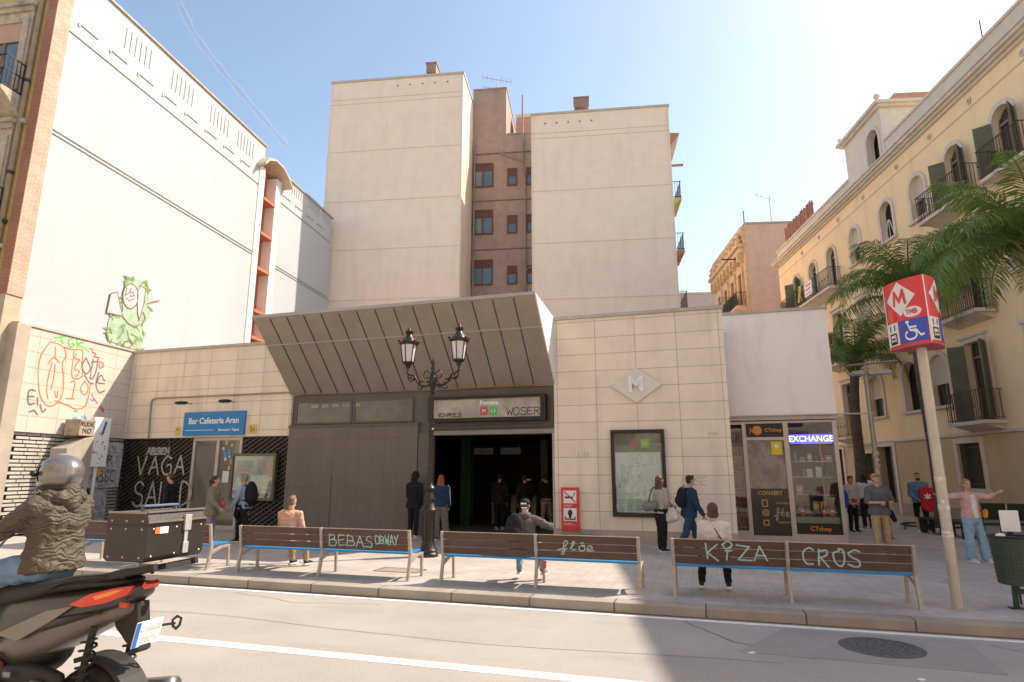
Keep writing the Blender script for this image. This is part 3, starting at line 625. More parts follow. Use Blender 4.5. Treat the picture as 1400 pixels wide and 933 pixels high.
rk = thing('souvenir_rack', 'narrow rack of red and orange souvenirs behind the slim left shop window', 'rack', S, 2.16, 1.45 + .4, PV)
MB().box(-.15, .15, .1, .13, 0, 2.9).build('back_board', mat('peach board', (.60,.32,.20), var=.3, scale=4), rk)
for z in (.3, .62, .95, 1.3, 1.75, 2.15, 2.5): MB().box(-.15, .15, -.08, .1, z, z + .015).build('shelf', M_alu, rk)
for z, n_ in ((.31, 4), (.63, 3), (.96, 4), (1.31, 3), (1.76, 3), (2.16, 3), (2.51, 2)):
    g = MB()
    for k in range(n_):
        x = -.12 + k * .27 / n_; h = rr.uniform(.14, .26); g.lathe([(.035, 0), (.03, h * .6), (.02, h * .8), (.025, h)], (x + .02, 0, z), 10)
    t = g.build('souvenirs', mat('souvenir %d' % (n_ * 2 + int(z)), rr.choice(((.55,.08,.05), (.6,.2,.07), (.5,.45,.36), (.4,.06,.05))), var=.3, scale=12), rk)
for k, (u, v) in enumerate(((3.66, .30), (4.15, .28), (4.36, .36))):  # reflections of street cones, built as small cones inside the window
    t = thing('traffic_cone', 'red traffic cone seen through the right shop window, %s of three' % ('leftmost', 'middle', 'rightmost')[k], 'traffic cone', S, u, 1.45 + v - .12, PV + .62, group='red cones in the shop window')
    MB().box(-.07, .07, -.07, .07, 0, .015).build('base', M_black, t); MB().lathe([(.055, .015), (.014, .34)], n=16).build('cone', M_red, t, smooth='auto'); MB().lathe([(.043, .12), (.034, .18)], n=16).build('reflective_band', M_wlet, t)
MB().box(3.47, 4.5, .1, .46, PV + .45, PV + .617).build('window_counter', M_si, sh)
# ------------------------------------------------------------------ left: corner building with white party wall
cb = thing('corner_building', 'tall corner apartment block with ochre front, brick edge and blank white side wall', 'building', W)
VF = -4.85
MB().box(-11, -.02, VF + .5, 6.85, 0, 17.75).build('party_wall', M_white, cb)
MB().box(-11, -.02, 8.32, 14.5, 0, 17.15).build('party_wall', M_white, cb)
MB().box(-11, -1.3, 6.852, 8.318, 0, 17.0).build('lightwell_wall', mat('terracotta render', (.42,.13,.07), rough=.8, var=.12), cb)
pil = MB().box(-1.298, .02, 6.5, 6.95, 0, 16.6).box(-1.298, .02, 8.0, 8.5, 0, 16.6); pil.build('lightwell_pilaster', mat('pale peach render', (.74,.66,.58), var=.03), cb)
lw = MB()
for z in (5.0, 8.0, 9.3, 11.4, 13.2, 15.0): MB().box(-1.29, .06, 6.96, 7.99, z, z + .14).build('lightwell_ledge', mat('terracotta ledge', (.48,.17,.09), var=.1), cb)
MB().box(-1.31, -.5, 6.96, 7.99, 0, 16.9).build('lightwell_back', mat('terracotta render', (.42,.13,.07)), cb)
rp = MB(); pr = [(.75 - .03 * k, 0) for k in range(1)]
cur = [(6.2, 16.55), (6.5, 16.95), (7.1, 17.15), (7.8, 17.12), (8.5, 16.8), (8.8, 16.4), (8.8, 16.34), (8.45, 16.72), (7.8, 17.04), (7.1, 17.07), (6.55, 16.82), (6.2, 16.42)]
rp.poly(cur, plane='yz', a=-1.2, b=.48).build('lightwell_roof', mat('tan roof sheet', (.58,.46,.33), rough=.6, var=.08), cb)
ln = MB()
for a, b in ((VF + .56, 6.48), (8.52, 14.45)):
    ln.box(-.015, .008, a, b, 11.98, 12.005).box(-.015, .008, a, b, 12.11, 12.135)
    ln.box(-.015, .010, a, b, 15.55, 15.575)
ln.build('sheet_joint', M_line, cb)
cc = MB(); v = VF + .9
while v < 13.6:
    if not (5.4 < v < 8.4): cc.box(-.015, .012, v, v + .7, 16.04, 16.075); cc.box(-.015, .010, v - .1, v - .02, 15.95, 16.06)
    v += 1.28
cc.build('ventilation_slot', mat('slot grey', (.37,.37,.365), var=.1), cb)
for a in (-2.2, .2, 2.6, 4.6, 9.6, 11.5, 13.2):
    fl = MB()
    for k in range(6):
        if a + k * .24 < 14.2: fl.box(-.015, .006, a + k * .24, a + k * .24 + .03, 16.55, 17.35)
    fl.build('vent_grooves', mat('pale groove', (.42,.425,.425), var=.05), cb)
MB().box(-11, .05, VF + .48, 6.9, 17.753, 17.83).box(-11, .05, 8.25, 14.55, 17.153, 17.23).build('roof_coping', mat('tan coping', (.40,.33,.26), var=.15), cb)
M_brick_lit = brickmat('red brick', (.50,.26,.17), (.58,.33,.23), (.55,.45,.37), .26, .07, .009, 'y', offset=.5, rough=.8, var=.15)
M_brick_shade = brickmat('red brick front', (.30,.12,.07), (.36,.15,.09), (.32,.22,.16), .26, .07, .009, 'x', offset=.5, rough=.8, var=.15)  # darker copy of the brick: shade on the front is in its colour
MB().box(-.30, .03, VF, VF + .498, 6.75, 18.2).build('brick_quoin', M_brick_lit, cb)
MB().box(-.30, .028, VF - .012, VF - .001, 6.75, 18.2).build('brick_quoin_face', M_brick_shade, cb)
MB().box(-.3, .0, VF, VF + .498, 0, 6.748).build('wall_base', mat('ochre grey', (.45,.37,.26), var=.15), cb)
M_och = mat('ochre render', (.50,.35,.13), rough=.8, var=.1, stains=(.26,.19,.10,.6))
MB().box(-11, -.303, VF + .02, VF + .498, 0, 18.6).build('front_wall', M_och, cb)
MB().tube([(-.50, VF - .07, .2), (-.50, VF - .07, 18)], .07, 10).build('drainpipe', mat('brown drainpipe', (.30,.22,.13), var=.2), cb)
pc_ = MB()
for z in (4.5, 7.6, 10.4, 13.4, 16.4): pc_.lathe([(.085, -.05), (.085, .05)], (-.50, VF - .07, z), 12)
pc_.build('pipe_clamp', M_iron, cb)
M_orn = mat('weathered carved stone', (.46,.38,.28), rough=.85, var=.25, scale=5, stains=(.16,.12,.08,.7), bump=.6, bscale=25)
SH = .38
for z in (12.9, 8.9, 5.0):
    n0_ = len(C.objects)
    # window with carved surround, blind, balcony
    wn = MB().poly(rect(-2.9, -1.05, z - .1, z + 3.05), [rect(-2.6, -1.4, z, z + 2.6)], a=VF - .10, b=VF + .018).build('window_surround', M_orn, cb)
    MB().box(-3.05, -.95, VF - .26, VF - .02, z + 3.08, z + 3.2).box(-2.95, -1.0, VF - .18, VF - .02, z + 2.92, z + 3.07).box(-1.32, -1.12, VF - .16, VF - .11, z + .2, z + 2.7).box(-2.84, -2.66, VF - .16, VF - .11, z + .2, z + 2.7).build('pediment', M_orn, wn)
    MB().box(-2.6, -1.4, VF + .0, VF + .012, z, z + 2.6).build('pane', M_blued, wn)
    MB().box(-2.05, -1.95, VF - .03, VF - .002, z, z + 2.0).box(-2.6, -2.5, VF - .03, VF - .002, z, z + 2.6).box(-1.5, -1.4, VF - .03, VF - .002, z, z + 2.6).build('frame', mat('brown frame', (.22,.12,.07), var=.1), wn)
    MB().box(-2.6, -1.4, VF - .05, VF - .032, z + 1.95, z + 2.6).build('roller_blind', mat('salmon blind', (.50,.30,.20), var=.1), wn)
    bc = MB().poly([(VF, z - .65), (VF - .55, z - .22), (VF - .72, z - .12), (VF - .72, z), (VF, z)], plane='yz', a=-3.1, b=-.98).build('balcony', M_orn, cb, bevel=.02)
    rl = MB()
    for k in range(19): u = -3.08 + k * .1155; rl.bar((u, VF - .67, z), (u, VF - .67, z + 1.0), .018)
    for k in range(6): rl.bar((-1.0, VF - .1 - k * .115, z), (-1.0, VF - .1 - k * .115, z + 1.0), .018)
    for h in (.04, .55, 1.0): rl.bar((-3.1, VF - .67, z + h), (-1.0, VF - .67, z + h), .03).bar((-1.0, VF - .68, z + h), (-1.0, VF, z + h), .03)
    for k in range(9): rl.lathe([(.012, 0), (.04, .1), (.012, .2)], (-3.0 + k * .24, VF - .67, z + .35), 6)
    rl.build('railing', M_iron, bc)
    for o_ in list(C.objects)[n0_:]:
        if o_.parent == cb: o_.location.x += SH
MB().box(-11, -.31, VF - .12, VF + .015, 12.0, 12.12).box(-11, -.31, VF - .09, VF + .015, 8.1, 8.2).build('string_course', M_orn, cb)
# cables on the front
cbx = thing('cable_bundle', 'bundle of grey cables and brackets fixed to the ochre front at far left', 'cables', W, -.9, VF - .08, 0)
g = MB()
for k in range(5): g.tube(smooth_path([(-.5 + k * .09, -.02, 3.2), (-.35 + k * .07, -.08, 5.2), (-.45 + k * .05, -.05, 6.2), (-.35 + k * .03, -.06, 7.6)], 4), .022, 6)
g.build('cable', mat('grey cable', (.35,.32,.28), var=.2), cbx)
b_ = MB()
for z in (5.1, 5.9, 7.3): b_.box(-.55, .1, -.1, .0, z, z + .05); b_.ell((-.1, -.16, z + .05), .06).ell((.05, -.18, z + .02), .05)
b_.build('bracket', M_iron, cbx)
sw = thing('span_wire', 'thin white wire stretched from the ochre front near the left edge', 'wire', loc=(0, 0, 0))
a_ = W.w(-.42, VF - .05, 8.9); MB().tube([a_, a_ + Vector((-3.5, -2.0, -1.1))], .018, 6).build('wire', M_wh, sw); MB().ell(a_, .07).build('insulator', M_iron, sw)

# green figure and tags painted on the white wall
fW = lambda p, q, l_: (l_ + .0, p, q)
gp = thing('wall_graffiti', 'green leafy spray painted figure with brown outlines on the white wall', 'graffiti', W, 0, 0, 0)
cx_, cz = -.25, 7.2
rr = random.Random(4)
def W2(px, py):
    return W.onu(px, py, 0)
def crop2(x, y): return W2(130 + x * 100 / 718, 360 + y * 130 / 933)
body_ = [(130,570),(150,520),(265,520),(270,440),(265,330),(300,200),(300,140),(380,160),(470,170),(510,220),(520,300),(540,440),(540,520),(470,640),(480,760),(460,850),(390,850),(130,760),(115,680)]
blobs2d([[crop2(*p) for p in body_]], fW, base=.003).build('paint', mat('pale green paint', (.33,.43,.31), rough=.8, var=.22, scale=2.5, bump=0), gp)
lv = []
for k in range(46):
    i = rr.randrange(len(body_)); a_, b__ = body_[i], body_[(i + 1) % len(body_)]; t = rr.random()
    x, y = a_[0] + (b__[0] - a_[0]) * t, a_[1] + (b__[1] - a_[1]) * t
    if k % 3 == 0: x, y = rr.uniform(150, 450), rr.uniform(600, 820)
    if 190 < y < 430 and 280 < x < 420: continue
    an = rr.uniform(0, 6.28); L = rr.uniform(30, 60); w = rr.uniform(8, 15); ca, sa = math.cos(an), math.sin(an)
    lv.append([crop2(x + ca * L, y + sa * L), crop2(x - sa * w, y + ca * w), crop2(x - ca * L, y - sa * L), crop2(x + sa * w, y - ca * w)])
blobs2d(lv, fW, base=.006).build('leaf_strokes', mat('leaf green paint', (.17,.25,.08), rough=.8, var=.35, scale=8, bump=0), gp)
blobs2d([[crop2(*p) for p in [(265+0*k,0) for k in ()]] or [crop2(345 + 72 * math.cos(t / 14 * 6.283), 325 + 118 * math.sin(t / 14 * 6.283)) for t in range(14)], [crop2(*p) for p in ((110,485),(150,300),(215,285),(265,520))], [crop2(*p) for p in ((415,240),(455,215),(490,260),(470,400),(430,560),(412,480))]], fW, base=.016).build('blank_shapes', M_white, gp)
ol = [[(345 + 75 * math.cos(t / 16 * 6.283), 325 + 122 * math.sin(t / 16 * 6.283)) for t in range(17)], [(110,485),(150,300),(215,285),(265,520),(110,485)], [(415,480),(412,300),(440,220),(490,250),(480,380),(430,560),(412,480)], [(265,520),(320,590),(390,630),(430,600)], [(310,240),(290,320),(330,290),(350,250)], [(350,280),(345,330),(380,320),(370,290),(350,285)], [(300,340),(330,370),(380,350)], [(510,400),(560,380),(630,370)], [(270,830),(285,770),(340,765),(370,790),(330,830),(270,830)], [(450,620),(490,540),(470,480)]]
ribbons([[Vector((*crop2(*p), 0)) for p in o] for o in ol], .035, lambda p, q, l_: (l_ + .017, p, q)).build('outline_strokes', mat('brown spray', (.24,.13,.06), rough=.8, var=.3, scale=8, bump=0), gp)

# low side wall with screens, tagged
sw_ = thing('tagged_side_wall', 'sunlit low tiled side wall covered in orange, green and grey tags', 'wall', W)
MB().box(.04, .22, -4.2, .02, 2.975, 5.95).build('tiles', tileL, sw_)
MB().box(0.005, .26, -4.55, .0, 5.953, 6.02).build('coping', M_cope, sw_)
MB().box(-.05, .30, -4.62, -4.202, PV - .1, 5.95).build('end_pier', mat('pier tan', (.42,.35,.28), var=.1, stains=(.25,.2,.15,.5)), sw_)
MB().box(.04, .10, -4.2, .02, PV, 2.972).build('screen_backing', M_mback, sw_)
g = MB(); z = PV + .06
while z < 2.9:
    v = -4.18 + (int(z * 100) % 3) * .1
    while v < -.02: g.box(.13, .15, v, min(-.02, v + .40), z, z + .073); v += .425
    z += .108
for v in (-4.18, -3.1, -2.05, -1.0, -.03): g.box(.11, .128, v - .02, v + .02, PV, 2.97)
g.build('slatted_screen', mat('galvanised slats', (.55,.52,.45), rough=.5, metal=.2, var=.12, stains=(.3,.27,.2,.5), sscale=(1,1,1)), sw_)  # same steel as the cafe lattice, lightened to carry the sun on it
M_gg = mat('dark green spray', (.03,.10,.02), rough=.7, var=.5, scale=5, bump=0)
blb = []
for k in range(46):
    t = rr.random() ** .8; v = -3.95 + t * 1.9; z = .3 + rr.uniform(0, 1.5) * t ** .7; r_ = rr.uniform(.05, .17)
    blb.append([(max(-4.17, v + r_ * math.cos(a * 1.05) * rr.uniform(.6, 1.1)), max(PV + .05, z + r_ * math.sin(a * 1.05) * rr.uniform(.7, 1.3))) for a in range(6)])
blobs2d(blb, lambda p, q, l_: (.151 + l_, p, q)).build('green_spray', M_gg, sw_)
def C8(x, y): return W.onu(0 + x * 200 / 1037, 440 + y * 180 / 933, .22)
def strokes_px(ls): return [smooth_path([Vector((*C8(*p), 0)) for p in l_], 4) for l_ in ls]
fT = lambda p, q, l_: (.22 + l_, p, q)
orange = [[(360,140),(300,220),(275,300),(270,420),(290,540),(345,600),(410,570),(445,500),(450,400),(440,300),(465,250),(450,180),(360,140)], [(395,180),(390,260)], [(340,300),(380,255),(420,290)], [(370,290),(345,380),(330,480),(340,545)], [(390,300),(380,400),(360,480)], [(450,180),(520,200),(585,205),(580,300),(580,390),(510,390),(525,210)], [(540,230),(530,260),(565,270),(540,300),(530,340),(560,350),(540,390)], [(500,430),(530,425),(520,500),(510,545)], [(470,545),(525,548)], [(600,420),(570,480),(600,520),(625,470),(600,420)], [(390,560),(470,590),(540,620),(600,600),(630,520),(640,440)], [(385,490),(400,540),(410,490)]]
ribbons(strokes_px(orange), .035, fT).build('orange_tag', mat('orange spray', (.75,.16,.03), rough=.7, var=.2, bump=0), sw_)
green = [[(385,115),(470,105)], [(430,108),(445,155)], [(520,120),(485,140),(500,180),(525,165),(510,150)], [(550,180),(545,125),(585,120),(590,150),(550,158),(630,210)]]
ribbons(strokes_px(green), .05, fT).build('green_tag', mat('green spray', (.12,.50,.06), rough=.7, var=.2, bump=0), sw_)
grey = [[(610,255),(580,320),(610,370),(640,330),(610,260)], [(600,380),(630,430),(660,440)], [(660,270),(640,400),(670,380),(690,290),(650,290)], [(700,360),(680,440),(700,500),(740,490)], [(740,420),(715,380),(690,430),(740,440)], [(250,490),(205,490),(200,580),(245,580)], [(205,530),(240,530)], [(265,540),(265,590)], [(285,590),(300,640),(325,620)], [(210,640),(240,630),(265,660)], [(135,470),(130,495)]]
ribbons(strokes_px(grey), .05, fT).build('grey_tag', mat('grey spray', (.18,.155,.14), rough=.7, var=.3, bump=0), sw_)
pink = [[(650,215),(680,230),(665,250),(700,255),(690,280),(720,290),(735,310),(710,330),(700,300)], [(660,540),(690,580)], [(700,600),(735,640),(720,600)], [(640,190),(655,200)]]
ribbons(strokes_px(pink), .04, fT).build('pink_tag', mat('pink spray', (.60,.05,.13), rough=.7, var=.2, bump=0), sw_)
bl_ = [[(500,700),(530,680),(550,695)], [(575,670),(610,690),(600,665)], [(650,510),(665,560),(640,550)], [(525,630),(550,640)]]
ribbons(strokes_px(bl_), .04, fT).build('blue_tag', mat('blue spray', (.10,.30,.50), rough=.7, var=.2, bump=0), sw_)

# tagged cabinets by the side wall
kc = thing('utility_cabinet', 'grey tagged utility cabinet with sloping hood behind the scooter rider', 'cabinet', W, .55, -2.35, PV)
MB().poly([(-.62, 0), (.30, 0), (.30, 2.80), (.0, 2.75), (-.62, 2.42)], plane='yz', a=-.28, b=.28).build('case', mat('tan cabinet', (.40,.34,.27), var=.15, stains=(.18,.15,.12,.6)), kc, bevel=.02)
MB().box(.02, .07, .48, .52, .2, .9).build('bracket', M_iron, kc)
MB().box(-.25, .27, -.28, .29, 2.81, 3.30).build('top_box', mat('rust stained box', (.36,.29,.22), rough=.7, var=.35, scale=7), kc, bevel=.01)
ribbons(strokes_of('RUDE', -.25, 3.10, .10, .12, .3, seed=2) + strokes_of('NO', -.15, 2.90, .12, .13, .4, seed=3), .025, lambda p, q, l_: (.272 + l_, p, q)).build('tag', M_iron, kc)
wp = thing('white_panel', 'tall white sticker covered panel beside the tagged cabinet', 'panel', W, .66, -1.68, PV)
MB().box(-.07, .07, -.32, .32, 1.9, 3.42).box(-.03, .03, -.05, .05, 0, 1.9).build('panel', M_wh, wp, bevel=.01)
MB().bar((.074, .02, 2.9), (.078, .12, 3.3), .01, .08).build('blue_mark', mat('dark blue print', (.05,.15,.35), bump=0), wp)
sp_ = MB()
for k in range(16): v, z = rr.uniform(-.3, .25), rr.uniform(1.95, 2.9); sp_.box(.0705, .0735 + k * .0003, v, v + rr.uniform(.03, .1), z, z + rr.uniform(.02, .07))
sp_.build('stickers', mat('faded stickers', (.45,.35,.45), var=.5, scale=15), wp)
gc = thing('sticker_box', 'squat grey box plastered with stickers and tags below the white panel', 'cabinet', W, .42, -1.22, PV + .5)
MB().box(-.2, .2, -.64, .64, .75, 2.15).box(-.12, .12, -.3, .3, -.5, .75).build('case', mat('sticker covered grey', (.33,.32,.33), rough=.5, var=.55, scale=9, stains=(.75,.74,.7,.8), sscale=(3,3,3)), gc, bevel=.02)
ribbons(strokes_of('OBSC', -.5, .95, .2, .35, .2, seed=12) + strokes_of('EUR', -.4, 1.5, .18, .25, .2, seed=13), .03, lambda p, q, l_: (.203 + l_, p, q)).build('tag', M_black, gc)
MB().ell((.205, -.28, 1.25), (.008, .1, .16)).build('orange_sticker', mat('orange sticker', (.65,.33,.08), bump=0), gc)

# ------------------------------------------------------------------ apartment blocks behind
ab = thing('apartment_block', 'tall cream clad apartment blocks with recess shaded brown between, behind the station', 'building', B)
MB().box(-8.05, -.40, 0, 12, 0, 23.65).build('left_block_wall', M_cream, ab)
MB().box(3.42, 10.62, 0, 12, 0, 20.75).build('right_block_wall', M_cream, ab)
MB().box(-.395, 3.415, 3, 12, 0, 21.5).build('recess_wall', M_brown_shade, ab); MB().box(-.395, 1.62, 3.0, 8, 21.503, 24.6).build('stair_tower', M_brown_shade, ab)
MB().box(-8.12, -.34, -.06, 12, 23.653, 23.78).box(3.36, 10.70, -.06, 12, 20.753, 20.87).build('roof_coping', mat('roof trim', (.52,.45,.37), var=.1), ab)
MB().box(-.40, 1.66, 2.95, 8, 24.603, 24.68).box(1.66, 3.41, 2.95, 3.2, 21.503, 21.58).build('recess_coping', M_brown_shade, ab)
mfl = mat('flashing cream', (.74,.58,.45), var=.05)
for z in (22.55, 22.25, 19.3, 16.3, 13.5, 10.7): MB().box(-8.04, -.41, -.02, -.002, z, z + .025).build('cladding_flashing', mfl, ab)
for z in (19.65, 19.35, 16.3, 13.4, 10.4): MB().box(3.43, 10.61, -.02, -.002, z, z + .025).build('cladding_flashing', mfl, ab)
MB().box(-8.06, -7.98, -.02, 0, 0, 23.6).box(-.46, -.39, -.05, .05, 0, 23.6).box(3.38, 3.45, -.05, .05, 0, 20.7).box(10.56, 10.64, -.05, .05, 0, 20.7).build('corner_trim', M_creamtrim, ab)
g = MB()
for k in range(5): g.box(-4.2 + k * .72, -4.13 + k * .72, -.02, -.001, 23.2, 23.27)
for k in range(5): g.box(4.1 + k * .62, 4.17 + k * .62, -.02, -.001, 20.2, 20.27)
g.build('weep_holes', M_iron, ab)
for z in (20.3, 17.3, 14.3, 11.3): MB().box(-.39, 3.41, 2.96, 2.998, z, z + .06).build('floor_line', mat('brown line', (.2,.13,.1)), ab)
for z in (18.25, 15.3, 12.25):
    for u0, u1, h in ((-.30, .82, 1.42), (1.74, 2.22, 1.0), (2.85, 3.38, 1.0)):
        w_ = MB().poly(rect(u0 - .05, u1 + .05, z - .05, z + h + .05), [rect(u0 + .03, u1 - .03, z + .03, z + h - .03)], a=2.93, b=2.999).build('window', M_brfr, ab)
        MB().box(u0, u1, 2.97, 2.985, z, z + h).build('pane', M_blued, w_)
        MB().box(u0 + .03, u1 - .03, 2.945, 2.968, z + h * (.68 if u1 - u0 > .6 else .55), z + h - .03).build('shutter', mat('brown roller', (.13,.055,.045), var=.15), w_)
        if u1 - u0 > .6: MB().box((u0 + u1) / 2 - .035, (u0 + u1) / 2 + .035, 2.94, 2.966, z, z + h * .68).build('mullion', M_brfr, w_)
MB().tube([(2.75, 2.9, 9), (2.75, 2.9, 18.6), (2.62, 2.9, 18.9), (2.62, 2.9, 24)], .05, 8).tube([(1.3, 2.9, 20.3), (1.7, 2.88, 20.1), (2.6, 2.88, 19.7)], .05, 8).tube([(2.75, 2.9, 13.0), (3.35, 2.9, 13.3)], .04, 8).tube([(-.25, 2.9, 9), (-.25, 2.9, 21)], .05, 8).build('drainpipe', mat('grey brown pipe', (.30,.24,.20), var=.1), ab)
MB().box(1.9, 3.3, 5.5, 7, 21.5, 24.4).build('rooftop_hut', M_creamtrim, ab); MB().box(2.0, 3.2, 5.4, 5.49, 23.0, 24.1).box(2.1, 2.8, 5.42, 5.49, 21.8, 22.6).build('hut_opening', mat('pinkish render', (.50,.30,.20), var=.1), ab)
for u, z, w, lb in ((-2.4, 23.7, .28, ''), (6.1, 20.8, .38, '')):
    ch = MB().box(u - w * .6, u + w * .6, .6, 1.2, z, z + .6).box(u - w, u + w, .5, 1.35, z + .6, z + 1.15).box(u - w - .05, u + w + .05, .45, 1.4, z + 1.153, z + 1.22).build('chimney', mat('brown chimney', (.32,.20,.14), var=.15), ab)
bt_ = MB()
def side_balcony(x, s, y, z, m=M_cream, rm=M_iron):
    o = MB().poly([(x, z - .55), (x + s * .45, z - .15), (x + s * .6, z - .12), (x + s * .6, z), (x, z)], a=y, b=y + 2.2).build('balcony', m, ab)
    g = MB()
    for k in range(13): g.bar((x + s * .57, y + .05 + k * .175, z), (x + s * .57, y + .05 + k * .175, z + .95), .02)
    for k in range(5): g.bar((x + s * (.05 + k * .12), y + .03, z), (x + s * (.05 + k * .12), y + .03, z + .95), .02)
    for h in (.1, .95): g.bar((x, y + .03, z + h), (x + s * .6, y + .03, z + h), .03).bar((x + s * .57, y, z + h), (x + s * .57, y + 2.2, z + h), .03)
    g.build('railing', rm, o)
m_bb = mat('brown balcony slab', (.30,.17,.11), var=.15)
for z, m_ in ((16.0, mat('olive balcony slab', (.42,.40,.10), var=.1)), (13.1, m_bb), (9.95, m_bb)): side_balcony(10.62, 1, 1.0, z, m_)
m_blr = mat('blue railing', (.03,.16,.35), var=.1)
side_balcony(-8.05, -1, 1.2, 19.3, m_bb, m_blr); side_balcony(-8.05, -1, 4.5, 17.3, m_bb, m_blr)
MB().poly([(10.62, 18.6), (10.75, 18.9), (11.3, 19.7), (10.62, 19.75)], a=.9, b=4).box(10.62, 11.5, 1.5, 1.6, 18.1, 18.2).build('eave_bracket', m_bb, ab)
an = thing('tv_antenna', 'thin television aerial on the brown stair tower roof', 'antenna', B, .9, 4.0, 24.6)
g = MB().tube([(0, 0, 0), (0, 0, 1.6)], .02, 6).tube([(-.9, 0, .95), (.5, 0, .55)], .015, 6).tube([(-.9, 0, 1.6), (.9, 0, 1.1)], .015, 6)
for k in range(7): t = k / 6; g.tube([(-.9 + 1.8 * t, -.15, 1.62 - .5 * t + .12), (-.9 + 1.8 * t, .15, 1.62 - .5 * t - .12)], .01, 5)
g.build('aerial', M_steel, an)

BX = Frame((-2.67, 35.08), 7); ab.location = BX.w(0, 0, -.28); ab.scale = (1.15,) * 3; an.location = BX.w(.9 * 1.15, 4.0 * 1.15, -.28 + 24.6 * 1.15); an.scale = (1.15,) * 3
# ------------------------------------------------------------------ yellow building on the right
yb = thing('yellow_building', 'long yellow apartment building with arched windows and iron balconies beside the plaza', 'building', Y)
TOPC = [11.0 - 2.42 * k for k in range(-1, 10)]
cols = [8.3, 5.9, 3.55, .95, -1.95, -4.3, -6.6, -9.1, -11.6, -14.1]
holes = []; feats = []
V0, V1 = -19.5, 11.0
for i, c in enumerate(cols):
    door = i in (0, 1, 2, 6, 7, 9)
    z0 = 10.95 if door else 11.5
    holes.append(arch(c - .47, c + .47, z0, 13.2)); feats.append((c, z0, 13.2, 'arch', door, 3))
    door2 = i in (2, 6, 8)
    z0 = 7.1 if door2 else 7.95
    holes.append(rect(c - .5, c + .5, z0, 9.75)); feats.append((c, z0, 9.75, 'rect', door2, 2))
f1 = [(8.3,4.25,6.1,'rect'),(5.9,4.25,6.1,'rect'),(3.4,3.6,6.1,'rect'),(.7,4.25,6.1,'arch'),(-2.15,4.25,6.2,'dark'),(-4.0,4.25,6.15,'arch'),(-6.15,3.55,6.2,'door'),(-9.1,4.25,6.1,'rect'),(-11.6,4.25,6.1,'rect'),(-14.1,4.25,6.1,'rect')]
for c, z0, z1, k in f1:
    holes.append(arch(c - .55, c + .55, z0, z1) if k in ('arch', 'dark') else rect(c - .5, c + .5, z0, z1)); feats.append((c, z0, z1, k, k == 'door' or z0 < 4, 1))
gf = [(-5.05,1.32,2.85),(-8.6,1.32,2.85),(-12,1.32,2.85),(2.0,1.5,2.7),(8.0,1.4,2.8)]
for c, z0, z1 in gf: holes.append(rect(c - .62, c + .62, z0, z1))
doors = [(.55,PV+.02,2.95),(5.3,PV+.02,3.0)]
for c, z0, z1 in doors: holes.append(rect(c - .65, c + .65, z0, z1))
up = [h for h in holes if h[0][1] > 3.3]; lo_ = [h for h in holes if h[0][1] <= 3.3]
MB().poly(rect(V0, V1, 3.2, 14.55), up, plane='yz', a=0, b=.35).build('upper_wall', M_yel, yb)
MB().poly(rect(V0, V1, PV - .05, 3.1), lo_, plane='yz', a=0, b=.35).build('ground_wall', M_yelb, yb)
MB().box(-.05, .35, V0, V1 + .02, 3.103, 3.197).build('string_course', M_trim, yb)
MB().box(-.035, -.002, V0, V1, PV - .05, .62).build('plinth', mat('grey plinth', (.30,.26,.21), var=.12), yb)
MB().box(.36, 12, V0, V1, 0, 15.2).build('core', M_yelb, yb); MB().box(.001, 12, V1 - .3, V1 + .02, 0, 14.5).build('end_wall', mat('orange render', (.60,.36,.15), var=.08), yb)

cn = MB().box(-.10, .35, V0, V1 + .05, 14.553, 14.65).box(-.22, .35, V0, V1 + .1, 14.653, 14.74).box(-.34, .35, V0, V1 + .15, 14.743, 14.86).box(-.40, .36, V0, V1 + .18, 14.863, 14.92)
cn.build('cornice', M_trim, yb)
MB().box(.02, .30, V0, -2.52, 14.923, 15.75).box(.02, .30, .9, V1, 14.923, 15.6).build('parapet', M_trim, yb)
MB().box(-.04, .36, V0, -2.52, 15.753, 15.86).box(-.04, .36, .9, V1 + .05, 15.603, 15.71).build('parapet_coping', M_trim, yb)
MB().box(-.012, -.001, V0, V1, 13.95, 14.0).build('moulding_line', mat('yellow moulding', (.62,.46,.28)), yb)
vt = MB()
for c in cols: vt.lathe([(.12, 0), (.12, .02), (.07, .02), (.07, .0)], (-.02, c - 1.2, 14.22), 12, Matrix.Rotation(R(-90), 3, 'Y'))
vt.build('round_vent', M_trim, yb)
# pavilion above the cornice
pv = MB().poly(rect(-2.5, .88, 14.93, 17.35), [arch(-2.15, -1.15, 14.98, 16.75)], plane='yz', a=.0, b=.3).build('pavilion_wall', mat('cream render', (.70,.63,.53), rough=.8, var=.05, stains=(.5,.44,.36,.4)), yb)
MB().box(.302, 5, -2.5, -2.3, 14.93, 17.35).box(.302, 5, .68, .88, 14.93, 17.35).build('pavilion_side', mat('cream render', (.7,.63,.53)), pv)
MB().box(.5, .6, -2.3, .68, 14.93, 17.3).build('pavilion_dark', mat('olive dark', (.10,.085,.05), var=.3), pv)
MB().box(-.16, 5.1, -2.68, 1.05, 17.353, 17.46).box(-.28, 5.2, -2.8, 1.17, 17.463, 17.6).build('pavilion_cornice', M_trim, pv)
MB().box(.7, 5.3, -2.5, .9, 17.603, 18.05).build('pavilion_roof', mat('terracotta roof', (.50,.27,.16), var=.1), pv)
MB().lathe([(.1, 0), (.12, .05), (.05, .1), (.14, .22), (.10, .34), (.02, .38)], (-.1, -2.6, 17.6), 12).lathe([(.1, 0), (.12, .05), (.05, .1), (.12, .2), (.08, .3), (.02, .33)], (-.1, 1.0, 17.6), 12).build('finial', M_trim, pv, smooth=True)
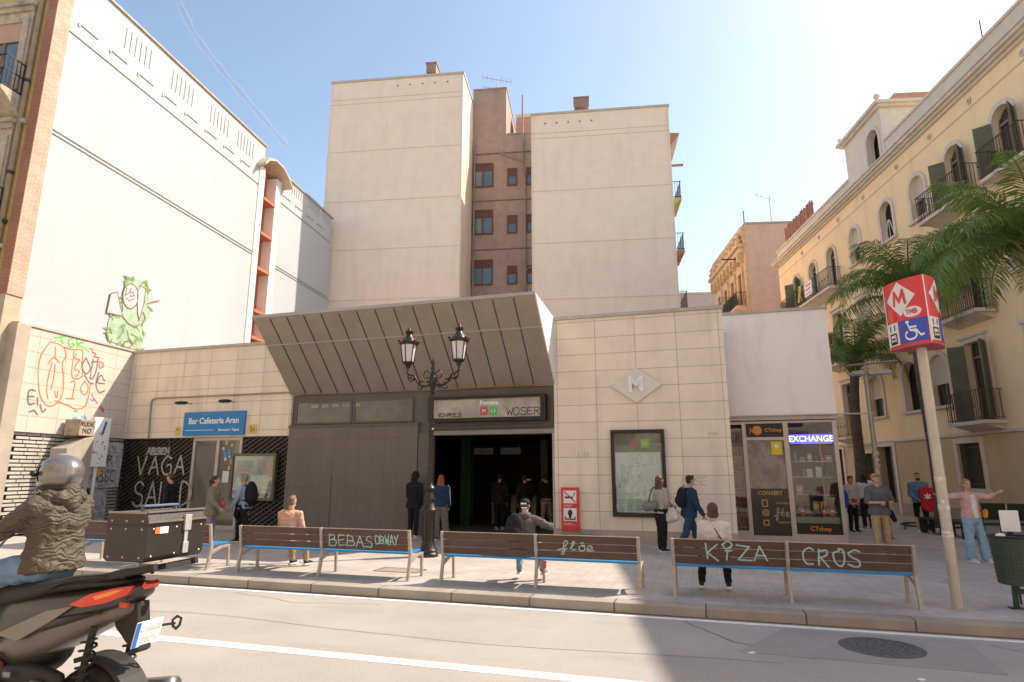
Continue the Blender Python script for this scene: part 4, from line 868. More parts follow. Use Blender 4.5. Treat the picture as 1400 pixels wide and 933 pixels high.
MB().poly(arch(-2.3, -1.0, 14.98, 16.9), [arch(-2.15, -1.15, 14.99, 16.75)], plane='yz', a=-.05, b=-.002).build('arch_trim', M_trim, pv)
for c, z0, z1, kind, door, fl_ in feats:
    ar = (fl_ == 3) or kind in ('arch', 'dark'); hw = .47 if fl_ == 3 else (.55 if ar else .5)
    if ar: tr = MB().poly(arch(c - hw - .17, c + hw + .17, z0, z1 + .17), [arch(c - hw, c + hw, z0 + .001, z1)], plane='yz', a=-.055, b=-.002)
    else: tr = MB().poly(rect(c - hw - .16, c + hw + .16, z0, z1 + .16), [rect(c - hw, c + hw, z0 + .001, z1)], plane='yz', a=-.055, b=-.002).box(-.12, -.002, c - hw - .22, c + hw + .22, z1 + .163, z1 + .25)
    if not door: tr.box(-.14, -.002, c - hw - .22, c + hw + .22, z0 - .1, z0 - .002)
    wn = tr.build('window', M_trim, yb)
    MB().box(.22, .24, c - hw, c + hw, z0, z1).build('pane', M_dark if kind == 'dark' or (fl_ == 3 and abs(c + 1.95) < .1) else M_win, wn)
    if not (kind == 'dark' or (fl_ == 3 and abs(c + 1.95) < .1)):
        g = MB().box(.17, .21, c - .03, c + .03, z0, z1 - .35); zt = z1 - hw if ar else z1 - .5
        g.box(.17, .21, c - hw, c + hw, zt - .04, zt + .04)
        for s in (-1, 1): g.box(.17, .21, c + s * hw - .06, c + s * hw + .06, z0, z1 - .1)
        g.build('frame', mat('window frame brown', (.24,.18,.13), var=.1) if fl_ != 2 else M_trim, wn)
        roll = (fl_ == 3 and not door) or (fl_ == 1 and kind == 'arch') or (fl_ == 2 and not door)
        if roll: MB().box(.10, .13, c - hw, c + hw, z0 + (.75 if fl_ == 3 else .8), z1 - .02).build('roller_blind', M_roller, wn)
    else:
        if fl_ == 3: MB().tube([(.05, c - .3 + .6 * t / 8, z0 + .15 + .75 * math.sin(math.pi * t / 8)) for t in range(9)], .02, 6).tube([(.05, c, z0), (.05, c, z0 + .9)], .015, 6).build('iron_hoop', M_wh, wn)
    if (fl_ == 3 and door and c < -5) or kind == 'door' or (fl_ == 3 and c > 8):
        for s in (-1, 1):
            w = .52; x0 = c + s * hw
            sh_ = MB(); an_ = R(48)
            p0 = Vector((-.03, x0, 0)); d_ = Vector((-math.sin(an_), s * math.cos(an_), 0))
            zb, zt = z0 + .02, (z1 - hw * .7 if ar else z1 - .05)
            sh_.bar(p0 + d_ * .26 + Vector((0, 0, zb)), p0 + d_ * .26 + Vector((0, 0, zt)), .52 if False else .04, .5, d_)
            for k in range(int((zt - zb) / .09)): sh_.bar(p0 + d_ * .05 + Vector((0, 0, zb + .04 + k * .09)), p0 + d_ * .47 + Vector((0, 0, zb + .04 + k * .09)), .085, .025)
            sh_.build('shutter', M_shut, wn)
def balcony(v0, v1, z, dep=.68, m=M_trim, par=yb):
    o = MB().box(-dep, -.002, v0, v1, z - .12, z).poly([(-dep + .1, z - .123), (-.003, z - .3), (-.003, z - .123)], a=v0 + .15, b=v1 - .15, plane='xz').build('balcony', m, par)
    g = MB(); n = int((v1 - v0) / .115)
    for k in range(n + 1):
        v = v0 + .03 + (v1 - v0 - .06) * k / n; g.bar((-dep + .03, v, z), (-dep + .03, v, z + .98), .016)
        if k % 3 == 1: g.lathe([(.01, 0), (.03, .06), (.01, .13)], (-dep + .03, v, z + .42), 6)
    for k in range(1, 6):
        for v in (v0 + .03, v1 - .03): g.bar((-dep + .03 + k * dep / 6, v, z), (-dep + .03 + k * dep / 6, v, z + .98), .016)
    for h in (.08, .98):
        g.bar((-dep + .03, v0, z + h), (-dep + .03, v1, z + h), .035, .02)
        for v in (v0 + .03, v1 - .03): g.bar((-dep + .03, v, z + h), (0, v, z + h), .03, .02)
    g.build('railing', mat('brown iron railing', (.09,.06,.045), rough=.5, var=.15), o); return o
balcony(-7.95, -5.15, 10.9); balcony(-10.5, -8.6, 10.9); balcony(-15.3, -12.8, 10.9); bfar = balcony(2.6, 9.3, 10.9)
balcony(2.7, 4.3, 7.05); balcony(-7.5, -5.3, 7.05); balcony(-12.4, -10.8, 7.05); balcony(-7.1, -5.2, 3.5); balcony(2.6, 4.2, 3.5)
for c, z0, z1 in gf:
    w_ = MB().poly(rect(c - .8, c + .8, z0 - .04, z1 + .18), [rect(c - .62, c + .62, z0, z1)], plane='yz', a=-.05, b=-.002).box(-.12, -.002, c - .88, c + .88, z0 - .14, z0 - .042).build('window', M_trim, yb)
    MB().box(.24, .26, c - .62, c + .62, z0, z1).build('pane', M_win, w_)
    g = MB()
    for k in range(13): g.bar((.08, c - .6 + k * .1, z0), (.08, c - .6 + k * .1, z1), .025)
    for z in (z0 + .15, (z0 + z1) / 2, z1 - .15): g.bar((.08, c - .62, z), (.08, c + .62, z), .02, .03)
    g.build('grille', mat('green iron grille', (.06,.075,.05), var=.2), w_)
for c, z0, z1 in doors:
    w_ = MB().poly([(c - .85, z0), (c - .85, z1 + .2), (c + .85, z1 + .2), (c + .85, z0), (c + .65, z0), (c + .65, z1), (c - .65, z1), (c - .65, z0)], plane='yz', a=-.05, b=-.002).build('doorway', M_trim, yb)
    MB().box(.2, .24, c - .65, c, z0, z1).build('door_leaf', mat('grey door', (.22,.20,.17), var=.15), w_); MB().box(.3, .34, c, c + .65, z0, z1).build('door_opening', M_dark, w_)
# things on the far balcony and roof
t = thing('balcony_banner', 'white banner with red lines hung on the far yellow building balcony', 'banner', Y, -.70, 5.05, 11.0)
MB().box(-.012, 0, -.5, .5, .1, .85).build('cloth', M_wh, t); MB().box(-.018, -.013, -.4, .4, .2, .25).box(-.018, -.013, -.35, .3, .62, .72).box(-.018, -.013, -.3, .38, .42, .5).build('text_line', M_red, t)
t = thing('yellow_ribbon', 'yellow looped ribbon tied to the far balcony railing beside the white banner', 'ribbon', Y, -.70, 6.15, 11.0)
MB().tube(smooth_path([(-.03, -.22, .05), (-.03, 0, .5), (-.03, .14, .75), (-.03, 0, .92), (-.03, -.14, .75), (-.04, 0, .5), (-.04, .22, .05)], 5), .06, 6, .4).build('ribbon_band', mat('yellow cloth', (.80,.68,.15), var=.05), t)
fence = thing('reed_fence', 'reddish brown reed screen on the yellow building roof', 'fence', Y, .5, 0, 15.72)
g = MB(); rr = random.Random(8)
for k in range(90): v = 6.2 + k * .05; g.bar((rr.uniform(-.01, .01), v, 0), (0, v + rr.uniform(-.02, .02), 1.35 + rr.uniform(-.12, .15)), .042)
g.build('reeds', mat('reed brown', (.30,.14,.10), var=.35, scale=3), fence); MB().box(.03, .06, 6.2, 10.7, .4, .45).box(.03, .06, 6.2, 10.7, 1.1, 1.15).build('rail', M_iron, fence)
def leafclump(name, lbl, cat, fr, u, v, z, r, h, n, col, group=None, pot=True):
    t = thing(name, lbl, cat, fr, u, v, z, group=group); g = MB(); q = random.Random(n + int(r * 100))
    for k in range(n):
        a = q.uniform(0, 6.28); rr_ = r * q.uniform(.1, 1); zz = h * q.uniform(.15, 1); p = Vector((rr_ * math.cos(a), rr_ * math.sin(a), zz)); d = Vector((math.cos(a + q.uniform(-1, 1)), math.sin(a + q.uniform(-1, 1)), q.uniform(-.4, .9))).normalized()
        s_ = q.uniform(.07, .16); x = d.orthogonal().normalized() * s_ * .28
        g.add([p, p + d * s_ * .5 + x, p + d * s_, p + d * s_ * .5 - x], [(0, 1, 2, 3)])
    g.build('foliage', mat(name + ' leaf', col, rough=.5, var=.4, scale=3, bump=0), t, fixn=False)
    g = MB()
    for k in range(8): a = k * .8; g.tube([(0, 0, 0), (r * .3 * math.cos(a), r * .3 * math.sin(a), h * .5), (r * .6 * math.cos(a), r * .6 * math.sin(a), h * .85)], .008, 4)
    g.build('stem', mat('stem brown', (.12,.09,.05)), t)
    if pot: MB().lathe([(.0, -.02), (.1, -.02), (.13, .2), (.11, .2)], n=14).build('pot', mat('terracotta pot', (.40,.17,.09), var=.1), t)
    return t
leafclump('potted_plant', 'bushy green potted plant on the far yellow building balcony near the end', 'plant', Y, -.4, 7.2, 10.9, .6, 1.3, 420, (.10,.16,.03))
leafclump('potted_plant', 'small dark potted plant at the far end of the yellow building balcony', 'plant', Y, -.4, 9.0, 10.9, .4, .9, 260, (.06,.10,.03))

# ------------------------------------------------------------------ pink building further on
pk = thing('pink_building', 'pinkish apartment building with ornate ochre front beyond the yellow one', 'building', Y, 0, 0, 0)
PVV = 16.0; PX = -.3
MB().box(PX, 12, PVV, PVV + 9, 0, 19.7).build('side_wall', mat('pink render', (.56,.40,.32), rough=.85, var=.08, stains=(.42,.28,.22,.5)), pk)
MB().box(PX - .02, 12, PVV - .05, PVV + 9.1, 19.703, 19.85).build('coping', mat('grey coping', (.33,.30,.27)), pk)
M_orn2 = mat('sandy carved stone', (.60,.43,.26), rough=.85, var=.22, scale=3, stains=(.3,.2,.12,.5), bump=.5, bscale=14)
MB().box(PX - .18, PX - .002, PVV + .05, PVV + 9, 0, 18.9).build('front_wall', M_orn2, pk)
g = MB().box(PX - .7, PX - .185, PVV, PVV + 9, 18.0, 18.25).box(PX - .5, PX - .185, PVV + .1, PVV + 9, 17.6, 17.99).box(PX - .3, PX + .2, PVV + .2, PVV + 9, 18.9, 19.6)
for k in range(9): g.lathe([(.16, 0), (.28, .3), (.1, .55), (.2, .7), (.03, .95)], (PX - .45, PVV + .5 + k * 1.0, 18.25), 8); g.box(PX - .65, PX - .185, PVV + .3 + k * 1.0, PVV + .5 + k * 1.0, 16.9, 17.6)
g.build('crowning_cornice', M_orn2, pk)
for z in (13.6, 9.8):
    for k in range(4):
        v = PVV + 1.2 + k * 2.0
        w_ = MB().poly(rect(v - .65, v + .65, z, z + 3.1), [rect(v - .4, v + .4, z + .01, z + 2.6)], plane='yz', a=PX - .32, b=PX - .185).build('window', M_orn2, pk); MB().box(PX - .2, PX - .183, v - .4, v + .4, z, z + 2.6).build('pane', mat('red brown door', (.16,.06,.03), var=.2), w_)
    o = MB().poly([(PX - .95, z), (PX - .95, z - .15), (PX - .7, z - .4), (PX - .19, z - .8), (PX - .19, z)], a=PVV + .2, b=PVV + 8.5).build('balcony', M_orn2, pk); g = MB()
    for k in range(70): v = PVV + .25 + k * .12; g.bar((PX - .9, v, z), (PX - .9, v, z + 1), .025)
    for k in range(6): g.bar((PX - .9 + k * .12, PVV + .22, z), (PX - .9 + k * .12, PVV + .22, z + 1), .02)
    g.bar((PX - .9, PVV + .2, z + 1), (PX - .9, PVV + 8.5, z + 1), .04).bar((PX - .9, PVV + .22, z + 1), (PX - .2, PVV + .22, z + 1), .04); g.build('railing', M_iron, o)
leafclump('potted_plant', 'leafy plants spilling over the pink building front balcony', 'plant', Y, PX - .8, PVV + 2.2, 13.6, .7, 1.2, 500, (.05,.09,.02), pot=False)
bm_ = thing('banner_pole', 'x', 'pole', Y, PX - .7, PVV + 1, 13.2, group='dark poles sticking out of the pink building front'); MB().tube([(0, 0, 0), (-1.9, 0, .0)], .05, 8).build('rod', M_iron, bm_); MB().box(-.02, .5, -.05, .05, -.06, .06).build('bracket', M_iron, bm_)
bm_['label'] = 'lower dark pole sticking out sideways from the pink building front'; b2 = copy_tree(bm_); b2.location = Y.w(PX - .5, PVV + .8, 17.3); b2.scale = (.6, 1, 1); b2['label'] = 'upper short dark pole sticking out under the pink building cornice'
t = thing('roof_aerial', 'tall thin television aerial on the pink building roof', 'antenna', Y, 2.0, PVV + 1, 19.8)
MB().tube([(0, 0, 0), (0, 0, 2.6)], .03, 6).tube([(-1.1, 0, 2.75), (.2, 0, 2.2)], .02, 6).tube([(-.6, -.2, 2.6), (-.6, .2, 2.5)], .015, 6).tube([(-.9, -.2, 2.7), (-.9, .2, 2.6)], .015, 6).build('aerial', mat('grey aerial', (.35,.35,.35), metal=.3), t)
t = thing('roof_pole', 'short dark pole at the left corner of the pink building roof', 'pole', Y, PX + .3, PVV + 1, 19.8); MB().tube([(0, 0, 0), (0, 0, 1.4)], .05, 6).build('rod', mat('blue grey pole', (.12,.2,.25)), t); MB().lathe([(.12, 0), (.12, .1)], n=10).build('foot', M_iron, t)
t = thing('roof_pole', 'thin dark pole on the yellow building parapet at the upper right', 'pole', Y, .2, -8.6, 15.8); MB().tube([(0, 0, 0), (0, 0, .9)], .02, 6).build('rod', M_iron, t); MB().lathe([(.05, 0), (.05, .06)], n=10).build('foot', M_iron, t)
fb = thing('distant_building', 'plain grey beige building end just left of the ornate pink building', 'building', Y, 0, 0, 0)
MB().box(-3.3, 5, 34, 44, 0, 19.6).build('wall', mat('far grey render', (.50,.42,.36), var=.08), fb); MB().box(-3.4, 5, 33.9, 44, 19.603, 19.8).build('coping', M_cope, fb)
# faint vapour trail
ct = MB(); pts = []
def far(px, py, D=3000): d = ray(px, py).normalized(); return CAM + d * D
trail = [far(*p) for p in ((232, -30), (262, 40), (300, 92), (345, 145), (392, 200))]
ct.tube(smooth_path(trail, 6), [14 + 5 * math.sin(k * 1.7) for k in range(25)], 24, .8)
mt = bpy.data.materials.new('vapour'); mt.use_nodes = True; n = mt.node_tree.nodes; b_ = n['Principled BSDF']; b_.inputs['Base Color'].default_value = (.9,.9,.92,1); b_.inputs['Roughness'].default_value = 1; lwt = mt.node_tree.nodes.new('ShaderNodeLayerWeight'); lwt.inputs[0].default_value = .35; mm_ = mt.node_tree.nodes.new('ShaderNodeMath'); mm_.operation = 'MULTIPLY_ADD'; mm_.inputs[1].default_value = -.14; mm_.inputs[2].default_value = .12; mt.node_tree.links.new(lwt.outputs['Facing'], mm_.inputs[0]); mt.node_tree.links.new(mm_.outputs[0], b_.inputs['Alpha'])
o = ct.build('vapour_trail', mt, smooth=True); o['kind'] = 'stuff'
# ------------------------------------------------------------------ benches
M_slat = mat('dark brown slats', (.10,.055,.04), rough=.55, var=.22, scale=4, stains=(.16,.10,.075,.5), sscale=(1,4,4))
M_seat = mat('blue painted slats', (.03,.25,.55), rough=.45, var=.12, scale=3, stains=(.02,.10,.25,.5), sscale=(1,4,4))
M_cast = mat('cast aluminium', (.42,.37,.31), rough=.5, metal=.35, var=.15, scale=10, bump=.3)
def make_bench(L, name='street_bench'):
    t = thing(name, 'x', 'bench', S, group='two bay street benches lined up along the kerb')
    for i, x in enumerate((0, L / 2, L)):
        rear = [(0, .0), (.045, .22), (.075, .40), (.045, .52), (.025, .66), (.0, .80)]
        pr = smooth_path([Vector((a, b, 0)) for a, b in rear], 4)
        n = len(pr); left = []; right = []
        for k, p in enumerate(pr):
            d = (pr[min(k + 1, n - 1)] - pr[max(k - 1, 0)]).normalized(); nn = Vector((-d.y, d.x, 0)); w = .028 if k < n * .6 else .024
            left.append((p + nn * w).xy[:]); right.append((p - nn * w).xy[:])
        f = MB().poly(left + right[::-1], plane='yz', a=x - .022, b=x + .022)
        f.poly([(.06, .32), (.30, .39), (.52, .40), (.55, .385), (.53, .35), (.34, .345), (.08, .26)], plane='yz', a=x - .02, b=x + .02)
        f.poly([(.49, .37), (.535, .37), (.56, .0), (.52, .0)], plane='yz', a=x - .02, b=x + .02)
        f.box(x - .03, x + .03, -.03, .04, -.002, .012).box(x - .03, x + .03, .50, .59, -.002, .012)
        f.build('leg_frame', M_cast, t, bevel=.005)
    for b in (0, 1):
        x0, x1 = b * L / 2 + .026, (b + 1) * L / 2 - .026
        bk = None
        g = MB()
        for k, (z, y) in enumerate(((.50, .075), (.615, .058), (.73, .038))):
            g.bar((x0, y, z + .0), (x1, y, z + .0), .026, .104, (0, -.12, 1))
        bk = g.build('backrest', M_slat, t, bevel=.006)
        g = MB()
        for y in (.13, .245, .36, .475): g.bar((x0, y, .428 - (.475 - y) * .03), (x1, y, .428 - (.475 - y) * .03), .105, .03)
        g.build('seat', M_seat, t, bevel=.006)
    MB().box(.0, L, -.012 + .03, -.002 + .05, .786, .796).build('top_strip', M_cast, t)
    return t
fB = lambda p, q, l_: (p, .058 - (q - .615) * .16 - .016 - l_, q)
def bench_paint(t, paths, w=.022): ribbons(paths, w, fB).build('chalk_tag', M_gcyan, t)
BV = -6.6
b1 = make_bench(3.15); b1.location = S.w(-10.65, BV, PV); b1['label'] = 'leftmost bench with blue seat, mostly hidden by the scooter'
b2_ = copy_tree(b1); b2_.location = S.w(-6.83, BV, PV); b2_['label'] = 'bench with a cyan BEBAS tag on its back, left of the old lamp post'
b3 = copy_tree(b1); b3.location = S.w(-2.87, BV, PV); b3['label'] = 'bench with a single looping cyan tag, in front of the station entrance'
b4 = copy_tree(b1); b4.location = S.w(.78, BV, PV); b4['label'] = 'bench with cyan KIZA and CROS tags, in front of the exchange shop'
for b, sx in ((b2_, 1.07), (b4, .98)): b.scale = (sx, 1, 1)
bench_paint(b2_, strokes_of('BEBAS', 1.72, .545, .13, .18, .25, slope=-.02, seed=31, jit=.07) + strokes_of('OBWAY', 2.55, .56, .07, .14, .2, seed=32, jit=.1), .016)
bench_paint(b3, strokes_of('floe', 1.98, .57, .125, .13, .05, seed=33), .016)
bench_paint(b4, strokes_of('KiZA', .45, .515, .19, .22, .18, seed=34, jit=.08) + strokes_of('CROS', 1.78, .49, .15, .22, .28, seed=35, jit=.08), .022)
# things lying on the benches
pb = thing('plastic_bag', 'small pink plastic bag knotted at the top on the BEBAS bench', 'bag', S, -5.65, BV + .3, PV + .445)
MB().lathe([(.01, 0), (.09, .005), (.11, .05), (.08, .10), (.025, .15), (.015, .17), (.035, .21), (.005, .2)], n=14, sy=.7).build('bag', mat('pink plastic', (.55,.36,.42), rough=.4, var=.15), pb, smooth=True)
MB().tube([(.01, 0, .155), (-.015, .01, .165), (.0, -.015, .17)], .02, 6).build('knot', mat('pink plastic', (.5,.3,.4)), pb)
for u, c_, lb in ((-6.55, (.05,.05,.07), 'dark crumpled packet on the left end of the BEBAS bench seat'), (-2.0, (.5,.5,.5), 'pale crumpled wrapper on the blue seat left of the capped child')):
    t = thing('wrapper', lb, 'litter', S, u, BV + .35, PV + .445); g = MB(); q = random.Random(int(u * 10)); 
    g.lathe([(.02, 0), (.07, .01), (.06, .035), (.05, .06), (.015, .07)], n=7, sy=.6).build('packet', mat('wrapper %d' % int(-u), c_, rough=.35, var=.3), t)

# ------------------------------------------------------------------ ornate lamp post
M_li = mat('old lamp iron', (.045,.04,.036), rough=.35, metal=.6, var=.35, scale=12, bump=.5, bscale=40)
M_lgl = mat('lamp milk glass', (.62,.60,.56), rough=.15, var=.05, bump=0, spec=.6)
u, v = S.onz(585, 761)
lp = thing('ornate_lamp_post', 'old black iron lamp post with two lanterns in front of the station canopy', 'lamp post', S, u, v, PV); pass
MB().lathe([(.22, 0), (.22, .06), (.19, .09), (.20, .13), (.155, .2), (.14, .26), (.12, .30), (.125, .86), (.155, .90), (.165, .96), (.13, 1.02), (.10, 1.10), (.13, 1.15), (.13, 1.19), (.085, 1.26), (.08, 1.34), (.12, 1.38), (.12, 1.41), (.07, 1.48), (.06, 1.52)], n=16).build('base', M_li, lp, smooth='auto')
g = MB()
for k in range(8):
    t = k * math.pi / 4; g.box(*(lambda x, y: (x - .012, x + .012, y - .012, y + .012))(.125 * math.cos(t), .125 * math.sin(t)), .32, .86)
    g.ell((.14 * math.cos(t), .14 * math.sin(t), .93), (.03, .03, .045))
g.build('base_ribs', M_li, lp)
sh_ = MB().lathe([(.058, 1.5), (.052, 2.6), (.07, 2.62), (.07, 2.66), (.048, 2.69), (.042, 3.55), (.075, 3.6), (.06, 3.64), (.085, 3.7), (.095, 3.78), (.06, 3.86), (.035, 3.95), (.05, 4.02), (.03, 4.08), (.045, 4.15), (.01, 4.26)], n=14)
for z in (1.7 + .12 * k for k in range(15)):
    t = z * 9; sh_.ell((.05 * math.cos(t), .05 * math.sin(t), z), (.022, .022, .03), n=8, m=6)
sh_.build('shaft', M_li, lp, smooth='auto')
for s, lbl in ((-1, ''), (1, '')):
    g = MB(); X = .62
    g.tube(smooth_path([(0, 0, 3.72), (s * .18, 0, 3.62), (s * .36, 0, 3.70), (s * .45, 0, 3.86), (s * .56, 0, 3.90), (s * .62, 0, 3.98), (s * X, 0, 4.10)], 5), .022, 8)
    g.tube(smooth_path([(s * .06, 0, 3.9), (s * .16, 0, 3.98), (s * .22, 0, 3.86), (s * .14, 0, 3.80), (s * .12, 0, 3.88)], 5), .013, 6)
    g.tube(smooth_path([(s * .2, 0, 3.64), (s * .28, 0, 3.55), (s * .36, 0, 3.60), (s * .31, 0, 3.67)], 5), .013, 6)
    g.tube(smooth_path([(s * .45, 0, 3.84), (s * .52, 0, 3.75), (s * .6, 0, 3.80), (s * .62, 0, 3.9)], 5), .013, 6)
    q = random.Random(s + 3)
    for k in range(16): g.ell((s * q.uniform(.1, .66), q.uniform(-.03, .03), q.uniform(3.6, 4.0)) if False else (s * (.1 + k * .036), .0, 3.66 + .25 * (k / 16) ** 1.5 + q.uniform(-.05, .06)), (.028, .02, .022), n=7, m=5)
    arm = g.build('arm', M_li, lp, smooth=True)
    ln_ = MB().lathe([(.03, 4.05), (.05, 4.08), (.045, 4.12), (.11, 4.17), (.115, 4.20)], (s * X, 0, 0), 12, sx=1.18, sy=1.18)
    for k in range(6):
        t = 2 * math.pi * (k + .5) / 6; ln_.bar((s * X + .127 * math.cos(t), .127 * math.sin(t), 4.19), (s * X + .186 * math.cos(t), .186 * math.sin(t), 4.60), .018)
        ln_.ell((s * X + .222 * math.cos(t), .222 * math.sin(t), 4.68), (.028, .028, .035), n=8, m=5)
    ln_.lathe([(.16, 4.60), (.195, 4.62), (.195, 4.66), (.15, 4.68), (.12, 4.74), (.07, 4.80), (.06, 4.86), (.08, 4.88), (.08, 4.92), (.04, 4.94), (.03, 4.98), (.015, 5.0)], (s * X, 0, 0), 12, sx=1.18, sy=1.18)
    la = ln_.build('lantern', M_li, lp, smooth='auto')
    MB().lathe([(.10, 4.2), (.148, 4.595)], (s * X, 0, 0), 6, sx=1.18, sy=1.18).build('lantern_glass', M_lgl, la)

# ------------------------------------------------------------------ metro totem
u, v = S.onz(1310, 832)
mt_ = thing('metro_totem', 'red and white metro totem with wheelchair symbol on a tall pale steel pole', 'sign', S, u, v, PV)
MB().lathe([(.085, 0), (.085, .012), (.066, .014), (.066, 3.62), (.05, 3.62)], n=24).build('pole', mat('pale steel pole', (.52,.45,.37), rough=.4, metal=.3, var=.12, scale=3, stains=(.3,.25,.2,.4)), mt_, smooth='auto')
# three-sided drum with bulged faces; corners at 3 angles
zt0, zt1 = 3.50, 4.46
A0 = -89
def drum_pts(r, bulge, off=0):
    pts = []
    for k in range(3):
        a0 = R(A0 + 120 * k + off); a1 = R(A0 + 120 * (k + 1) + off)
        p0 = Vector((r * math.cos(a0), r * math.sin(a0))); p1 = Vector((r * math.cos(a1), r * math.sin(a1)))
        for j in range(8):
            t = j / 8; m_ = p0.lerp(p1, t); nrm = ((p0 + p1) / 2).normalized(); pts.append(m_ + nrm * bulge * 4 * t * (1 - t))
    return pts
dp = drum_pts(.39, .07)
g = MB().poly([tuple(p) for p in dp], plane='xy', a=zt0, b=zt1); g.build('drum', M_red, mt_)
MB().poly([tuple(p * 1.012) for p in dp], plane='xy', a=zt0 - .025, b=zt0 - .002).build('base_rim', mat('drum base', (.5,.1,.1)), mt_)
M_spw = mat('sign white', (.80,.76,.68), rough=.35, var=.03, bump=0); M_spb = mat('sign blue', (.06,.08,.42), rough=.35, var=.03, bump=0)
def face(k):
    """map (s in 0..1 across, z) on face k to 3D"""
    a0 = R(A0 + 120 * k); a1 = R(A0 + 120 * (k + 1)); r = .39
    p0 = Vector((r * math.cos(a0), r * math.sin(a0))); p1 = Vector((r * math.cos(a1), r * math.sin(a1))); nrm = ((p0 + p1) / 2).normalized()
    def f(s, z, l_=.004):
        q = p0.lerp(p1, s) + nrm * (.07 * 4 * s * (1 - s) + l_); return (q.x, q.y, z)
    return f
def patch(f, pts, lift, name, m, par=None):
    """polygon in (s, z) cut into slim strips so it follows the bulge"""
    g = MB(); ss = [p[0] for p in pts]; s0, s1 = min(ss), max(ss); N = 14
    def span(s):
        zs = []
        for i in range(len(pts)):
            (a, za), (b, zb) = pts[i], pts[(i + 1) % len(pts)]
            if a != b and min(a, b) - 1e-9 <= s <= max(a, b) + 1e-9: zs.append(za + (zb - za) * (s - a) / (b - a))
        return (min(zs), max(zs)) if zs else (0, 0)
    for i in range(N):
        a = s0 + (s1 - s0) * i / N + 1e-7; b = s0 + (s1 - s0) * (i + 1) / N - 1e-7; la, ha = span(a); lb, hb = span(b)
        g.add([f(a, la, lift), f(b, lb, lift), f(b, hb, lift), f(a, ha, lift)], [(0, 1, 2, 3)])
    return g.build(name, m, par or mt_)
rot_of = {}
for k in range(3):
    f = face(k)
    # the corner strip
    patch(f, [(.0, zt0), (.035, zt0), (.035, zt1), (.0, zt1)], .003, 'corner_strip', M_spw)
    patch(f, [(.12, 4.20), (.48, 3.93), (.84, 4.20), (.48, 4.44)], .004, 'diamond', M_spw)
    pm = strokes_of('M', .36, 4.11, .25, .19, seed=1, jit=0)
    ribbons([[Vector((.34, 4.11, 0)), Vector((.375, 4.30, 0))], [Vector((.375, 4.29, 0)), Vector((.48, 4.15, 0))], [Vector((.48, 4.15, 0)), Vector((.585, 4.29, 0))], [Vector((.585, 4.30, 0)), Vector((.62, 4.11, 0))]], .055, lambda p, q, l_: f(p, q, .008 + l_)).build('letter_m', M_red, mt_)
    ell_ = [(.74 + .19 * math.cos(t / 20 * 6.283), 3.96 + .075 * math.sin(t / 20 * 6.283)) for t in range(20)]
    patch(f, ell_, .010, 'oval', M_spw)
    ribbons(strokes_of('TMB', .62, 3.935, .065, .055, .25, seed=1, jit=0), .016, lambda p, q, l_: f(p, q, .014 + l_)).build('oval_lettering', M_red, mt_)
    patch(f, [(.04, zt0 + .03), (.37, zt0 + .03), (.37, 3.86), (.04, 3.86)], .004, 'lift_field', M_spw)
    patch(f, [(.38, zt0 + .03), (.99, zt0 + .03), (.99, 3.86), (.38, 3.86)], .004, 'access_field', M_spb)
    ribbons([[Vector(p + (0,)) for p in q_] for q_ in ([(.11,3.56),(.11,3.70),(.30,3.70),(.30,3.56),(.11,3.56)], [(.16,3.63),(.25,3.63)], [(.13,3.75),(.13,3.82)], [(.27,3.82),(.27,3.75)], [(.15,3.58),(.26,3.58)])], .024, lambda p, q, l_: f(p, q, .008 + l_)).build('lift_pictogram', M_black, mt_)
    wl = [[Vector((.66 + .12 * math.cos(t / 14 * 5.2 + 2.2), 3.635 + .065 * math.sin(t / 14 * 5.2 + 2.2), 0)) for t in range(15)], [Vector((.62, 3.79, 0)), Vector((.66, 3.70, 0)), Vector((.78, 3.695, 0)), Vector((.86, 3.61, 0)), Vector((.91, 3.62, 0))], [Vector((.64, 3.745, 0)), Vector((.78, 3.74, 0))]]
    ribbons(wl, .028, lambda p, q, l_: f(p, q, .008 + l_)).build('wheelchair_pictogram', M_wlet, mt_)
    patch(f, [(.61 + .04 * math.cos(t / 12 * 6.283), 3.822 + .022 * math.sin(t / 12 * 6.283)) for t in range(12)], .011, 'pictogram_head', M_wlet)
stp = MB()
for z in (.9, 1.25, 1.62): stp.lathe([(.069, z), (.069, z + .07)], n=12)
for a, z in ((-1.9, 1.35), (-1.3, 2.0), (-1.7, .95)): stp.ell((.068 * math.cos(a), .068 * math.sin(a), z), (.02, .01, .03))
stp.build('sticker_remains', mat('sticker remains', (.62,.55,.45), var=.4, scale=20), mt_)

# ------------------------------------------------------------------ modern street lamp
ml_ = thing('street_lamp', 'slim grey street lamp with two flat heads in front of the palm', 'street lamp', S, 5.57, 2.04, PV)
MB().lathe([(.12, 0), (.12, .02), (.075, .03), (.075, 2.3), (.06, 2.32), (.06, 4.3), (.05, 4.3)], n=16).build('pole', mat('grey lamp pole', (.30,.29,.27), rough=.4, metal=.4, var=.15, stains=(.5,.45,.38,.5), sscale=(1,1,2)), ml_, smooth='auto')
for k, (s, L_) in enumerate(((-1, .3), (1, .55))):
    h = MB().poly([(0, 0), (s * L_, .02), (s * L_, .10), (s * .0, .12)], a=-.14, b=.14)
    h = h.build('lamp_head', mat('grey lamp head', (.28,.29,.30), rough=.35, metal=.4), ml_, bevel=.01); h.location = (s * .04, 0, 4.28)
    MB().box(min(.05 * s, s * (L_ - .03)), max(.05 * s, s * (L_ - .03)), -.11, .11, -.006, .012).build('lens', mat('bluish lens', (.35,.42,.55), rough=.15, bump=0), h)
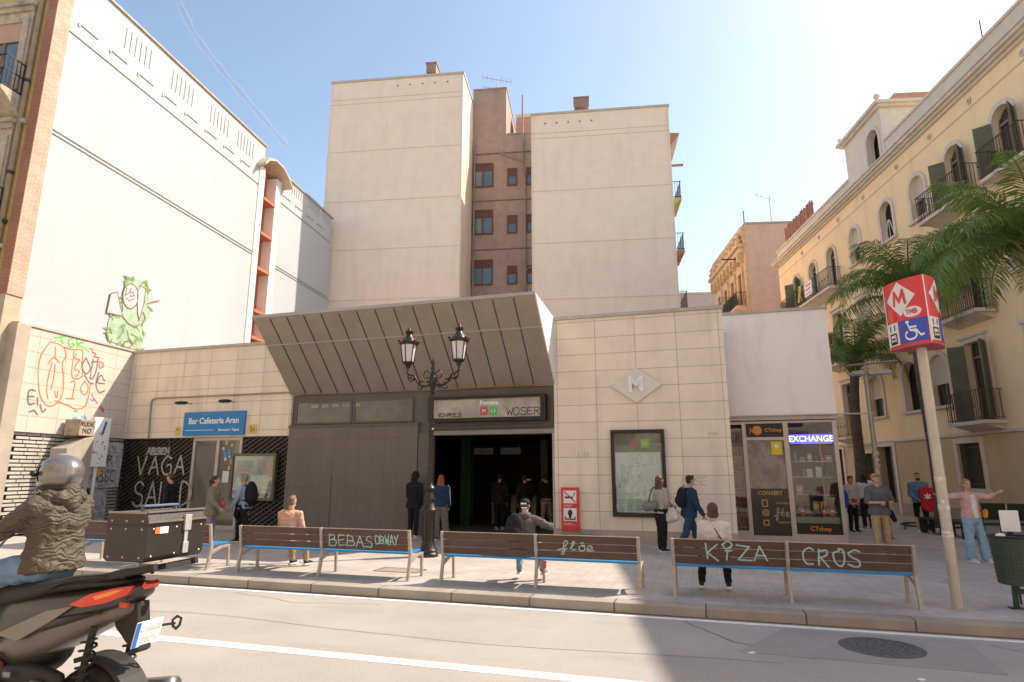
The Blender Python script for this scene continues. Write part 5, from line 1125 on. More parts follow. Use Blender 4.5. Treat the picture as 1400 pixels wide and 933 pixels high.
MB().bar((-.45, 0, 4.55), (.75, 0, 4.62), .3, .015).bar((.0, 0, 4.3), (.0, 0, 4.58), .05).build('reflector_plate', mat('grey plate', (.40,.38,.34)), ml_)
sk = MB(); q = random.Random(2)
for k in range(14): a = q.uniform(3.3, 5.6); z = q.uniform(1.5, 2.25); sk.ell((.076 * math.cos(a), .076 * math.sin(a), z), (.03, .008, .035))
sk.build('stickers', mat('mixed stickers', (.55,.38,.22), var=.6, scale=25), ml_)

# ------------------------------------------------------------------ litter bin
u, v = S.onz(1398, 833)
lb_ = thing('litter_bin', 'dark green perforated litter bin on a post at the right edge', 'litter bin', S, u, v, PV)
M_bin = mat('dark green bin', (.045,.065,.05), rough=.45, var=.15, scale=5, stains=(.12,.13,.10,.3))
M_bin2 = mat('green black iron', (.03,.045,.035), rough=.5)
MB().lathe([(.17, .30), (.215, .31), (.245, .86), (.255, .87), (.255, .90), (.235, .90), (.23, .85), (.20, .34), (.0, .34)], n=32).build('bin_body', M_bin, lb_, smooth='auto')
g = MB()
for k in range(30):
    t = 2 * math.pi * k / 30
    for j in range(9): z = .40 + j * .048; r_ = .215 + (z - .31) * .0545 + .002; g.lathe([(.008, 0), (.008, .003)], (r_ * math.cos(t), r_ * math.sin(t), z), 6, Vector((0, 0, 1)).rotation_difference(Vector((math.cos(t), math.sin(t), 0))).to_matrix())
g.build('perforations', M_black, lb_)
MB().bar((-.06, .0, 0), (-.05, 0, .33), .06, .05).box(-.14, .02, -.06, .06, 0, .012).bar((.12, 0, 0), (.12, 0, .33), .05, .05).bar((-.05, 0, .22), (.35, 0, .20), .05, .06).build('support', M_bin2, lb_)
MB().tube(smooth_path([(.25 * math.cos(t), .25 * math.sin(t), .905 + .02 * math.sin(5 * t)) for t in [k * .6283 for k in range(10)]], 3, True), .016, 6).build('bin_liner', M_black, lb_)
t = thing('bin_notice', 'white notice card standing above the litter bin at the right edge', 'notice', S, u + .10, v + .25, PV + .95); MB().box(-.1, .12, -.01, .01, 0, .28).build('card', M_wh, t); MB().box(-.01, .01, .011, .03, -.94, .02).build('stick', M_iron, t)
t = thing('bin_wrapper', 'crumpled white wrapper lying on the rim of the litter bin', 'litter', S, u - .16, v - .12, PV + .915); MB().lathe([(.02, 0), (.06, .005), (.05, .03), (.01, .04)], n=7, sy=.5).build('wrapper', M_wh, t)

# ------------------------------------------------------------------ street chairs and terrace furniture on the right
M_gch = mat('dark green chair', (.025,.04,.032), rough=.5, var=.15)
def chair(px, py, face, lb):
    p = ground(px, py); t = thing('street_chair', lb, 'chair', loc=p, rz=-R(face), group='dark green street chairs beside the yellow building')
    MB().box(-.28, .28, -.22, .24, .42, .46).build('seat', M_gch, t, bevel=.01)
    MB().bar((0, -.24, .46), (0, -.34, .88), .56, .04, (0, 1, .2)).build('backrest', M_gch, t, bevel=.01)
    for s in (-1, 1):
        MB().tube([(s * .26, .2, 0), (s * .26, .2, .64), (s * .26, -.2, .66)], .018, 6).build('arm_frame', M_gch, t); MB().tube([(s * .26, -.3, 0), (s * .26, -.22, .45), (s * .26, -.32, .88)], .018, 6).build('leg', M_gch, t)
    return t
chair(1358, 731, 20, 'dark green street chair behind the woman with outstretched arms')
chair(1398, 733, 30, 'dark green street chair at the right edge above the litter bin')
t = thing('low_bench', 'low dark green bench seat beside the bearded man with the red bag', 'bench', S, *S.onz(1300, 733), z=PV, rz=-R(75))
MB().box(-1.1, .9, -.24, .24, .40, .45).build('seat', M_gch, t, bevel=.008)
for x in (-1.0, -.1, .8): MB().box(x - .03, x + .03, -.2, .2, 0, .4).build('leg', M_gch, t)
t = thing('tree_guard', 'low black hoop rail on the ground beneath the right palm', 'rail', loc=ground(1288, 724))
MB().tube([(1.15 * math.cos(k * .2618), .9 * math.sin(k * .2618), .13) for k in range(25)], .03, 8).build('hoop', M_gch, t)
g = MB()
for k in range(6): g.tube([(1.15 * math.cos(k * 1.047), .9 * math.sin(k * 1.047), 0), (1.15 * math.cos(k * 1.047), .9 * math.sin(k * 1.047), .13)], .02, 6)
g.build('hoop_foot', M_gch, t)
t = thing('long_rail', 'long low dark rail running to the right edge behind the litter bin', 'rail', loc=ground(1375, 739), rz=-R(8)); MB().bar((-1.0, 0, .40), (3.0, .0, .40), .05, .06).build('rail', M_gch, t)
for x in (-.9, .5, 1.9): MB().bar((x, 0, 0), (x, 0, .4), .04).build('post', M_gch, t)
t = thing('grey_bollard', 'squat grey post beside the street lamp on the plaza', 'bollard', S, 5.95, 3.2, PV); MB().lathe([(.06, 0), (.06, .5), (.09, .55), (.09, .62), (.03, .68)], n=14).build('post', M_steel, t); MB().lathe([(.1, 0), (.1, .02)], n=14).build('foot', M_iron, t)

# ------------------------------------------------------------------ palms
M_trunk = mat('palm trunk bark', (.13,.095,.07), rough=.9, var=.35, scale=6, bump=1, bscale=18, sscale=(1,1,6), stains=(.05,.04,.03,.6))
M_frond = mat('palm leaflet', (.14,.215,.06), rough=.42, var=.5, scale=1.2, bump=0, spec=.35, stains=(.24,.27,.09,.6), sscale=(2,2,2))
M_rach = mat('palm leaf stalk', (.16,.18,.06), rough=.5, var=.2, bump=0)
for mm in (M_frond,):
    n_t = mm.node_tree; b_ = n_t.nodes['Principled BSDF']; tr_ = n_t.nodes.new('ShaderNodeBsdfTranslucent'); tr_.inputs[0].default_value = (.22, .32, .05, 1)
    mx_ = n_t.nodes.new('ShaderNodeMixShader'); mx_.inputs[0].default_value = .4; n_t.links.new(b_.outputs[0], mx_.inputs[1]); n_t.links.new(tr_.outputs[0], mx_.inputs[2]); n_t.links.new(mx_.outputs[0], n_t.nodes['Material Output'].inputs[0])
def frond_mesh(L, droop, seed, nl=54, ll=.55):
    q = random.Random(seed); g = MB(); st = MB()
    pts = []; n = 24; ang = R(55); p = Vector((0, 0, 0))
    for k in range(n + 1):
        pts.append(p.copy()); a = ang - (k / n) ** 1.25 * R(droop); p = p + Vector((math.cos(a), 0, math.sin(a))) * L / n
    st.tube(pts, [.03 * (1 - k / n) + .004 for k in range(n + 1)], 6)
    for k in range(nl):
        t = .12 + .87 * k / nl; f_ = t * n; i = int(f_); p = pts[i].lerp(pts[min(i + 1, n)], f_ - i); d = (pts[min(i + 1, n)] - pts[max(i - 1, 0)]).normalized(); upv = Vector((-d.z, 0, d.x))
        for s in (-1, 1):
            l1 = ll * (math.sin(math.pi * (t * .85 + .12)) ** .6) * q.uniform(.6, 1.2); fwd = .2 + .7 * t + q.uniform(-.15, .2)
            dir1 = (Vector((0, s, 0)) + d * fwd + upv * q.uniform(-.1, .35)).normalized(); dir2 = (dir1 + Vector((0, 0, -1)) * q.uniform(.5, 1.3)).normalized(); dir3 = (dir2 + Vector((0, 0, -1.2))).normalized()
            w = d * .019; a = p; b = p + dir1 * l1 * .35; c = b + dir2 * l1 * .35; e = c + dir3 * l1 * .3
            g.add([a - w * .5, a + w * .5, b + w, b - w, c + w * .8, c - w * .8, e], [(0, 1, 2, 3), (3, 2, 4, 5), (5, 4, 6)])
    return g, st
def palm(label, base, top, r, nf, L, seed, ll=.55, special=()):
    t = thing('palm_tree', label, 'palm tree', loc=base, group='palm trees in front of the yellow building')
    top = Vector(top) - Vector(base); q = random.Random(seed)
    pts = [Vector((0, 0, 0)).lerp(top, k / 22) + Vector((.06 * math.sin(k * .3), 0, 0)) for k in range(23)]
    MB().tube(pts, [r * (1.25 if k == 0 else 1) * (1 - .25 * k / 22) * (1 + .05 * (k % 2)) for k in range(23)], 14).build('trunk', M_trunk, t, smooth=True)
    g = MB()
    for k in range(26): a = k * 2.4; z = -.5 + k * .024; g.bar(top + Vector((r * .8 * math.cos(a), r * .8 * math.sin(a), z)), top + Vector((r * 1.9 * math.cos(a), r * 1.9 * math.sin(a), z + .35)), .07, .03)
    g.build('leaf_bases', M_rach, t)
    var = [frond_mesh(L, dr, seed * 7 + k, ll=ll) for k, dr in enumerate((95, 120, 145))]
    mesh = [(a.build('frond', M_frond, t, fixn=False), b.build('stalk', M_rach, t)) for a, b in var]
    spec = list(special) + [None] * (nf - len(special))
    for k in range(nf):
        vi = k % 3
        if k < 3: o = mesh[k][0]; s_ = mesh[k][1]; s_.parent = o
        else: o = mesh[vi][0].copy(); C.objects.link(o); s_ = mesh[vi][1].copy(); C.objects.link(s_); s_.parent = o; o.parent = t
        s_.location = (0, 0, 0); s_.rotation_euler = (0, 0, 0)
        az = k * 2.399 + q.uniform(-.25, .25); pit = (-.55 + 1.15 * (k / nf)) + q.uniform(-.15, .15)
        if spec[k]: az, pit = spec[k]
        o.location = top + Vector((.08 * math.cos(az), .08 * math.sin(az), .1)); o.rotation_euler = (q.uniform(-.25, .25), -pit * -1 if False else -pit, az); sc_ = q.uniform(.85, 1.1); o.scale = (sc_,) * 3
    return t
b_ = ground(1287, 719); palm('palm with tall thin leaning trunk just behind the metro totem', b_, at_y(1247, 410, b_.y), .17, 28, 3.5, 3, .85)
b_ = ground(1178, 706); palm('smaller palm with dark trunk behind the two head street lamp', b_, at_y(1168, 500, b_.y), .22, 22, 3.0, 5, .75)
b_ = Vector((12.1, 12.2, PV)); tp = at_y(1415, 345, 12.6); b_ = Vector((tp.x + 1.4, 12.9, PV)); palm('large near palm whose green crown fills the right edge', b_, tp, .2, 34, 2.75, 9, .70)
# ------------------------------------------------------------------ people
from mathutils import noise
def voxelize(mb, name, m, parent, vs, smooth=3, wr=0):
    me = bpy.data.meshes.new('tmp'); me.from_pydata(mb.v, [], mb.f); me.update()
    bm = bmesh.new(); bm.from_mesh(me); bmesh.ops.recalc_face_normals(bm, faces=bm.faces); bm.to_mesh(me); bm.free()
    o = bpy.data.objects.new('tmp', me); C.objects.link(o)
    r_ = o.modifiers.new('r', 'REMESH'); r_.mode = 'VOXEL'; r_.voxel_size = vs
    if wr:
        tx_ = bpy.data.textures.get('cloth folds') or bpy.data.textures.new('cloth folds', 'CLOUDS'); tx_.noise_scale = .075; tx_.noise_depth = 3; tx_.noise_type = 'HARD_NOISE'
        d_ = o.modifiers.new('d', 'DISPLACE'); d_.texture = tx_; d_.texture_coords = 'LOCAL'; d_.strength = wr * 3.2; d_.mid_level = .30
    if smooth: s_ = o.modifiers.new('s', 'SMOOTH'); s_.factor = .5; s_.iterations = smooth
    bpy.context.view_layer.update()
    m2 = bpy.data.meshes.new_from_object(o.evaluated_get(bpy.context.evaluated_depsgraph_get()))
    bpy.data.objects.remove(o); bpy.data.meshes.remove(me)
    m2.name = name; m2.materials.clear(); m2.materials.append(m)
    for p in m2.polygons: p.use_smooth = True
    ob = bpy.data.objects.new(name, m2); C.objects.link(ob); ob.parent = parent; return ob
def rings(mb, rs, X, F, n=18):
    o = len(mb.v)
    for c, hw, hd in rs:
        for k in range(n):
            t = 2 * math.pi * k / n; ct, st = math.cos(t), math.sin(t)
            mb.v.append(tuple(c + X * hw * math.copysign(abs(ct) ** .8, ct) + F * hd * math.copysign(abs(st) ** .8, st)))
    for i in range(len(rs) - 1):
        for k in range(n): a = o + i * n + k; b = o + i * n + (k + 1) % n; mb.f.append((a, b, b + n, a + n))
    mb.f.append(tuple(o + k for k in reversed(range(n)))); mb.f.append(tuple(o + (len(rs) - 1) * n + k for k in range(n))); return mb
M_skin = mat('skin', (.50,.30,.21), rough=.5, var=.06, bump=0); M_skin2 = mat('tanned skin', (.40,.22,.145), rough=.5, var=.06, bump=0)
M_eye = mat('dark eye', (.02,.015,.012), rough=.2, bump=0); M_lip = mat('lips', (.38,.14,.12), rough=.5, bump=0)
def cloth(name, col, **k): return mat('cloth ' + name, col, rough=.85, var=.14, scale=7, bump=.6, bscale=22, spec=.2, **k)
def V(*a): return Vector(a)
DEF = dict(La=(-.12, .02, -1), Lf=(-.05, .18, -1), Ra=(.12, .02, -1), Rf=(.05, .18, -1), Lt=(-.02, .02, -1), Ls=(0, -.02, -1), Rt=(.02, .02, -1), Rs=(0, -.02, -1), lean=2, yaw=0, nod=0)
def person(label, loc, face, H=1.7, pose=None, top=None, sleeve=1.0, hem=.03, bulk=1.0, bottom=None, legw=1.0, leglen=1.0, shoes=None, hair='short', haircol=(.03,.02,.015), skin=None, sit=None, vs=.0085, extra=None, group=None, fem=False, shirt=None, cuff=None, loosecuff=0):
    P = dict(DEF); P.update(pose or {}); skin = skin or M_skin; s = H
    t = thing('person', label, 'person', loc=loc, rz=-R(face), group=group)
    D = {k: V(*P[k]).normalized() for k in ('La', 'Lf', 'Ra', 'Rf', 'Lt', 'Ls', 'Rt', 'Rs')}
    X = V(1, 0, 0); sp = V(0, math.sin(R(P['lean'])), math.cos(R(P['lean']))); F = V(0, math.cos(R(P['lean'])), -math.sin(R(P['lean'])))
    hipw = .054 * s; TL, SL_, UA, FA = .245 * s, .235 * s, .165 * s, .148 * s
    J = {}
    lows = []
    for sd, sx in (('L', -1), ('R', 1)):
        h = V(sx * hipw, 0, 0); k = h + D[sd + 't'] * TL; a = k + D[sd + 's'] * SL_; J[sd] = [h, k, a]; lows.append(a.z)
    pz = (sit if sit is not None else -min(lows) + .045 * s)
    pel = V(0, 0, pz)
    for sd in 'LR': J[sd] = [p + pel for p in J[sd]]
    shw = (.105 if fem else .118) * s
    for sd, sx in (('L', -1), ('R', 1)):
        sh = pel + sp * .272 * s + X * sx * shw; e = sh + D[sd + 'a'] * UA; w = e + D[sd + 'f'] * FA; J[sd + 'arm'] = [sh, e, w]
    neck = pel + sp * .315 * s; HZ = Matrix.Rotation(R(P['yaw']) * -1, 3, 'Z') @ Matrix.Rotation(R(-P['nod']), 3, 'X')
    hc = neck + sp * .022 * s + HZ @ V(0, .018 * s, .075 * s); J['head'] = hc; J['neck'] = neck; J['pel'] = pel; J['sp'] = sp; J['F'] = F; J['HZ'] = HZ
    b = MB(); k1 = s / 1.7
    tor = [(-.075, .075, .052), (-.04, .093, .066), (0, .098, .068), (.06, .086, .06), (.12, .078, .055), (.2, .092, .062), (.25, .098, .060), (.28, .080, .050), (.302, .048, .038)]
    rings(b, [(pel + sp * z * s, hw * s * (.95 if fem else 1), hd * s) for z, hw, hd in tor], X, F)
    b.cap(neck - sp * .02 * s, hc - HZ @ V(0, .01 * s, .02 * s), .034 * s, .031 * s)
    b.ell(hc + HZ @ V(0, -.006, .014) * k1, (.073 * k1, .092 * k1, .098 * k1), HZ, 18, 14); b.ell(hc + HZ @ V(0, .022, -.055) * k1, (.052 * k1, .062 * k1, .062 * k1), HZ)
    b.cap(hc + HZ @ V(0, .083, .012) * k1, hc + HZ @ V(0, .103, -.028) * k1, .010 * k1, .015 * k1, 8)
    for sx in (-1, 1): b.ell(hc + HZ @ V(sx * .074, -.005, -.005) * k1, (.012 * k1, .02 * k1, .032 * k1), HZ, 8, 6)
    for sd, sx in (('L', -1), ('R', 1)):
        h, k, a = J[sd]; b.cap(h, k, .050 * s, .033 * s).cap(k, k.lerp(a, .35), .033 * s, .034 * s).cap(k.lerp(a, .35), a, .034 * s, .021 * s)
        fd = V(sx * .12, 1, 0).normalized(); b.cap(a + V(0, -.02, -.025) * k1, a + fd * .13 * k1 + V(0, 0, -.045) * k1, .03 * k1, .025 * k1)
        sh, e, w = J[sd + 'arm']; b.cap(pel + sp * .284 * s + X * sx * shw * .4, sh, .036 * s, .036 * s).cap(sh, e, .033 * s, .024 * s).cap(e, w, .025 * s, .016 * s)
        # hand
        d = D[sd + 'f']; acr = d.cross(X * sx); acr = acr.normalized() if acr.length > .15 else V(0, 1, 0); th = d.cross(acr).normalized()
        Mx = Matrix((acr, th, d)).transposed(); pc = w + d * .05 * k1
        b.ell(pc, (.040 * k1, .018 * k1, .052 * k1), Mx, 12, 8)
        inward = -th if (-th).dot(-X * sx) > 0 else th
        for i, (off, ln) in enumerate(((-.029, .062), (-.010, .074), (.010, .070), (.028, .055))):
            r0 = pc + acr * off * k1 + d * .035 * k1; d2 = (d + inward * .35).normalized(); m_ = r0 + d2 * ln * .55 * k1; d3 = (d + inward * .9).normalized(); b.cap(r0, m_, .0095 * k1, .009 * k1, 7).cap(m_, m_ + d3 * ln * .45 * k1, .009 * k1, .008 * k1, 7)
        tb = pc - acr * -.03 * k1 if False else pc + acr * .034 * k1 - d * .015 * k1; m_ = tb + (acr * .6 + d + inward * .4).normalized() * .032 * k1; b.cap(tb, m_, .012 * k1, .011 * k1, 7).cap(m_, m_ + (d + inward * .5).normalized() * .026 * k1, .0105 * k1, .009 * k1, 7)
    voxelize(b, 'body', skin, t, vs, 2)
    e_ = MB()
    for sx in (-1, 1): e_.ell(hc + HZ @ V(sx * .030, .081, .012) * k1, (.011 * k1, .006 * k1, .006 * k1), HZ, 8, 6); e_.ell(hc + HZ @ V(sx * .031, .086, .032) * k1, (.018 * k1, .006 * k1, .004 * k1), HZ, 8, 5)
    e_.build('eyes', M_eye, t, smooth=True); MB().ell(hc + HZ @ V(0, .085, -.052) * k1, (.021 * k1, .007 * k1, .006 * k1), HZ, 8, 6).build('mouth', M_lip, t, smooth=True)
    # clothes
    cv = .014
    if bottom:
        g = MB(); rings(g, [(pel + sp * z * s, (hw + .010) * s, (hd + .012) * s) for z, hw, hd in ((-.07, .082, .056), (-.03, .096, .068), (0, .098, .070), (.05, .088, .062))], X, F)
        for sd in 'LR':
            h, k, a = J[sd]; end = k.lerp(a, .95) if leglen >= 1 else (k.lerp(a, max(0, (leglen - .5) * 2)) if leglen > .5 else h.lerp(k, leglen * 2))
            g.cap(h, k, .057 * s * (1 + (legw - 1) * .5), .042 * s * legw)
            if leglen > .5: g.cap(k, end, .042 * s * legw, (.034 * legw + loosecuff) * s)
        bo = voxelize(g, 'trousers', bottom, t, cv, 2, .011)
    if top:
        g = MB(); q = bulk; rs = [(z, hw, hd) for z, hw, hd in tor if z > -.035 or hem > .03]
        base = [(-hem, .098, .070)] + [(z, hw, hd) for z, hw, hd in tor[2:]]
        rings(g, [(pel + sp * z * s, (hw + .010) * s * q, (hd + .013) * s * q) for z, hw, hd in base[:-1]] + [(pel + sp * .312 * s, .05 * s, .045 * s)], X, F)
        for sd, sx in (('L', -1), ('R', 1)):
            sh, e, w = J[sd + 'arm']; g.cap(pel + sp * .280 * s + X * sx * shw * .4, sh, .043 * s * q, .042 * s * q); ee = sh.lerp(e, min(1, sleeve * 2)); g.cap(sh, ee, .041 * s * q, .034 * s * q)
            if sleeve > .5: g.cap(e, e.lerp(w, min(.98, (sleeve - .5) * 2)), .034 * s * q, .026 * s * q)
        voxelize(g, 'top', top, t, cv, 2, .012)
    if shoes:
        for sd, sx in (('L', -1), ('R', 1)):
            a = J[sd][2]; D_s = D[sd + 's']; fd = V(sx * .12, 1, 0).normalized(); fz = a.z - .047 * s
            up_ = V(0, 0, 1) if abs(D_s.z) > .5 or sit is None else V(0, 0, 1)
            g = MB().cap(a + V(0, -.018, -.018) * k1, a + fd * .045 * k1 + V(0, 0, -.03) * k1, .043 * k1, .042 * k1).cap(a + fd * .04 * k1 + V(0, 0, -.038) * k1, a + fd * .15 * k1 + V(0, 0, -.05) * k1, .042 * k1, .030 * k1)
            so_ = voxelize(g, 'shoe', shoes, t, .011, 2)
            MB().poly([tuple((V(*p) * k1)) for p in ((-.04, -.07), (.04, -.07), (.045, .10), (.038, .17), (0, .195), (-.038, .17), (-.045, .10))], plane='xy', a=-.080 * k1, b=-.058 * k1).build('sole', M_wh if shoes != M_tan else M_tan, so_, bevel=.004).location = a + V(0, -.005, .0)
    # hair and headwear
    Mh = cloth('x', (0, 0, 0)) if False else mat('hair %s' % (str(haircol)), haircol, rough=.55, var=.3, scale=9, bump=.8, bscale=50)
    if hair != 'none':
        g = MB()
        def h_(x, y, z): return hc + HZ @ V(x, y, z) * k1
        if hair in ('short', 'curly', 'fade', 'grey'):
            z_ = .002 if hair == 'fade' else .010
            g.ell(h_(0, -.022, .038), ((.074 + z_) * k1, (.084 + z_) * k1, (.080 + z_) * k1), HZ); g.ell(h_(0, -.045, -.01), ((.066 + z_) * k1, (.055 + z_) * k1, (.06 + z_) * k1), HZ); g.ell(h_(0, .03, .088), (.058 * k1, .055 * k1, .026 * k1 + z_), HZ)
        elif hair in ('long', 'bob', 'bun', 'tail'):
            g.ell(h_(0, -.02, .034), (.088 * k1, .096 * k1, .092 * k1), HZ); g.ell(h_(0, -.04, -.02), (.084 * k1, .064 * k1, .085 * k1), HZ)
            if hair == 'bob': g.ell(h_(0, -.035, -.065), (.095 * k1, .072 * k1, .06 * k1), HZ)
            if hair == 'long':
                for x in (-.07, -.035, 0, .035, .07): g.cap(h_(x, -.05, -.02), neck + X * x * 1.25 * k1 - F * (.095 - abs(x) * .3) * k1 - sp * .19 * s * (1 - abs(x) * 3), .036 * k1, .020 * k1)
            if hair == 'tail': g.cap(h_(0, -.10, .03), h_(0, -.15, .0), .03 * k1, .03 * k1).cap(h_(0, -.15, .0), h_(0, -.13, -.15), .03 * k1, .012 * k1)
            if hair == 'bun': g.ell(h_(0, -.11, .03), .045 * k1)
        elif hair == 'hood':
            g.ell(h_(0, -.015, .015), (.108 * k1, .112 * k1, .125 * k1), HZ); g.cap(h_(0, -.05, -.08), neck - F * .03 * k1, .09 * k1, .10 * k1)
        if hair == 'cap':
            g.ell(h_(0, -.025, .0), (.078 * k1, .08 * k1, .07 * k1), HZ); voxelize(g, 'hair', Mh, t, .011, 2)
            g = MB().ell(h_(0, -.006, .055), (.088 * k1, .104 * k1, .072 * k1), HZ)
            g.add([h_(-.07, .06, .045), h_(.07, .06, .045), h_(.055, .15, .035), h_(-.055, .15, .035), h_(-.07, .06, .055), h_(.07, .06, .055), h_(.055, .15, .044), h_(-.055, .15, .044)], [(0,1,2,3), (4,5,6,7), (0,1,5,4), (1,2,6,5), (2,3,7,6), (3,0,4,7)])
            g.build('cap', extra or M_tan, t, smooth=True)
        elif hair in ('helmet', 'bald'): pass
        elif g.v: voxelize(g, 'hood' if hair == 'hood' else 'hair', top if hair == 'hood' else Mh, t, .011, 2)
    return t, J, k1
M_tan = cloth('tan', (.40,.27,.14)); M_blk = cloth('black', (.018,.018,.02)); M_whs = mat('white shoe', (.6,.57,.52), rough=.5, var=.08, bump=.1)
M_jean = cloth('jeans', (.13,.22,.34)); M_ljean = cloth('light jeans', (.26,.38,.50)); M_navy = cloth('navy', (.022,.045,.085)); M_dj = cloth('dark jeans', (.03,.06,.10))
M_brs = mat('brown shoe', (.25,.14,.09), rough=.5); M_bls = mat('black shoe', (.02,.02,.02), rough=.5)
def backpack(label, t, J, k1, m, side=0, sc=1.0, strap=True):
    """a backpack as a thing of its own, worn on the back of person t"""
    b = thing('backpack', label, 'backpack', loc=t.location.copy(), rz=t.rotation_euler.z)
    pel, sp, F = J['pel'], J['sp'], J['F']; c = pel + sp * .19 * k1 * 1.7 - F * .185 * k1 * 1 + V(side, 0, 0)
    g = MB()
    Mx = Matrix((V(1, 0, 0), F, sp)).transposed()
    g.ell(c, (.165 * k1 * sc, .105 * k1 * sc, .24 * k1 * sc), Mx).ell(c - sp * .09 * k1, (.17 * k1 * sc, .11 * k1 * sc, .15 * k1 * sc), Mx).ell(c - sp * .07 * k1 - F * .06 * k1, (.12 * k1 * sc, .085 * k1 * sc, .11 * k1 * sc), Mx)
    voxelize(g, 'bag', m, b, .013, 2)
    for sx in (-1, 1):
        pts = [c + V(sx * .09 * k1, 0, 0) + sp * .17 * k1 + F * .06 * k1, J['neck'] + V(sx * .085 * k1, 0, 0) + sp * .0 * k1, J['neck'] + V(sx * .10 * k1, 0, 0) + F * .125 * k1 - sp * .1 * k1, pel + V(sx * .15 * k1, 0, 0) + F * .1 * k1 + sp * .2 * k1, c + V(sx * .15 * k1, 0, 0) - sp * .17 * k1 + F * .05 * k1]
        MB().tube(smooth_path(pts, 5), .02 * k1, 6, .4).build('strap', M_blk, b)
    MB().tube(smooth_path([c + sp * .22 * k1 + F * .04 * k1 + V(-.03, 0, 0), c + sp * .26 * k1 + F * .04 * k1, c + sp * .22 * k1 + F * .04 * k1 + V(.03, 0, 0)], 4), .009, 6).build('top_loop', M_blk, b)
    return b
def gp_(px, py): return ground(px, py)

# walkers left of the station
WALK = dict(Lt=(-.02, .42, -1), Ls=(0, .1, -1), Rt=(.02, -.30, -1), Rs=(0, -.55, -1), La=(-.12, -.22, -1), Lf=(-.02, .1, -1), Ra=(.12, .22, -1), Rf=(0, .6, -1), lean=5)
WALK2 = dict(Lt=(-.02, -.30, -1), Ls=(0, -.6, -1), Rt=(.02, .40, -1), Rs=(0, .08, -1), La=(-.12, .22, -1), Lf=(0, .7, -1), Ra=(.12, -.2, -1), Rf=(0, .15, -1), lean=5)
t, J, k = person('man in black jacket and grey trousers walking left behind the scooter box', gp_(228, 735), -85, 1.74, WALK, M_blk, bottom=cloth('grey trousers', (.33,.32,.36)), shoes=M_whs, hair='short', haircol=(.05,.03,.02), hem=.05, bulk=1.08)
t, J, k = person('woman with ponytail in long khaki jacket and purple leggings by the cafe door', gp_(285, 745), 85, 1.64, dict(Lf=(.1, .8, -.5), Rf=(-.1, .75, -.7), Ra=(.1, .15, -1), nod=-8), cloth('khaki', (.22,.20,.14)), bottom=cloth('mauve leggings', (.28,.20,.30)), shoes=M_bls, hair='tail', haircol=(.03,.02,.015), hem=.10, bulk=1.15, fem=True)
hb = thing('red_flask', 'small red flask held by the woman in the khaki jacket', 'flask', loc=gp_(285, 745) + Vector((.28, -.06, .93))); MB().lathe([(.03, 0), (.04, .01), (.04, .12), (.02, .14)], n=12).build('flask', M_red, hb); MB().lathe([(.021, .14), (.021, .17)], n=12).build('cap', M_blk, hb)
t, J, k = person('person in black coat and pale blue sleeve striding left with a big backpack', gp_(330, 742), -82, 1.72, WALK2, cloth('pale blue shirt', (.30,.38,.50)), bottom=M_blk, shoes=M_bls, hair='grey', haircol=(.25,.21,.17), hem=.03)
backpack('large black backpack on the person in pale blue sleeves by the notice board', t, J, k, M_blk, sc=1.25)
ct_ = thing('tied_jacket', 'black jacket slung over the arm of the person in pale blue sleeves', 'jacket', loc=t.location.copy(), rz=t.rotation_euler.z)
g = MB().cap(V(.05, .12, .95), V(.08, .2, .62), .12, .09).cap(V(-.05, .1, 1.0), V(-.08, .16, .68), .10, .07); voxelize(g, 'cloth', M_blk, ct_, .014, 3); MB().tube([V(.0, .02, 1.02), V(.05, .14, 1.06), V(.1, .2, 1.0)], .025, 8).build('sleeve', M_blk, ct_)

# standing by the lamp post
t, J, k = person('person in black hoodie and black trousers standing left of the old lamp post', gp_(564, 736), 35, 1.74, dict(Lf=(.35, .5, -1), Rf=(-.45, .55, -1)), M_blk, bottom=M_blk, shoes=M_whs, hair='hood', hem=.08, bulk=1.1, skin=M_skin)
MB().lathe([(.192, .0), (.200, .01), (.200, .04), (.192, .05)], (0, 0, .80), 24, sy=.72).build('shirt_hem', M_wh, t)
t, J, k = person('red haired woman in navy track jacket and wide grey trousers behind the lamp post', gp_(601, 738), 15, 1.66, dict(Rt=(.08, .1, -1), Rs=(.08, .05, -1), Lf=(.3, .8, -.5), Rf=(-.1, .6, -1)), M_navy, bottom=cloth('wide grey', (.16,.14,.13)), legw=1.35, loosecuff=.012, shoes=M_whs, hair='long', haircol=(.28,.07,.025), hem=.02, bulk=1.1, fem=True)
sh, e, w = J['Rarm']; g = MB().tube([sh + V(.03, 0, .075), sh + V(.075, 0, .01), e + V(.062, 0, 0), w + V(.045, 0, .02)], .012, 6, .5); g.build('sleeve_stripe', M_wh, t)

# people inside the hall
for k_, (u, v, px_, lb, tp_, bt_2, hr) in enumerate(((-4.9, 2.6, 0, 'dim person with white trainers standing inside the dark hall', M_blk, M_blk, 'short'), (-4.15, 2.9, 0, 'dim person in teal trousers inside the dark hall', M_blk, cloth('teal', (.06,.09,.085)), 'short'), (-3.55, 3.3, 0, 'person with beige trousers walking into the dark hall', M_blk, cloth('beige', (.36,.31,.24)), 'short'))):
    t, J, k = person(lb, S.w(u, v, PV), (20, -10, 10)[k_], 1.7, (None, WALK, WALK2)[k_], tp_, bottom=bt_2, shoes=M_whs, hair=hr, vs=.011)

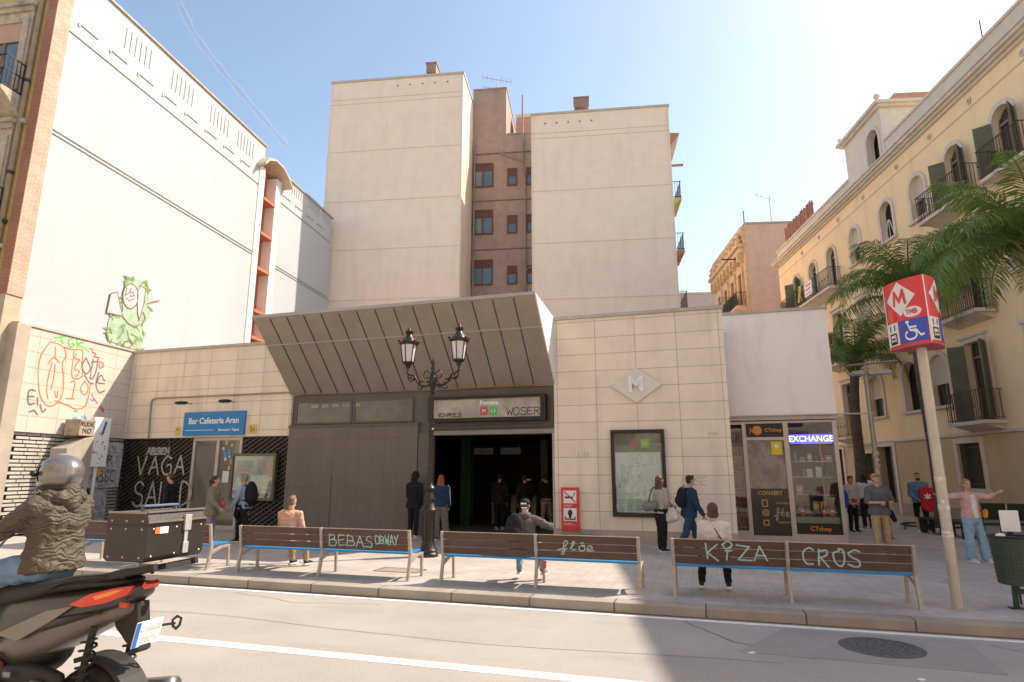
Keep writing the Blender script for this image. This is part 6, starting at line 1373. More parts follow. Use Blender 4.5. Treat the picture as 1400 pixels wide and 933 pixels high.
# by the map
t, J, k = person('long haired woman in white patterned shirt and black trousers by the map case', gp_(906, 754), 62, 1.66, dict(Lt=(-.02, .14, -1), Ls=(0, -.05, -1), Rt=(.03, -.04, -1), Rs=(0, -.12, -1), Rf=(-.2, .9, -.3), Ra=(.1, .05, -1), nod=-15), cloth('pale check', (.42,.38,.36)), bottom=M_blk, legw=1.15, shoes=M_bls, hair='long', haircol=(.13,.06,.03), hem=.03, fem=True)
tb = thing('tote_bag', 'white cloth tote bag on the arm of the woman by the map case', 'bag', loc=t.location + Vector((.20, -.24, .78)), rz=t.rotation_euler.z)
g = MB().cap(V(-.12, 0, .0), V(.10, 0, .06), .085, .08).cap(V(-.1, 0, -.08), V(.12, 0, -.02), .085, .08).cap(V(-.08, 0, .1), V(.05, 0, .15), .05, .05); voxelize(g, 'bag', cloth('cream', (.60,.55,.50)), tb, .012, 3); MB().tube(smooth_path([V(-.1, 0, .15), V(-.05, .03, .38), V(.02, .03, .42), V(.06, 0, .18)], 4), .012, 6).build('handle', cloth('cream', (.6,.55,.5)), tb)
tb = thing('shoulder_bag', 'grey shoulder bag behind the woman by the map case', 'bag', loc=t.location + Vector((-.25, -.06, .98)), rz=t.rotation_euler.z); voxelize(MB().cap(V(-.02, -.08, 0), V(.06, .06, .02), .11, .10), 'bag', cloth('grey bag', (.20,.19,.17)), tb, .012, 3); MB().tube(smooth_path([V(.0, -.05, .08), V(.1, .0, .40), V(.16, .1, .38)], 4), .012, 6).build('strap', M_blk, tb)
t, J, k = person('man with face mask in navy jacket and jeans walking right past the tiles', gp_(945, 757), 84, 1.70, WALK, M_navy, bottom=M_dj, legw=1.12, shoes=M_bls, hair='short', haircol=(.02,.015,.015), hem=.05, bulk=1.15)
hc = J['head']; MB().ell(hc + V(0, .065, -.045) * k, (.055 * k, .045 * k, .045 * k)).build('face_mask', mat('mask blue', (.45,.58,.65), rough=.7), t, smooth=True)
backpack('black backpack on the masked man in the navy jacket', t, J, k, M_blk, sc=.95)
cc_ = thing('shop_customer', 'x', 'x', loc=(0, 0, 0)) if False else None

# seated on the benches
SIT = dict(Lt=(-.12, 1, -.08), Ls=(-.02, .12, -1), Rt=(.12, 1, -.08), Rs=(.02, .12, -1), lean=6)
def on_bench(u, dv=.27): return S.w(u, BV + dv, PV)
t, J, k = person('bald seated man in peach jumper seen from behind on the BEBAS bench', on_bench(-6.22, .52), 0, 1.66, dict(SIT, Lt=(-.2, 1, -.1), Ls=(-.0, .15, -1), Lf=(.2, .8, -.3), Rf=(-.2, .8, -.3), La=(-.15, .25, -1), Ra=(.15, .25, -1), lean=9, nod=-8), cloth('peach', (.62,.36,.25)), bottom=M_tan, shoes=M_bls, hair='fade', haircol=(.16,.09,.06), sit=.52, hem=.03, bulk=1.02, group=None)
t.rotation_euler.z = -R(17)
MB().lathe([(.058, 0), (.066, .01), (.060, .04), (.052, .045)], J['neck'] - V(0, .004, .012), 20).build('collar', cloth('dark collar', (.30,.15,.10)), t, smooth=True)
t, J, k = person('seated child in cap and grey hoodie with one elbow raised on the looping tag bench', on_bench(-1.58, .38), 17, 1.58, dict(SIT, Lt=(-.28, 1, -.05), Ls=(-.0, -.05, -1), Rt=(.25, 1, -.05), Rs=(.12, -.05, -1), Ra=(1, -.1, -.4), Rf=(-.15, 1, .0), La=(-.2, .3, -1), lean=4), cloth('grey hoodie', (.13,.11,.105)), bottom=M_ljean, shoes=M_brs, hair='cap', haircol=(.05,.03,.02), extra=M_blk, sit=.55, hem=.02, bulk=1.08)
hc, HZ = J['head'], J['HZ']; MB().add([hc + V(-.055, -.108, .03) * k, hc + V(.055, -.108, .03) * k, hc + V(.05, -.112, .055) * k, hc + V(-.05, -.112, .055) * k], [(0, 1, 2, 3)]).ell(hc + V(.0, -.07, -.03) * k, (.055 * k, .03 * k, .02 * k)).build('cap_patch', M_wh, t)
voxelize(MB().cap(J['neck'] + V(-.05, -.07, .0), J['neck'] + V(.05, -.07, .0), .055, .055).cap(J['neck'] + V(-.06, -.0, .01), J['neck'] + V(.06, 0, .01), .05, .05), 'hood', cloth('grey hoodie', (.13,.11,.105)), t, .01, 2)
bp = backpack('black backpack with red tags beside the seated child in the cap', t, J, k, M_blk, side=-.12, sc=1.05)
MB().ell(V(.02, -.26, .62), (.02, .012, .05)).ell(V(.08, -.27, .60), (.03, .012, .03)).build('red_tag', M_red, bp)
rt = thing('red_ball', 'small red toy hanging under the seat of the looping tag bench', 'toy', S, -1.17, BV + .06, PV + .33); voxelize(MB().ell((0, 0, 0), (.035, .025, .045)).ell((.02, 0, .05), .02), 'toy', M_red, rt, .006, 1)
t, J, k = person('seated woman in cream jacket with brown bob on the KIZA bench', on_bench(1.37, .34), 17, 1.62, dict(SIT, Lt=(-.25, 1, -.08), Ls=(-.1, -.25, -1), Rt=(.15, 1, -.08), Rs=(.05, -.3, -1), Lf=(.5, .8, -.2), Rf=(-.5, .8, -.2), lean=7, nod=-14), cloth('cream jacket', (.66,.56,.48)), bottom=M_blk, shoes=M_bls, hair='bob', haircol=(.10,.045,.03), sit=.52, hem=.075, bulk=1.06, fem=True)
MB().tube(smooth_path([J['neck'] + V(-.05, -.04, .0), J['neck'] + V(.0, -.125, -.08), J['neck'] + V(.08, -.155, -.22), J['neck'] + V(.16, -.12, -.36)], 5), .011, 6, .5).build('bag_strap', cloth('olive strap', (.12,.10,.07)), t)

# plaza people
t, J, k = person('man in tan cap, grey shirt and beige trousers looking at his phone', gp_(1209, 757), 178, 1.70, dict(La=(-.3, .12, -1), Lf=(.75, .9, -.05), Ra=(.3, .12, -1), Rf=(-.75, .9, .0), Lt=(-.06, .03, -1), Rt=(.06, .0, -1), nod=-22), cloth('slate shirt', (.12,.125,.13)), sleeve=.45, bottom=cloth('khaki trousers', (.42,.30,.17)), legw=1.15, shoes=M_brs, hair='cap', haircol=(.1,.07,.05), extra=M_tan, hem=.04, bulk=1.22)
MB().lathe([(.175, 0), (.185, .02), (.185, .10), (.17, .12)], (0, 0, J['pel'].z - .02), 24, sy=.75).build('teal_hem', cloth('teal hem', (.03,.10,.10)), t)
ph = thing('mobile_phone', 'dark phone held in both hands by the man in the tan cap', 'phone', loc=t.location + t.rotation_euler.to_matrix() @ V(0, .31, 1.02) if False else t.location + Vector((0, -.34, 1.04))); MB().box(-.035, .035, -.005, .005, -.06, .08).build('case', M_black, ph, bevel=.004); MB().box(-.03, .03, .006, .008, -.05, .07).build('screen', mat('phone screen', (.2,.25,.3), rough=.1, bump=0), ph)
sb = thing('sling_bag', 'black sling bag hanging at the side of the man in the tan cap', 'bag', loc=t.location + Vector((.27, .02, .86))); voxelize(MB().cap(V(0, 0, 0), V(.06, 0, -.16), .06, .05), 'bag', M_blk, sb, .012, 2); MB().tube(smooth_path([V(0, 0, .04), V(-.06, .05, .2), V(-.2, .13, .42)], 4), .012, 6).build('strap', M_blk, sb)
t, J, k = person('person in pale striped shirt and dark trousers with a blue bag beside the shop', gp_(1169, 728), 165, 1.62, dict(Lf=(.4, .5, -.6), Rf=(-.3, .5, -.8), Rs=(0, -.1, -1)), cloth('pale stripe', (.45,.45,.46)), sleeve=.45, bottom=M_blk, shoes=M_bls, hair='short', haircol=(.08,.05,.03), hem=.03, bulk=1.1)
sb = thing('blue_bag', 'bright blue bag carried by the person beside the shop', 'bag', loc=t.location + Vector((-.26, -.10, .82))); voxelize(MB().cap(V(0, 0, 0), V(0, 0, .3), .12, .10), 'bag', cloth('blue bag', (.02,.10,.38)), sb, .014, 3); MB().tube(smooth_path([V(0, 0, .36), V(.08, .03, .5), V(.16, .05, .55)], 4), .015, 6).build('strap', M_blk, sb)
sb = thing('belt_pouch', 'red pouch worn in front by the person with the blue bag', 'bag', loc=t.location + Vector((-.02, -.17, .92))); voxelize(MB().ell((0, 0, 0), (.09, .04, .07)), 'pouch', cloth('red pouch', (.45,.05,.03)), sb, .01, 2); MB().tube([V(-.12, .05, .03), V(.12, .05, .03)], .012, 6).build('belt', M_blk, sb)
t, J, k = person('woman with dark curly hair in white top seen from behind beside the shop', gp_(1188, 723), 10, 1.68, None, cloth('white top', (.58,.56,.58)), bottom=M_blk, legw=1.1, shoes=M_tan, hair='long', haircol=(.018,.015,.015), hem=.01, fem=True)
t, J, k = person('bearded man in blue shirt standing by the low bench holding a red sweater', gp_(1263, 728), 195, 1.72, dict(Lf=(.5, .6, -.5), Rf=(-.5, .6, -.5), Lt=(-.08, .04, -1), Rt=(.06, 0, -1)), cloth('mid blue shirt', (.12,.19,.32)), bottom=M_blk, leglen=.55, shoes=M_whs, hair='fade', haircol=(.06,.04,.03), hem=.03, bulk=1.1)
MB().ell(J['head'] + V(0, .045, -.075) * k, (.055 * k, .05 * k, .045 * k)).build('beard', mat('beard', (.05,.03,.02), rough=.8), t, smooth=True)
rsw = thing('red_sweater', 'red garment with a white emblem held in front of the bearded man', 'sweater', loc=t.location + Vector((.05, -.26, 0)))
voxelize(rings(MB(), [(V(.02, 0, z), w_, .075) for z, w_ in ((1.30, .10), (1.26, .20), (1.12, .225), (.9, .20), (.72, .19), (.62, .13), (.60, .05))], V(1, 0, 0), V(0, 1, 0)), 'garment', cloth('red garment', (.50,.03,.035)), rsw, .014, 2, .02)
ribbons([[Vector((-.10, 1.0, 0)), Vector((.06, 1.08, 0))], [Vector((-.10, 1.08, 0)), Vector((.06, 1.0, 0))], [Vector((-.02, .97, 0)), Vector((-.02, 1.12, 0))]], .04, lambda p, q, l_: (p, -.088 - l_, q)).build('emblem', M_wh, rsw)
# woman with outstretched arms
t, J, k = person('woman in pink jacket and ripped blue jeans with both arms stretched out', gp_(1337, 768), 172, 1.60, dict(La=(-1, .05, -.12), Lf=(-1, .1, .35), Ra=(1, .05, -.03), Rf=(1, .1, .08), Lt=(-.10, .10, -1), Ls=(-.08, .05, -1), Rt=(.05, .0, -1), Rs=(.03, -.05, -1), yaw=15, lean=-2), cloth('pink jacket', (.62,.36,.34)), sleeve=.8, bottom=M_ljean, legw=1.3, loosecuff=.012, shoes=M_whs, hair='long', haircol=(.30,.17,.08), hem=.0, bulk=1.08, fem=True)
g = MB(); rings(g, [(J['pel'] + J['sp'] * z * 1.6 + J['F'] * .040, w_ * 1.6, .068 * 1.6) for z, w_ in ((.0, .045), (.1, .045), (.2, .05), (.28, .035))], V(1, 0, 0), J['F']); voxelize(g, 'white_shirt', cloth('white tee', (.70,.68,.66)), t, .013, 2)
kn = MB().ell(J['L'][1] + V(0, .075, .02), (.05, .02, .02)).ell(J['R'][1] + V(0, .07, -.02), (.05, .02, .014)); kn.build('torn_knee', M_skin, t, smooth=True)
ob = thing('orange_pouch', 'small orange pouch at the hip of the woman with outstretched arms', 'bag', loc=t.location + Vector((.28, .0, .88))); voxelize(MB().cap(V(0, 0, 0), V(.02, 0, .08), .05, .05), 'pouch', cloth('orange', (.75,.28,.03)), ob, .01, 2); MB().tube([V(0, 0, .1), V(-.1, 0, .3)], .01, 6).build('strap', M_blk, ob)

# ------------------------------------------------------------------ scooter and rider
SC = Frame((-2.254, 4.0), 17); K_ = 1.12
sc = thing('scooter', 'dark maxi scooter riding left with a black hard case on its tail', 'scooter', SC, 0, .22, 0)
M_sb = mat('satin graphite fairing', (.035,.032,.029), rough=.32, var=.12, scale=3, bump=0, coat=.35, spec=.5); M_sm = mat('matt black plastic', (.02,.019,.018), rough=.6, var=.2, bump=.2, bscale=120)
M_sg = mat('lighter grey fairing', (.12,.108,.09), rough=.35, var=.1, bump=0, coat=.3); M_tyre = mat('tyre rubber', (.018,.018,.018), rough=.85, var=.2, bump=.5, bscale=60)
def sect(stations, n=24, p=2.8):
    """loft along x: (x, half width, z low, z high)"""
    return loft([((x, 0, (z0 + z1) / 2), hw, (z1 - z0) / 2) for x, hw, z0, z1 in stations], n=n, p=p)
def subs(o, lv=1):
    m_ = o.modifiers.new('sub', 'SUBSURF'); m_.levels = lv; m_.render_levels = lv; return o
# x runs backwards: +x is the tail, -x the front.  tail tip near x = 0
def wheel(x, z, r, w, name='wheel'):
    RX = Matrix.Rotation(R(90), 3, 'X')
    o = MB().lathe([(r - .10, -w * .42), (r - .05, -w * .5), (r - .012, -w * .38), (r, 0), (r - .012, w * .38), (r - .05, w * .5), (r - .10, w * .42), (r - .10, -w * .42)], (x, 0, z), 48, RX).build('tyre', M_tyre, None, smooth=True)
    wt = bpy.data.objects.new(name, MB().lathe([(r - .135, -w * .38), (r - .10, -w * .42), (r - .10, w * .42), (r - .135, w * .38), (r - .135, -w * .38)], (x, 0, z), 48, RX).build('t', M_sm).data); tmp = [q_ for q_ in C.objects if q_.name.startswith('t') and q_.data == wt.data][0]; bpy.data.objects.remove(tmp)
    C.objects.link(wt); wt.parent = sc; o.parent = wt
    g = MB().lathe([(.05, -w * .4), (.06, 0), (.05, w * .4)], (x, 0, z), 20, RX)
    for k in range(5):
        a = k * 2 * math.pi / 5 + .3; g.bar((x + .04 * math.cos(a), 0, z + .04 * math.sin(a)), (x + (r - .13) * math.cos(a + .12), 0, z + (r - .13) * math.sin(a + .12)), .035, .05, (0, 1, 0))
    g.build('rim_spokes', M_sm, wt, bevel=.005)
    MB().lathe([(.07, -.003), (r * .52, -.003), (r * .52, .003), (.07, .003), (.07, -.003)], (x, .06, z), 36, RX).build('brake_disc', M_steel, wt)
wheel(-.52, .33, .33, .15); wheel(-2.25, .34, .34, .13)
tail = subs(sect([(-1.55, .10, .78, .92), (-1.32, .17, .74, 1.07), (-1.0, .195, .76, 1.11), (-.7, .185, .86, 1.12), (-.4, .145, .98, 1.165), (-.24, .092, 1.06, 1.185), (-.17, .05, 1.11, 1.175)]).build('tail_fairing', M_sb, sc, smooth=True))
subs(sect([(-1.40, .12, .58, .80), (-1.1, .175, .60, .90), (-.75, .17, .74, .96), (-.45, .13, .90, 1.02), (-.2, .08, 1.0, 1.08)]).build('side_panel', M_sg, sc, smooth=True))
subs(sect([(-1.62, .13, .42, .62), (-1.3, .17, .40, .78), (-1.05, .15, .50, .84), (-.8, .1, .66, .86)]).build('under_panel', M_sm, sc, smooth=True))
subs(sect([(-1.60, .12, .92, 1.02), (-1.40, .18, .94, 1.12), (-1.05, .20, 1.02, 1.155), (-.92, .19, 1.06, 1.17), (-.80, .17, 1.10, 1.19), (-.45, .15, 1.14, 1.205), (-.28, .10, 1.16, 1.20)], p=3.2).build('seat', mat('seat vinyl', (.022,.021,.02), rough=.55, var=.15, bump=.3, bscale=150), sc, smooth=True))
for s in (-1, 1):
    y = .0
    tl = MB(); pts_o = [(-.62, 1.045), (-.48, 1.115), (-.33, 1.15), (-.22, 1.165), (-.25, 1.11), (-.38, 1.06), (-.52, 1.035)]
    def ty(x): return .1885 - max(0, x + .55) * .30
    vs_ = [(x, s * (ty(x) - .01), z) for x, z in pts_o] + [(x, s * (ty(x) + .006), z) for x, z in pts_o]; n_ = len(pts_o)
    tl.add(vs_, [tuple(range(n_)), tuple(range(n_, 2 * n_))] + [(i, (i + 1) % n_, (i + 1) % n_ + n_, i + n_) for i in range(n_)])
    if s > 0: continue
    o = tl.build('tail_lamp', mat('red lamp lens', (.65,.035,.015), rough=.12, var=.1, bump=0, coat=.6), sc)
    o2 = MB(); p2 = [(-.46, 1.10), (-.34, 1.135), (-.27, 1.145), (-.34, 1.11), (-.44, 1.08)]; n_ = len(p2)
    o2.add([(x, s * (ty(x) + .007), z) for x, z in p2] + [(x, s * (ty(x) + .011), z) for x, z in p2], [tuple(range(n_)), tuple(range(n_, 2 * n_))] + [(i, (i + 1) % n_, (i + 1) % n_ + n_, i + n_) for i in range(n_)])
    o2.build('indicator_lens', mat('orange lens', (.85,.25,.03), rough=.12, bump=0, coat=.6), o)
    if s < 0: MB().box(-.27, -.21, s * .125 - .01, s * .125 + .01, 1.04, 1.07).build('reflector', mat('red lamp lens', (.65,.035,.015)), sc)
for s in (-1, 1):
    gr_ = MB().tube(smooth_path([(-.95, s * .14, 1.08), (-.7, s * .19, 1.18), (-.42, s * .17, 1.22), (-.28, s * .10, 1.22)], 5), .016, 8).build('grab_rail', M_sm, sc, smooth=True)
    MB().tube([(-.52, s * .17, .33), (-.43, s * .155, .92)], .022, 8).build('shock_absorber', M_sm, sc)
    sp2 = MB()
    for k in range(22): a = k * 1.0; pass
    sp2.tube([(-.49 + .05 * t / 60 * 1.0 + .045 * math.cos(t * .75), s * .163 + .045 * math.sin(t * .75), .50 + .006 * t) for t in range(60)], .008, 6).build('spring', M_sm, sc)
MB().bar((-.165, -.02, 1.15), (-.145, -.02, 1.18), .10, .03).build('stop_lamp', mat('red lamp lens', (.6,.03,.01)), sc)
# plate holder, plate, indicators
MB().poly([(-.42, 1.0), (-.22, 1.06), (-.165, .77), (-.20, .75), (-.38, .9)], a=-.05, b=.05).build('plate_bracket', M_sm, sc, bevel=.01)
pl_ = MB().box(-.115, .115, -.004, .004, -.09, .09).build('number_plate', M_wh, sc, bevel=.003); pl_.scale = (.88,) * 3; pl_.location = (-.16, 0, .87); pl_.rotation_euler = (R(12), 0, R(90))
MB().box(-.113, -.08, -.007, -.0045, -.088, .088).build('plate_band', mat('plate blue', (.02,.15,.55), bump=0), pl_)
MB().box(-.07, .10, -.0055, -.0045, .012, .058).box(-.05, .08, -.0055, -.0045, -.066, -.020).build('plate_characters', mat('worn plate print', (.55,.56,.58), var=.4, scale=60, bump=0), pl_)
rm = MB().poly([(-.045, .02), (.0, .05), (.045, .02), (.035, -.04), (0, -.07), (-.035, -.04)], [[(-.03, .012), (0, .03), (.03, .012), (.02, -.03), (0, -.045), (-.02, -.03)]], a=-.006, b=.006).build('plate_mirror_loop', M_black, sc); rm.scale = (.8,) * 3; rm.location = (-.12, .19, .90); rm.rotation_euler = (0, 0, R(75))
MB().tube([(-.2, .05, .89), (-.12, .18, .89)], .008, 6).build('loop_stalk', M_black, sc)
# mudguard, swingarm, engine, exhaust
mg = MB(); inner = [(-.52 + .36 * math.cos(R(a)), .33 + .36 * math.sin(R(a))) for a in range(-8, 118, 9)]; outer = [(-.52 + .39 * math.cos(R(a)), .33 + .39 * math.sin(R(a))) for a in range(-8, 118, 9)]
mg.poly(inner + outer[::-1], a=-.09, b=.09); mg.build('mudguard', M_sm, sc, bevel=.006)
subs(loft([((-.45, -.14, .36), .035, .06), ((-.6, -.16, .37), .05, .12), ((-.85, -.16, .38), .055, .15), ((-1.1, -.15, .40), .05, .15), ((-1.3, -.14, .42), .03, .08)]).build('transmission_cover', M_sg, sc, smooth=True))
subs(loft([((-.6, -.16, .60), .03, .03), ((-.8, -.17, .60), .05, .07), ((-1.05, -.17, .60), .05, .07), ((-1.2, -.16, .58), .03, .04)]).build('air_filter_box', M_sm, sc, smooth=True))
MB().lathe([(.09, -.02), (.09, .03), (.06, .045), (.01, .05)], (-1.05, -.20, .42), 24, Matrix.Rotation(R(90), 3, 'X')).lathe([(.065, -.02), (.065, .03), (.01, .04)], (-.65, -.20, .40), 24, Matrix.Rotation(R(90), 3, 'X')).build('clutch_covers', M_steel, sc, smooth='auto')
MB().tube(smooth_path([(-1.2, .1, .3), (-.9, .18, .3), (-.6, .2, .42), (-.1, .21, .50)], 5), [.03] * 6 + [.06] * 10, 14).build('exhaust', M_steel, sc, smooth=True)
MB().bar((-1.35, -.02, .30), (-.7, -.1, .34), .12, .12).box(-1.5, -1.2, -.12, .12, .22, .45).build('engine_block', M_sm, sc, bevel=.02)
MB().tube([(-1.50, -.20, .44), (-1.28, -.22, .52)], .018, 8).build('kick_lever', mat('tan lever', (.42,.33,.26), metal=.4), sc)
bd = MB().poly([(-1.52, .60), (-1.30, .70), (-1.14, .66), (-1.12, .61), (-1.3, .56)], a=-.195, b=-.172).build('badge_panel', mat('red and grey badge', (.25,.05,.05), rough=.3, var=.8, scale=25, bump=0), sc)
for s in (-1, 1):
    MB().poly([(-1.22, .83), (-.80, 1.0), (-.58, 1.04), (-.72, .955), (-1.02, .80)], a=min(s * .190, s * .202), b=max(s * .190, s * .202)).build('accent_panel', mat('grey accent panel', (.20,.18,.15), rough=.3, var=.08, bump=0, coat=.4), sc, bevel=.004)
    MB().tube(smooth_path([(-1.5, s * .15, .74), (-1.1, s * .182, .86), (-.7, s * .178, .96), (-.4, s * .14, 1.0)], 5), .007, 6).build('fairing_seam', M_black, sc)
MB().box(-.80, -.72, -.245, -.215, .52, .60).box(-.66, -.60, -.235, -.21, .45, .50).box(-1.02, -.96, -.26, -.235, .60, .64).build('bright_brackets', M_steel, sc, bevel=.01)
MB().tube(smooth_path([(-1.3, -.19, .62), (-1.0, -.225, .53), (-.75, -.21, .56), (-.6, -.19, .46)], 5), .011, 8).build('hose', M_black, sc, smooth=True)
# front half (mostly out of frame)
subs(sect([(-2.15, .12, .30, .62), (-1.9, .20, .26, .50), (-1.6, .21, .26, .44), (-1.35, .18, .30, .60)]).build('footboard', M_sm, sc, smooth=True))
subs(sect([(-2.62, .05, .62, .80), (-2.5, .16, .55, .98), (-2.25, .24, .50, 1.10), (-2.05, .26, .46, 1.12), (-1.97, .22, .5, 1.08)]).build('front_fairing', M_sb, sc, smooth=True))
MB().poly([(-2.42, 1.0), (-2.12, 1.45), (-2.09, 1.45), (-2.36, 1.0)], a=-.2, b=.2).build('windscreen', M_gl, sc)
MB().tube([(-2.25, -.10, .34), (-2.05, -.09, .80)], .025, 10).tube([(-2.25, .10, .34), (-2.05, .09, .80)], .025, 10).build('fork', M_steel, sc)
for s in (-1, 1):
    o = loft([((-2.52, s * .13, .84), .02, .03), ((-2.45, s * .14, .86), .07, .07), ((-2.35, s * .15, .87), .03, .04)]).build('headlight', M_lgl, sc, smooth=True)
hbp = [(-1.98, 0, 1.12), (-1.95, .2, 1.18), (-1.86, .38, 1.20)]
hb_ = MB().tube(hbp, .016, 10).tube([(x, -y, z) for x, y, z in hbp], .016, 10).build('handlebar', M_sm, sc, smooth=True)
for s in (-1, 1):
    MB().tube([(-1.93, s * .27, 1.19), (-1.82, s * .42, 1.21)], .022, 12).build('grip', M_sm, hb_, smooth=True)
    MB().tube([(-1.99, s * .25, 1.2), (-1.97, s * .42, 1.2)], .008, 6).build('brake_lever', M_steel, hb_)
    MB().tube(smooth_path([(-2.0, s * .2, 1.2), (-2.0, s * .3, 1.34), (-2.02, s * .38, 1.40)], 4), .009, 6).build('mirror_stalk', M_sm, hb_)
    m_ = MB().ell((0, 0, 0), (.02, .085, .05)).build('mirror', M_sm, hb_, smooth=True); m_.location = (-2.02, s * .42, 1.44)
gb = loft([((-2.0, -.30, 1.17), .03, .03), ((-1.85, -.36, 1.22), .07, .07), ((-1.72, -.36, 1.24), .075, .075), ((-1.6, -.33, 1.25), .03, .04)]).build('hand_muff', M_sm, hb_, smooth=True)
# rack and hard case
rk_ = thing('luggage_case', 'black riveted hard case bolted on the scooter rack, seen from its rear corner', 'luggage case', SC, -.02, .0, 0)
MB().bar((-.62, .20, 1.16), (.05, .20, 1.30), .20, .03).bar((-.5, .08, 1.2), (.02, .05, 1.30), .03, .04).bar((-.5, .34, 1.2), (.02, .38, 1.30), .03, .04).build('rack', M_sm, sc).location = (0, -.22, 0)
zb, zt = 1.325, 1.63; bw = .47
case = MB().poly([(-.345, zb + .02), (-.315, zb), (-.02, zb), (.0, zb + .03), (.0, zt - .06), (-.03, zt - .002), (-.33, zt - .002), (-.345, zt - .03)], a=0, b=bw)
M_case = mat('brushed black case', (.045,.04,.036), rough=.38, metal=.3, var=.12, scale=3); M_cat = mat('case trim', (.28,.25,.22), rough=.4, metal=.5)
case.build('case_body', M_case, rk_, bevel=.008)
MB().box(-.349, .004, -.004, bw + .004, zt - .085, zt - .078).build('lid_gap', M_black, rk_)
MB().bar((-.335, -.002, zt - .004), (-.02, -.002, zt - .004), .012, .012).bar((.001, .0, zt - .062), (.001, bw, zt - .062), .012, .012).bar((-.02, 0, zt), (-.02, bw, zt), .012, .012).build('edge_trim', M_cat, rk_)
rv = MB()
for x in (-.30, -.18, -.05):
    for z in (zb + .03, zt - .055, zt - .105): rv.ell((x, -.001, z), (.007, .004, .007), n=8, m=6)
for y in (.04, .22, .43):
    for z in (zb + .035, zt - .105): rv.ell((.001, y, z), (.004, .007, .007), n=8, m=6)
rv.build('rivets', mat('rivet copper', (.55,.36,.30), rough=.35, metal=.6, bump=0), rk_)
for y in (.30,):
    l1 = MB().box(.002, .016, y - .022, y + .022, zb + .03, zb + .10).box(.002, .020, y - .026, y + .026, zt - .13, zt - .03).box(.002, .010, y - .014, y + .014, zb + .10, zt - .13).build('latch', mat('latch silver', (.62,.62,.60), rough=.3, metal=.5), rk_, bevel=.003)
MB().poly(rect(.09, .36, -.02, .02) , a=zt + .02, b=zt + .032, plane='xy').bar((-.17, .10, zt), (-.17, .10, zt + .03), .02).bar((-.17, .36, zt), (-.17, .36, zt + .03), .02).bar((-.17, .09, zt + .03), (-.17, .37, zt + .03), .05, .014).v
MB().bar((-.17, .10, zt), (-.17, .10, zt + .03), .02).bar((-.17, .36, zt), (-.17, .36, zt + .03), .02).bar((-.17, .09, zt + .03), (-.17, .37, zt + .03), .05, .014).build('carry_handle', mat('handle blue grey', (.12,.16,.22), rough=.4), rk_, bevel=.004)
MB().box(.001, .006, .05, .085, zt - .135, zt - .095).build('orange_sticker', mat('orange sticker2', (.8,.16,.03), bump=0), rk_); MB().box(.001, .006, .086, .15, zt - .135, zt - .095).build('white_sticker', M_wh, rk_)
# rider
M_jk = mat('olive puffer jacket', (.09,.074,.05), rough=.6, var=.10, scale=4, bump=0, spec=.3)
b_ = M_jk.node_tree; bs = b_.nodes['Principled BSDF']; tc = b_.nodes.new('ShaderNodeTexCoord'); wv = b_.nodes.new('ShaderNodeTexWave'); wv.bands_direction = 'Z'; wv.inputs['Scale'].default_value = 8; wv.inputs['Distortion'].default_value = 14; wv.inputs['Detail'].default_value = 3; wv.inputs['Detail Scale'].default_value = 1.2
bp_ = b_.nodes.new('ShaderNodeBump'); bp_.inputs['Strength'].default_value = .45; bp_.inputs['Distance'].default_value = .018; b_.links.new(tc.outputs['Object'], wv.inputs['Vector']); b_.links.new(wv.outputs['Fac'], bp_.inputs['Height']); b_.links.new(bp_.outputs['Normal'], bs.inputs['Normal'])
rp_ = SC.w(-1.06, .22, 0)
RP = dict(Lt=(-.28, 1, -.18), Ls=(-.05, .30, -1), Rt=(.28, 1, -.18), Rs=(.05, .30, -1), La=(-.25, .72, -.62), Lf=(-.05, 1, -.22), Ra=(.25, .72, -.62), Rf=(.05, 1, -.22), lean=3, yaw=0)
t, J, k = person('scooter rider in olive puffer jacket, blue jeans and silver grey helmet', rp_, -73, 1.44, RP, M_jk, bottom=mat('rider jeans', (.15,.25,.37), rough=.85, var=.15, scale=8, bump=.6, bscale=14), shoes=M_bls, hair='helmet', sit=1.25, hem=.03, bulk=1.33, vs=.008, legw=1.55)
hc, HZ = J['head'], J['HZ']
voxelize(MB().cap(J['neck'] - J['F'] * .08 + V(0, 0, .03), J['neck'] - J['F'] * .11 - V(0, 0, .05), .075, .06).cap(J['neck'] + V(-.09, -.03, -.0), J['neck'] + V(.09, -.03, -.0), .07, .07).cap(J['neck'] + V(-.07, -.10, .0), J['neck'] + V(.07, -.10, .0), .05, .05), 'hood', M_jk, t, .01, 3)
cn_ = hc + V(0, -.005, .025)
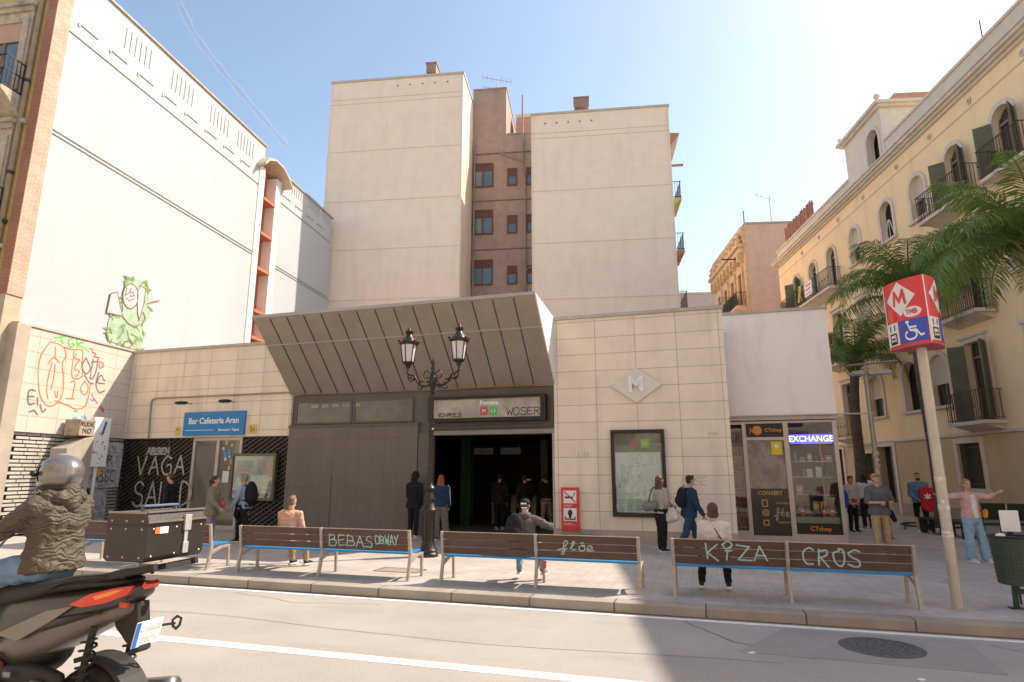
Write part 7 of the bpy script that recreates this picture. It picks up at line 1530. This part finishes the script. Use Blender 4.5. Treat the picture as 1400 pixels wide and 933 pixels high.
hm = voxelize(MB().ell(cn_, (.134, .158, .142), None, 24, 18).ell(cn_ + V(0, .05, -.078), (.108, .108, .070), None, 24, 14), 'helmet', mat('silver grey helmet', (.21,.195,.185), rough=.22, metal=.5, var=.06, bump=0, coat=.7), t, .008, 3)
MB().lathe([(.128, -.035), (.1365, -.03), (.1365, -.02), (.128, -.015)], cn_ + V(0, 0, -.075), 36, sy=1.12).build('helmet_rim', M_black, hm, smooth=True)
vs2 = MB()
for i in range(12):
    for j in range(5):
        def hp(a, e_): return cn_ + V(.139 * math.sin(a) * math.cos(e_), .163 * math.cos(a) * math.cos(e_), .145 * math.sin(e_))
        a0, a1 = -1.15 + 2.3 * i / 12, -1.15 + 2.3 * (i + 1) / 12; e0, e1 = -.42 + .85 * j / 5, -.42 + .85 * (j + 1) / 5
        vs2.add([hp(a0, e0), hp(a1, e0), hp(a1, e1), hp(a0, e1)], [(0, 1, 2, 3)])
vs2.build('visor', mat('smoked visor', (.02,.02,.022), rough=.08, bump=0, coat=.6), hm, smooth=True)
MB().cap(cn_ + V(-.145, .06, -.0), cn_ + V(-.155, .06, 0), .022, .022).build('visor_pivot', M_black, hm, smooth=True)
sh, e, w = J['Larm']
# ------------------------------------------------------------------ the other side of the street (behind the camera)
struct('far_pavement', MB().box(-90, 90, -60, -17.2, -.1, PV), M_pave, SL, SR)
ob_ = thing('opposite_building', 'cream apartment building facing the station from across the street', 'building', S, 0, -23, 0)
M_opp = mat('cream opposite render', (.70,.60,.47), rough=.8, var=.05)
hl = []
for k in range(-8, 9):
    for z in (4.6, 8.0, 11.4): hl.append(rect(k * 3.4 - .55, k * 3.4 + .55, z, z + 2.3))
MB().poly(rect(-30, 30, 0, 16), hl, a=-.3, b=0).build('facade', M_opp, ob_); MB().box(-30, 30, -12, -.31, 0, 15.8).build('core', M_room, ob_)
MB().box(-30.2, 30.2, -.5, .5, 16.003, 16.4).build('cornice', M_trim, ob_)
g = MB()
for k in range(-8, 9):
    for z in (4.5, 7.9, 11.3): g.box(k * 3.4 - .9, k * 3.4 + .9, .002, .5, z - .15, z)
g.build('balcony_slab', M_trim, ob_)
